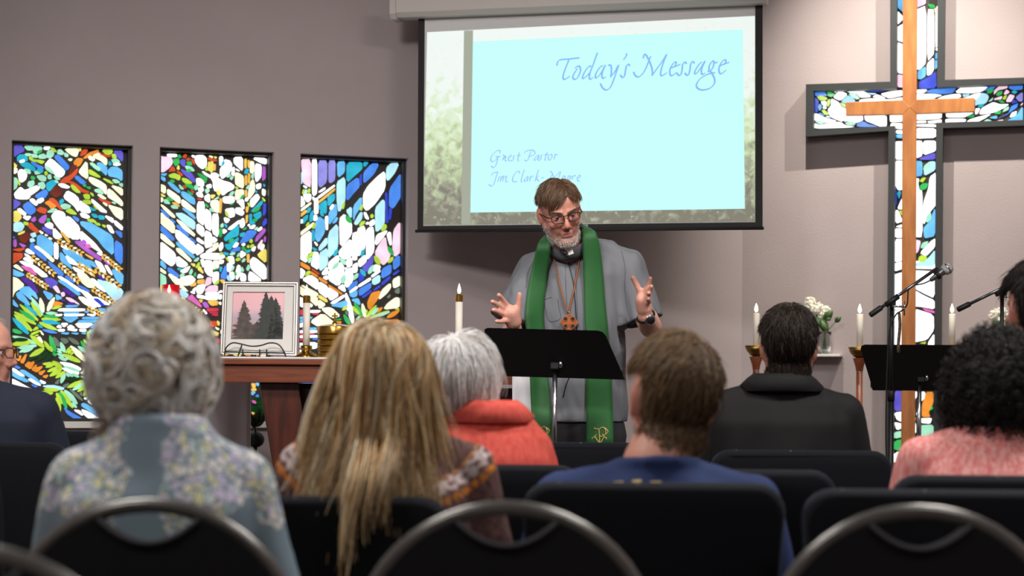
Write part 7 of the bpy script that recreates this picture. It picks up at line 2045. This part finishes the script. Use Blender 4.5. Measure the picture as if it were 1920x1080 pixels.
# trousers and shoes
M_TROU = mat('charcoal_trousers', srgb(34, 34, 38), .85, var=.1, vscale=6)
b = MB(); b.loft([ring(1086, 850, .155, .12), ring(1086, 800, .16, .125), ring(1086, 740, .155, .12)])
for s, xx in ((-1, 1050), (1, 1122)):
    h0 = px(xx, 815, DP); b.cap(h0, Vector((h0.x, DP, .55)), .105, .078); b.cap(Vector((h0.x, DP, .55)), Vector((h0.x, DP, PLAT + .1)), .076, .06)
me = blob(b, .011, 4); vv = get_v(me); set_v(me, vv + get_n(me) * (noise_v(vv, (10, 10, 4), 1) * .007)[:, None])
mesh_obj('trousers', me, M_TROU, pastor, True, True)
for s, xx in ((-1, 1050), (1, 1122)):
    h0 = px(xx, 815, DP)
    b = MB(); b.cap((h0.x, DP + .03, PLAT + .055), (h0.x + s * .02, DP - .17, PLAT + .042), .048, .04); b.box((h0.x + s * .01, DP - .07, PLAT + .013), (.09, .28, .026))
    mesh_obj('shoe', blob(b, .008, 4), mat('dark_shoe', srgb(26, 24, 24), .5), pastor, True, True)
# ------------------------------------------------------------------ congregation
def cloth(name, col, **k): return mat(name, srgb(*col), k.pop('rough', .85), **k)
def torso_push(X, D, sh, w=.2, ry=.15):
    c = np.array([X, D - .03, sh - .22]); r = np.array([w, ry, .27])
    return lambda q: push_out(q, c, r, 1.0)

# 1. curly grey haired woman, flowered cardigan
def flowered(name):
    m = bpy.data.materials.new(name); m.use_nodes = True
    nt = m.node_tree; bs = nt.nodes['Principled BSDF']; bs.inputs['Roughness'].default_value = .85
    tc = nt.nodes.new('ShaderNodeTexCoord'); at = nt.nodes.new('ShaderNodeAttribute'); at.attribute_name = 'Col'
    sep = nt.nodes.new('ShaderNodeSeparateColor'); nt.links.new(at.outputs['Color'], sep.inputs[0])
    n = nt.nodes.new('ShaderNodeTexNoise'); n.inputs['Scale'].default_value = 30; n.inputs['Detail'].default_value = 2; nt.links.new(tc.outputs['Object'], n.inputs['Vector'])
    vm = nt.nodes.new('ShaderNodeVectorMath'); vm.operation = 'MULTIPLY_ADD'; nt.links.new(n.outputs['Color'], vm.inputs[0]); vm.inputs[1].default_value = (.03, .03, .03); nt.links.new(tc.outputs['Object'], vm.inputs[2])
    v = nt.nodes.new('ShaderNodeTexVoronoi'); v.inputs['Scale'].default_value = 66; nt.links.new(vm.outputs[0], v.inputs['Vector'])
    r = nt.nodes.new('ShaderNodeValToRGB'); cr = r.color_ramp; cr.interpolation = 'CONSTANT'
    cols = [(224, 220, 212), (202, 194, 218), (184, 208, 208), (214, 212, 166), (190, 196, 208), (228, 226, 222), (186, 180, 206)]
    cr.elements[0].position = 0; cr.elements[0].color = srgb(*cols[0]); cr.elements[1].position = .15; cr.elements[1].color = srgb(*cols[1])
    for i in range(2, 7):
        e = cr.elements.new(.15 * i); e.color = srgb(*cols[i])
    sc = nt.nodes.new('ShaderNodeSeparateColor'); nt.links.new(v.outputs['Color'], sc.inputs[0]); nt.links.new(sc.outputs[0], r.inputs['Fac'])
    # gaps between petals show the cardigan
    v2 = nt.nodes.new('ShaderNodeTexVoronoi'); v2.feature = 'DISTANCE_TO_EDGE'; v2.inputs['Scale'].default_value = 56; nt.links.new(vm.outputs[0], v2.inputs['Vector'])
    gt = nt.nodes.new('ShaderNodeMath'); gt.operation = 'GREATER_THAN'; nt.links.new(v2.outputs['Distance'], gt.inputs[0]); gt.inputs[1].default_value = .075
    n2 = nt.nodes.new('ShaderNodeTexNoise'); n2.inputs['Scale'].default_value = 26; n2.inputs['Detail'].default_value = 1; nt.links.new(tc.outputs['Object'], n2.inputs['Vector'])
    ad = nt.nodes.new('ShaderNodeMath'); ad.operation = 'MULTIPLY_ADD'; nt.links.new(n2.outputs['Fac'], ad.inputs[0]); ad.inputs[1].default_value = 1.6; nt.links.new(sep.outputs[0], ad.inputs[2])
    g2 = nt.nodes.new('ShaderNodeMath'); g2.operation = 'GREATER_THAN'; nt.links.new(ad.outputs[0], g2.inputs[0]); g2.inputs[1].default_value = 1.6
    mu = nt.nodes.new('ShaderNodeMath'); mu.operation = 'MULTIPLY'; nt.links.new(gt.outputs[0], mu.inputs[0]); nt.links.new(g2.outputs[0], mu.inputs[1])
    mx = nt.nodes.new('ShaderNodeMixRGB'); nt.links.new(mu.outputs[0], mx.inputs['Fac']); mx.inputs['Color1'].default_value = srgb(122, 142, 154); nt.links.new(r.outputs['Color'], mx.inputs['Color2'])
    nt.links.new(mx.outputs['Color'], bs.inputs['Base Color'])
    bp = nt.nodes.new('ShaderNodeBump'); bp.inputs['Strength'].default_value = .6; bp.inputs['Distance'].default_value = .004; nt.links.new(mu.outputs[0], bp.inputs['Height']); nt.links.new(bp.outputs['Normal'], bs.inputs['Normal'])
    return m
def yoke_paint(me, Tm, sh):
    """red channel: where the lace flowers are sewn on (two shoulder yokes)"""
    v = get_v(me); Mi = np.array(Tm.inverted()); l = v @ Mi[:3, :3].T + Mi[:3, 3]
    ax = np.abs(l[:, 0] + .01)
    low = sh - .135 - .02 * np.sin(ax * 30)
    ax = ax + .012 * noise_v(v, (40, 40, 40), 4.0)
    k = smoothstep(.004, .040, ax) * smoothstep(low - .05, low + .03, l[:, 2]) * smoothstep(.28, .24, ax)
    c = np.zeros((len(v), 3)); c[:, 0] = k; paint(me, c)
w1, MW1 = seated(305, 3.36, (293, 706), 3.43, 'woman with curly silver grey hair in a flowered blue cardigan', flowered('flowered_cardigan'), leg=.31, sw=.165, sh=.955, head_rot=(math.radians(-6), 0, math.radians(-4)), shirt_paint=yoke_paint, folds=.006, torso_w=.96, neckline=.022, voxel=.009)
rng = np.random.default_rng(21)
HC = np.array([0, .022, .010]); HR = np.array([.104, .114, .126])
def curl_paths(nc, per, rmin, rmax, tmin, tmax, spread, K=11):
    d = sph(nc * 3, rng); d = d[((d[:, 1] > -.5) | (d[:, 2] > .3)) & (d[:, 2] > -.85)][:nc]; nc = len(d)
    a1 = np.cross(d, np.array([.25, .2, 1.0])); a1 /= np.linalg.norm(a1, axis=1, keepdims=True); a2 = np.cross(d, a1)
    rep = lambda q: np.repeat(q, per, axis=0)
    tt = np.linspace(0, 1, K)[None, :]
    turn = rep(rng.uniform(tmin, tmax, (nc, 1)) * np.where(rng.random((nc, 1)) < .5, 1, -1) * 2 * PI) * rng.uniform(.85, 1.15, (nc * per, 1))
    ph = rep(rng.uniform(0, 2 * PI, (nc, 1))) + rng.normal(0, .12, (nc * per, 1))
    rad = rep(rng.uniform(rmin, rmax, (nc, 1))) * (1 - .5 * tt) + rng.normal(0, spread, (nc * per, 1))
    an = ph + turn * tt
    D_, A1, A2 = rep(d), rep(a1), rep(a2)
    lift_ = (.010 * np.sin(PI * tt) + rng.normal(.002, spread, (nc * per, 1)))
    P = (HC + D_ * HR * rep(rng.uniform(.9, 1.0, (nc, 1))))[:, None, :] + A1[:, None, :] * (rad * np.cos(an))[:, :, None] + A2[:, None, :] * (rad * np.sin(an))[:, :, None] + D_[:, None, :] * lift_[:, :, None]
    # locks bend round the head, narrower towards the nape
    q = (P - HC) / HR; L_ = np.linalg.norm(q, axis=2, keepdims=True)
    P = HC + q / L_ * np.clip(L_, .93, 1.12) * HR
    tz = np.clip((-.03 - P[:, :, 2]) / .1, 0, 1); P[:, :, 0] *= 1 - .25 * tz; 
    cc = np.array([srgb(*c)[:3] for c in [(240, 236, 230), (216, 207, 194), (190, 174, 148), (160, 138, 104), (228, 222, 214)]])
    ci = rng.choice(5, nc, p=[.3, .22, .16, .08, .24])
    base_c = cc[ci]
    top_light = smoothstep(-.02, .08, (d * HR)[:, 2])[:, None]
    base_c = base_c * (.92 + .16 * top_light)  # ceiling light put into the colour: locks lighter on top
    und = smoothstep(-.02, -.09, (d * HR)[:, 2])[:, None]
    base_c = base_c * (1 - .45 * und) + np.array(srgb(150, 122, 86)[:3]) * .45 * und  # browner beneath: tan tones, with shade in the colour
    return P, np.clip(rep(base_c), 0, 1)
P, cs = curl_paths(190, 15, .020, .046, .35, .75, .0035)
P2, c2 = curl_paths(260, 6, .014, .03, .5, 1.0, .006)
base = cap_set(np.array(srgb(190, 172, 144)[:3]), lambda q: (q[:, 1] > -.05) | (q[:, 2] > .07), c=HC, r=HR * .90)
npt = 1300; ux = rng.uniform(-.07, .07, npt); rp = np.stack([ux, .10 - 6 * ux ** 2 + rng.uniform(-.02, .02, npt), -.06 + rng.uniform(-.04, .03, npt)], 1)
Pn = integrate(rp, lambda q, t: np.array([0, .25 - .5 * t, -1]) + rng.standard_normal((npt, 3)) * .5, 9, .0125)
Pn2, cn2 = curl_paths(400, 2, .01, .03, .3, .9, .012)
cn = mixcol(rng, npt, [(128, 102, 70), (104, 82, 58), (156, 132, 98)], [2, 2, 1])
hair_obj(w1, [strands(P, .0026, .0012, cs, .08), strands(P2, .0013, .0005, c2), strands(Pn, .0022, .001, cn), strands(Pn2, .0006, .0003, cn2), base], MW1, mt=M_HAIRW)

# 2. long haired blonde woman, patterned brown sweater
def nordic(name):
    m = bpy.data.materials.new(name); m.use_nodes = True
    nt = m.node_tree; bs = nt.nodes['Principled BSDF']; bs.inputs['Roughness'].default_value = .95
    at = nt.nodes.new('ShaderNodeAttribute'); at.attribute_name = 'Col'
    tc = nt.nodes.new('ShaderNodeTexCoord'); n = nt.nodes.new('ShaderNodeTexNoise'); n.inputs['Scale'].default_value = 70; n.inputs['Detail'].default_value = 3; nt.links.new(tc.outputs['Object'], n.inputs['Vector'])
    r = nt.nodes.new('ShaderNodeValToRGB'); r.color_ramp.elements[0].position = .35; r.color_ramp.elements[0].color = (.55, .55, .55, 1); r.color_ramp.elements[1].position = .7; r.color_ramp.elements[1].color = (1.25, 1.2, 1.2, 1)
    nt.links.new(n.outputs['Fac'], r.inputs['Fac'])
    mx = nt.nodes.new('ShaderNodeMixRGB'); mx.blend_type = 'MULTIPLY'; mx.inputs['Fac'].default_value = 1; nt.links.new(at.outputs['Color'], mx.inputs['Color1']); nt.links.new(r.outputs['Color'], mx.inputs['Color2'])
    nt.links.new(mx.outputs['Color'], bs.inputs['Base Color'])
    bp = nt.nodes.new('ShaderNodeBump'); bp.inputs['Strength'].default_value = .5; bp.inputs['Distance'].default_value = .004; nt.links.new(n.outputs['Fac'], bp.inputs['Height']); nt.links.new(bp.outputs['Normal'], bs.inputs['Normal'])
    return m
def nordic_paint(me, Tm, sh):
    v = get_v(me); Mi = np.array(Tm.inverted()); l = v @ Mi[:3, :3].T + Mi[:3, 3]
    base = np.array(srgb(104, 76, 74)[:3]); c = np.tile(base, (len(v), 1))
    # band round the yoke, measured by distance from the neck
    dn = np.sqrt((l[:, 0] * .92) ** 2 + ((l[:, 2] - sh - .03) * 1.25) ** 2 + (l[:, 1] * .5) ** 2)
    ang = np.arctan2(l[:, 0], -(l[:, 2] - sh - .05))
    zig = .004 * np.sin(ang * 55)
    white = (np.abs(dn - .190 + zig) < .013); orange = (np.abs(dn - .218) < .0065) & (np.sin(ang * 70) > -.75); thin = np.abs(dn - .172) < .002
    c[white] = srgb(206, 192, 190)[:3]; c[(np.abs(dn - .190) < .005) & (np.sin(ang * 42) > .2)] = srgb(120, 92, 96)[:3]
    c[orange] = srgb(222, 138, 50)[:3]; c[thin] = srgb(200, 140, 80)[:3]
    paint(me, c)
w2, MW2 = seated(726, 3.90, (711, 716), 3.88, 'woman with long straight blonde hair in a patterned brown sweater', nordic('nordic_sweater'), sw=.19, sh=.95, head_rot=(0, math.radians(-5), math.radians(8)), shirt_paint=nordic_paint, folds=.005, voxel=.0055, torso_w=1.0, leg=.36)
rng = np.random.default_rng(5)
n = 4300
d = sph(n * 4, rng); p = SC_C + d * SC_R * 1.01
kp = (p[:, 2] > np.where(p[:, 1] < -.02, .065, np.where(p[:, 1] < .04, -.02, -.06)))
p = p[kp][:n]; n = len(p)
side = np.sign(p[:, 0] + .004 + rng.normal(0, .004, n))[:, None]
lock = np.floor((np.arctan2(p[:, 1], p[:, 0]) + PI) * 5.5) + np.floor(p[:, 2] * 30)
lr = np.random.default_rng(9).standard_normal((4000, 3)); lb = lr[(lock.astype(int) * 37) % 4000] * .085
bias = rng.standard_normal((n, 3)) * .045 + lb
Mi2 = np.array(MW2.inverted()); Mw2 = np.array(MW2)
ctr_w = np.array([px(722, 700, 3.86).x, 3.87, .75]); 
down_h = Mi2[:3, :3] @ np.array([0, 0, -1.0])
def to_h(q): return q @ Mi2[:3, :3].T + Mi2[:3, 3]
def to_w(q): return q @ Mw2[:3, :3].T + Mw2[:3, 3]
def dfb(q, t):
    nn = (q - SC_C) / SC_R ** 2; L_ = np.linalg.norm((q - SC_C) / SC_R, axis=1, keepdims=True); nn /= np.linalg.norm(nn, axis=1, keepdims=True)
    near = smoothstep(1.5, 1.1, L_) * (q[:, 2:3] > -.03)
    tp = smoothstep(.03, .10, q[:, 2])[:, None] * smoothstep(.09, .02, q[:, 1])[:, None]
    v = np.concatenate([side * (.95 * tp + .0), np.full((n, 1), .45), np.full((n, 1), -.65)], 1)
    v = v - nn * (v * nn).sum(1, keepdims=True)
    wave = np.stack([np.sin(t * 9 + lb[:, 0] * 40), .4 * np.cos(t * 8 + lb[:, 1] * 40), 0 * lb[:, 0]], 1) * .2 * t
    dn = down_h + np.array([0, .10 * (1 - t), 0]) + side * np.array([.05, 0, 0]) * (1 - t * 1.6) + np.array([.12, 0, 0]) * (1 + 1.6 * (side > 0)) * t * (1.3 - t)
    return v * near + dn * (1 - near) + bias + wave
def pushb(q, t):
    q = push_out(q, SC_C, SC_R, kk)
    w = to_w(q); w = push_out(w, ctr_w, np.array([.155, .13, .20]), kt)
    return to_h(w)
kk = 1.03 + rng.uniform(0, .09, (n, 1)); kt = 1.0 + rng.uniform(0, .14, (n, 1))
K = 16
ln = (rng.uniform(.29, .36, n) + .07 * smoothstep(.0, .03, p[:, 0]) * smoothstep(.07, .05, p[:, 0])) * (1 + .12 * np.sin(lock))
P = integrate(p, dfb, K, ln / (K - 1), pushb)
Wp = P @ Mw2[:3, :3].T + Mw2[:3, 3]
_k = smoothstep(1.0, .868, Wp[:, :, 2]) * (smoothstep(-.33, -.30, Wp[:, -1:, 0]) * smoothstep(-.20, -.24, Wp[:, -1:, 0])) * ((lock.astype(int) % 4) == 0)[:, None]; _lim = 3.635 - rng.uniform(0, .03, (n, 1)) - .02 * np.sin(lock)[:, None]
Wp[:, :, 1] = Wp[:, :, 1] * (1 - _k) + np.minimum(Wp[:, :, 1], _lim) * _k
P = Wp @ Mi2[:3, :3].T + Mi2[:3, 3]
cs = mixcol(rng, n, [(214, 188, 146), (192, 160, 114), (234, 218, 188), (136, 100, 62), (164, 128, 82)], [4, 4, 3, 1.6, 2.4])
lc = (1.0 + .3 * np.sin(lock * 2.3))[:, None]; cs = np.clip(cs * lc, 0, 1)
hair_obj(w2, [strands(P, .0023, .0011, cs), cap_set(np.array(srgb(120, 92, 60)[:3]), lambda q: (q[:, 2] > np.where(q[:, 1] < -.02, .07, -.06)), grow_=.003)], MW2)

# 3. white haired woman, coral shirt
def plaid(name, c1, c2, scale):
    m = bpy.data.materials.new(name); m.use_nodes = True; nt = m.node_tree; bs = nt.nodes['Principled BSDF']; bs.inputs['Roughness'].default_value = .85
    tc = nt.nodes.new('ShaderNodeTexCoord'); k = nt.nodes.new('ShaderNodeTexNoise'); k.inputs['Scale'].default_value = scale; k.inputs['Detail'].default_value = 2
    mp = nt.nodes.new('ShaderNodeMapping'); mp.inputs['Scale'].default_value = (1, 1, .25); nt.links.new(tc.outputs['Object'], mp.inputs[0]); nt.links.new(mp.outputs[0], k.inputs['Vector'])
    r = nt.nodes.new('ShaderNodeValToRGB'); r.color_ramp.elements[0].color = srgb(*c1); r.color_ramp.elements[1].color = srgb(*c2); r.color_ramp.elements[0].position = .35; r.color_ramp.elements[1].position = .65
    nt.links.new(k.outputs['Fac'], r.inputs['Fac']); nt.links.new(r.outputs['Color'], bs.inputs['Base Color'])
    return m
w3, MW3 = seated(918, 4.74, (866, 716), 4.76, 'white haired woman in a coral collared shirt', plaid('coral_cotton', (212, 78, 66), (226, 96, 82), 90), neck_w=.05, leg=.4, torso_w=.86, sw=.13, sh=.965, head_rot=(math.radians(-4), math.radians(3), math.radians(-20)), folds=.008, collar=True, hscale=.95, lean=-.02)
rng = np.random.default_rng(8)
n = 2600
d = sph(n * 4, rng); p = SC_C + d * SC_R * 1.01
p = p[(p[:, 2] > np.where(p[:, 1] < -.015, .06, -.03))][:n]; n = len(p)
cr = np.array([.01, .035, .125])
lockid = (np.floor((np.arctan2(p[:, 1], p[:, 0]) + PI) * 6) + np.floor(p[:, 2] * 25)).astype(int)
lb = lr[(lockid * 13) % 4000] * .17
bias = rng.standard_normal((n, 3)) * .10 + lb
kk = 1.08 + rng.uniform(0, .27, (n, 1))
def dfw(q, t):
    nn = (q - SC_C) / SC_R ** 2; nn /= np.linalg.norm(nn, axis=1, keepdims=True)
    v = q - cr; v = v - nn * (v * nn).sum(1, keepdims=True); v /= np.linalg.norm(v, axis=1, keepdims=True) + 1e-6
    return v + bias + np.array([0, 0, -.4]) + nn * (.35 - .75 * t)
P = integrate(p, dfw, 11, rng.uniform(.10, .15, n) / 10, lambda q, t: push_out(q, SC_C, SC_R, 1 + (kk - 1) * min(1, t * 2.2)))
cs = mixcol(rng, n, [(250, 249, 248), (238, 235, 232), (222, 216, 212), (200, 190, 182)], [6, 4, 2, .7])
hair_obj(w3, [strands(P, .0021, .0009, cs, .04), cap_set(np.array(srgb(236, 232, 228)[:3]), lambda q: (q[:, 2] > np.where(q[:, 1] < -.02, .07, -.07)), grow_=.004)], MW3, mt=M_HAIRW)

# 4. man in blue shirt, thin crown
w4, MW4 = seated(1232, 4.06, (1258, 744), 4.10, 'man with brown hair and thinning crown in a royal blue shirt', cloth('blue_jersey', (32, 52, 100), bump=.1, bscale=300), leg=.33, sw=.225, sh=.885, head_rot=(math.radians(2), math.radians(-6), math.radians(14)), sleeve='short', folds=.008, neck_w=.07, torso_w=1.2, hscale=1.11, skin_extra=nape_stubble((96, 72, 50), -.100))
bald4 = lambda q: 1 - .9 * np.exp(-((q[:, 0] + .034) / .020) ** 2 - ((q[:, 1] - .068) / .04) ** 2 - ((q[:, 2] - .10) / .035) ** 2)
short_hair(w4, MW4, [(112, 86, 58), (92, 70, 46), (134, 108, 76), (122, 112, 98)], [4, 3, 2, 1], n=4400, length=.045, crown=(-.034, .06, .105), seed=4, r=.0011, bald=bald4, cap=(84, 64, 44), nape=-.098, thick=1.05, neck=-.100)
M_YEL = mat('yellow_print', srgb(214, 188, 120), .8)
_so = [c for c in w4.children if c.name.startswith('shirt')][0]
_bv = BVHTree.FromPolygons([tuple(q.co) for q in _so.data.vertices], [tuple(pl.vertices) for pl in _so.data.polygons])
for P in ([(1134, 908), (1150, 903), (1168, 902), (1168, 906), (1150, 907), (1138, 911)], [(1186, 900), (1203, 899), (1201, 912), (1183, 912)], [(1220, 902), (1240, 902), (1236, 914), (1216, 914)], [(1262, 906), (1274, 907), (1270, 915), (1260, 915)]):
    pts = []
    for x_, y_ in P:
        r_ = ray(x_, y_).normalized(); h_ = _bv.ray_cast(Vector((0, 0, H)), r_)
        pts.append((h_[0] if h_[0] is not None else px(x_, y_, 3.95)) - r_ * .003)
    b = MB(); b.prism(pts[::-1], (0, -1, 0), .001); b.build('shirt_print', M_YEL, _so, False, True)
# 5. man in black shirt
w5, MW5 = seated(1464, 5.80, (1478, 649), 5.80, 'man with short dark hair in a black collared shirt', cloth('black_cotton', (11, 12, 14)), sw=.215, sh=1.035, head_rot=(math.radians(3), 0, math.radians(-4)), folds=.007, collar=True, neck_w=.062, torso_w=1.15, skin_extra=nape_stubble((44, 34, 28), -.115))
short_hair(w5, MW5, [(48, 38, 30), (38, 30, 25), (64, 52, 42), (92, 84, 76)], [4, 4, 2, .7], n=4000, length=.04, seed=6, cap=(34, 27, 22), nape=-.112, thick=1.07, neck=-.115)

# 6. woman with afro and pink speckled top
M_PINK = plaid('pink_knit', (222, 118, 116), (238, 176, 170), 120)
w6, MW6 = seated(1872, 4.42, (1868, 730), 4.46, 'woman with a large black afro in a pink speckled top', M_PINK, sw=.20, sh=.955, folds=.006, torso_w=1.08, neckline=-.0, leg=.36)
rng = np.random.default_rng(31)
n = 3900; AC = np.array([0, .025, -.018]); AR = np.array([.135, .13, .166])
d = sph(n * 2, rng); d = d[(d[:, 1] > -.45) | (d[:, 2] > .45)][:n]; n = len(d)
rt = AC + d * AR * rng.uniform(.72, .93, (n, 1))
t1 = np.cross(d, rng.standard_normal((n, 3))); t1 /= np.linalg.norm(t1, axis=1, keepdims=True); t2 = np.cross(d, t1)
K = 10; tt = np.linspace(0, 1, K)[None, :]; an = rng.uniform(0, 6, (n, 1)) + 9 * tt
P = rt[:, None, :] + (t1[:, None, :] * np.cos(an)[:, :, None] + t2[:, None, :] * np.sin(an)[:, :, None]) * .006 + d[:, None, :] * (tt * .022)[:, :, None] + rng.normal(0, .002, (n, 1, 3))
hair_obj(w6, [strands(P, .0017, .0010, mixcol(rng, n, [(24, 20, 19), (34, 28, 26), (16, 14, 14)], [3, 1, 2])), cap_set(np.array(srgb(16, 14, 13)[:3]), lambda q: (q[:, 1] > -.045) | (q[:, 2] > .09), c=AC, r=AR * .86)], MW6)
b = MB(); q0 = px(1808, 883, 4.32)
# 7. dark haired person at the right edge
w7, MW7 = seated(1990, 5.15, (1944, 578), 5.15, 'dark haired person in black at the right edge of the picture', cloth('black_cotton', (11, 12, 14)), sw=.21, sh=1.085, folds=.006, head_rot=(0, 0, math.radians(10)))
short_hair(w7, MW7, [(26, 22, 20), (38, 31, 27)], [3, 1], n=3800, length=.06, seed=16, cap=(20, 17, 15), nape=-.1, thick=1.13, neck=-.12)
# 8. man with glasses at the left edge, head turned to the right
w8, MW8 = seated(-38, 5.95, (-34, 656), 5.95, 'man with dark glasses at the left edge, face turned right', cloth('navy_cotton', (20, 28, 48)), sw=.215, sh=1.02, folds=.006, torso_w=1.12, head_rot=(math.radians(3), 0, math.radians(-97)))
eyes(w8, MW8); eyelids(w8, MW8, mat('eyelid_skin_pale', srgb(196, 136, 118), .55)); glasses(w8, MW8)
short_hair(w8, MW8, [(170, 164, 156), (140, 132, 124)], [2, 1], n=1500, length=.015, seed=18, bald=lambda q: np.where(q[:, 2] > .06, .05, 1.0), nape=-.08)
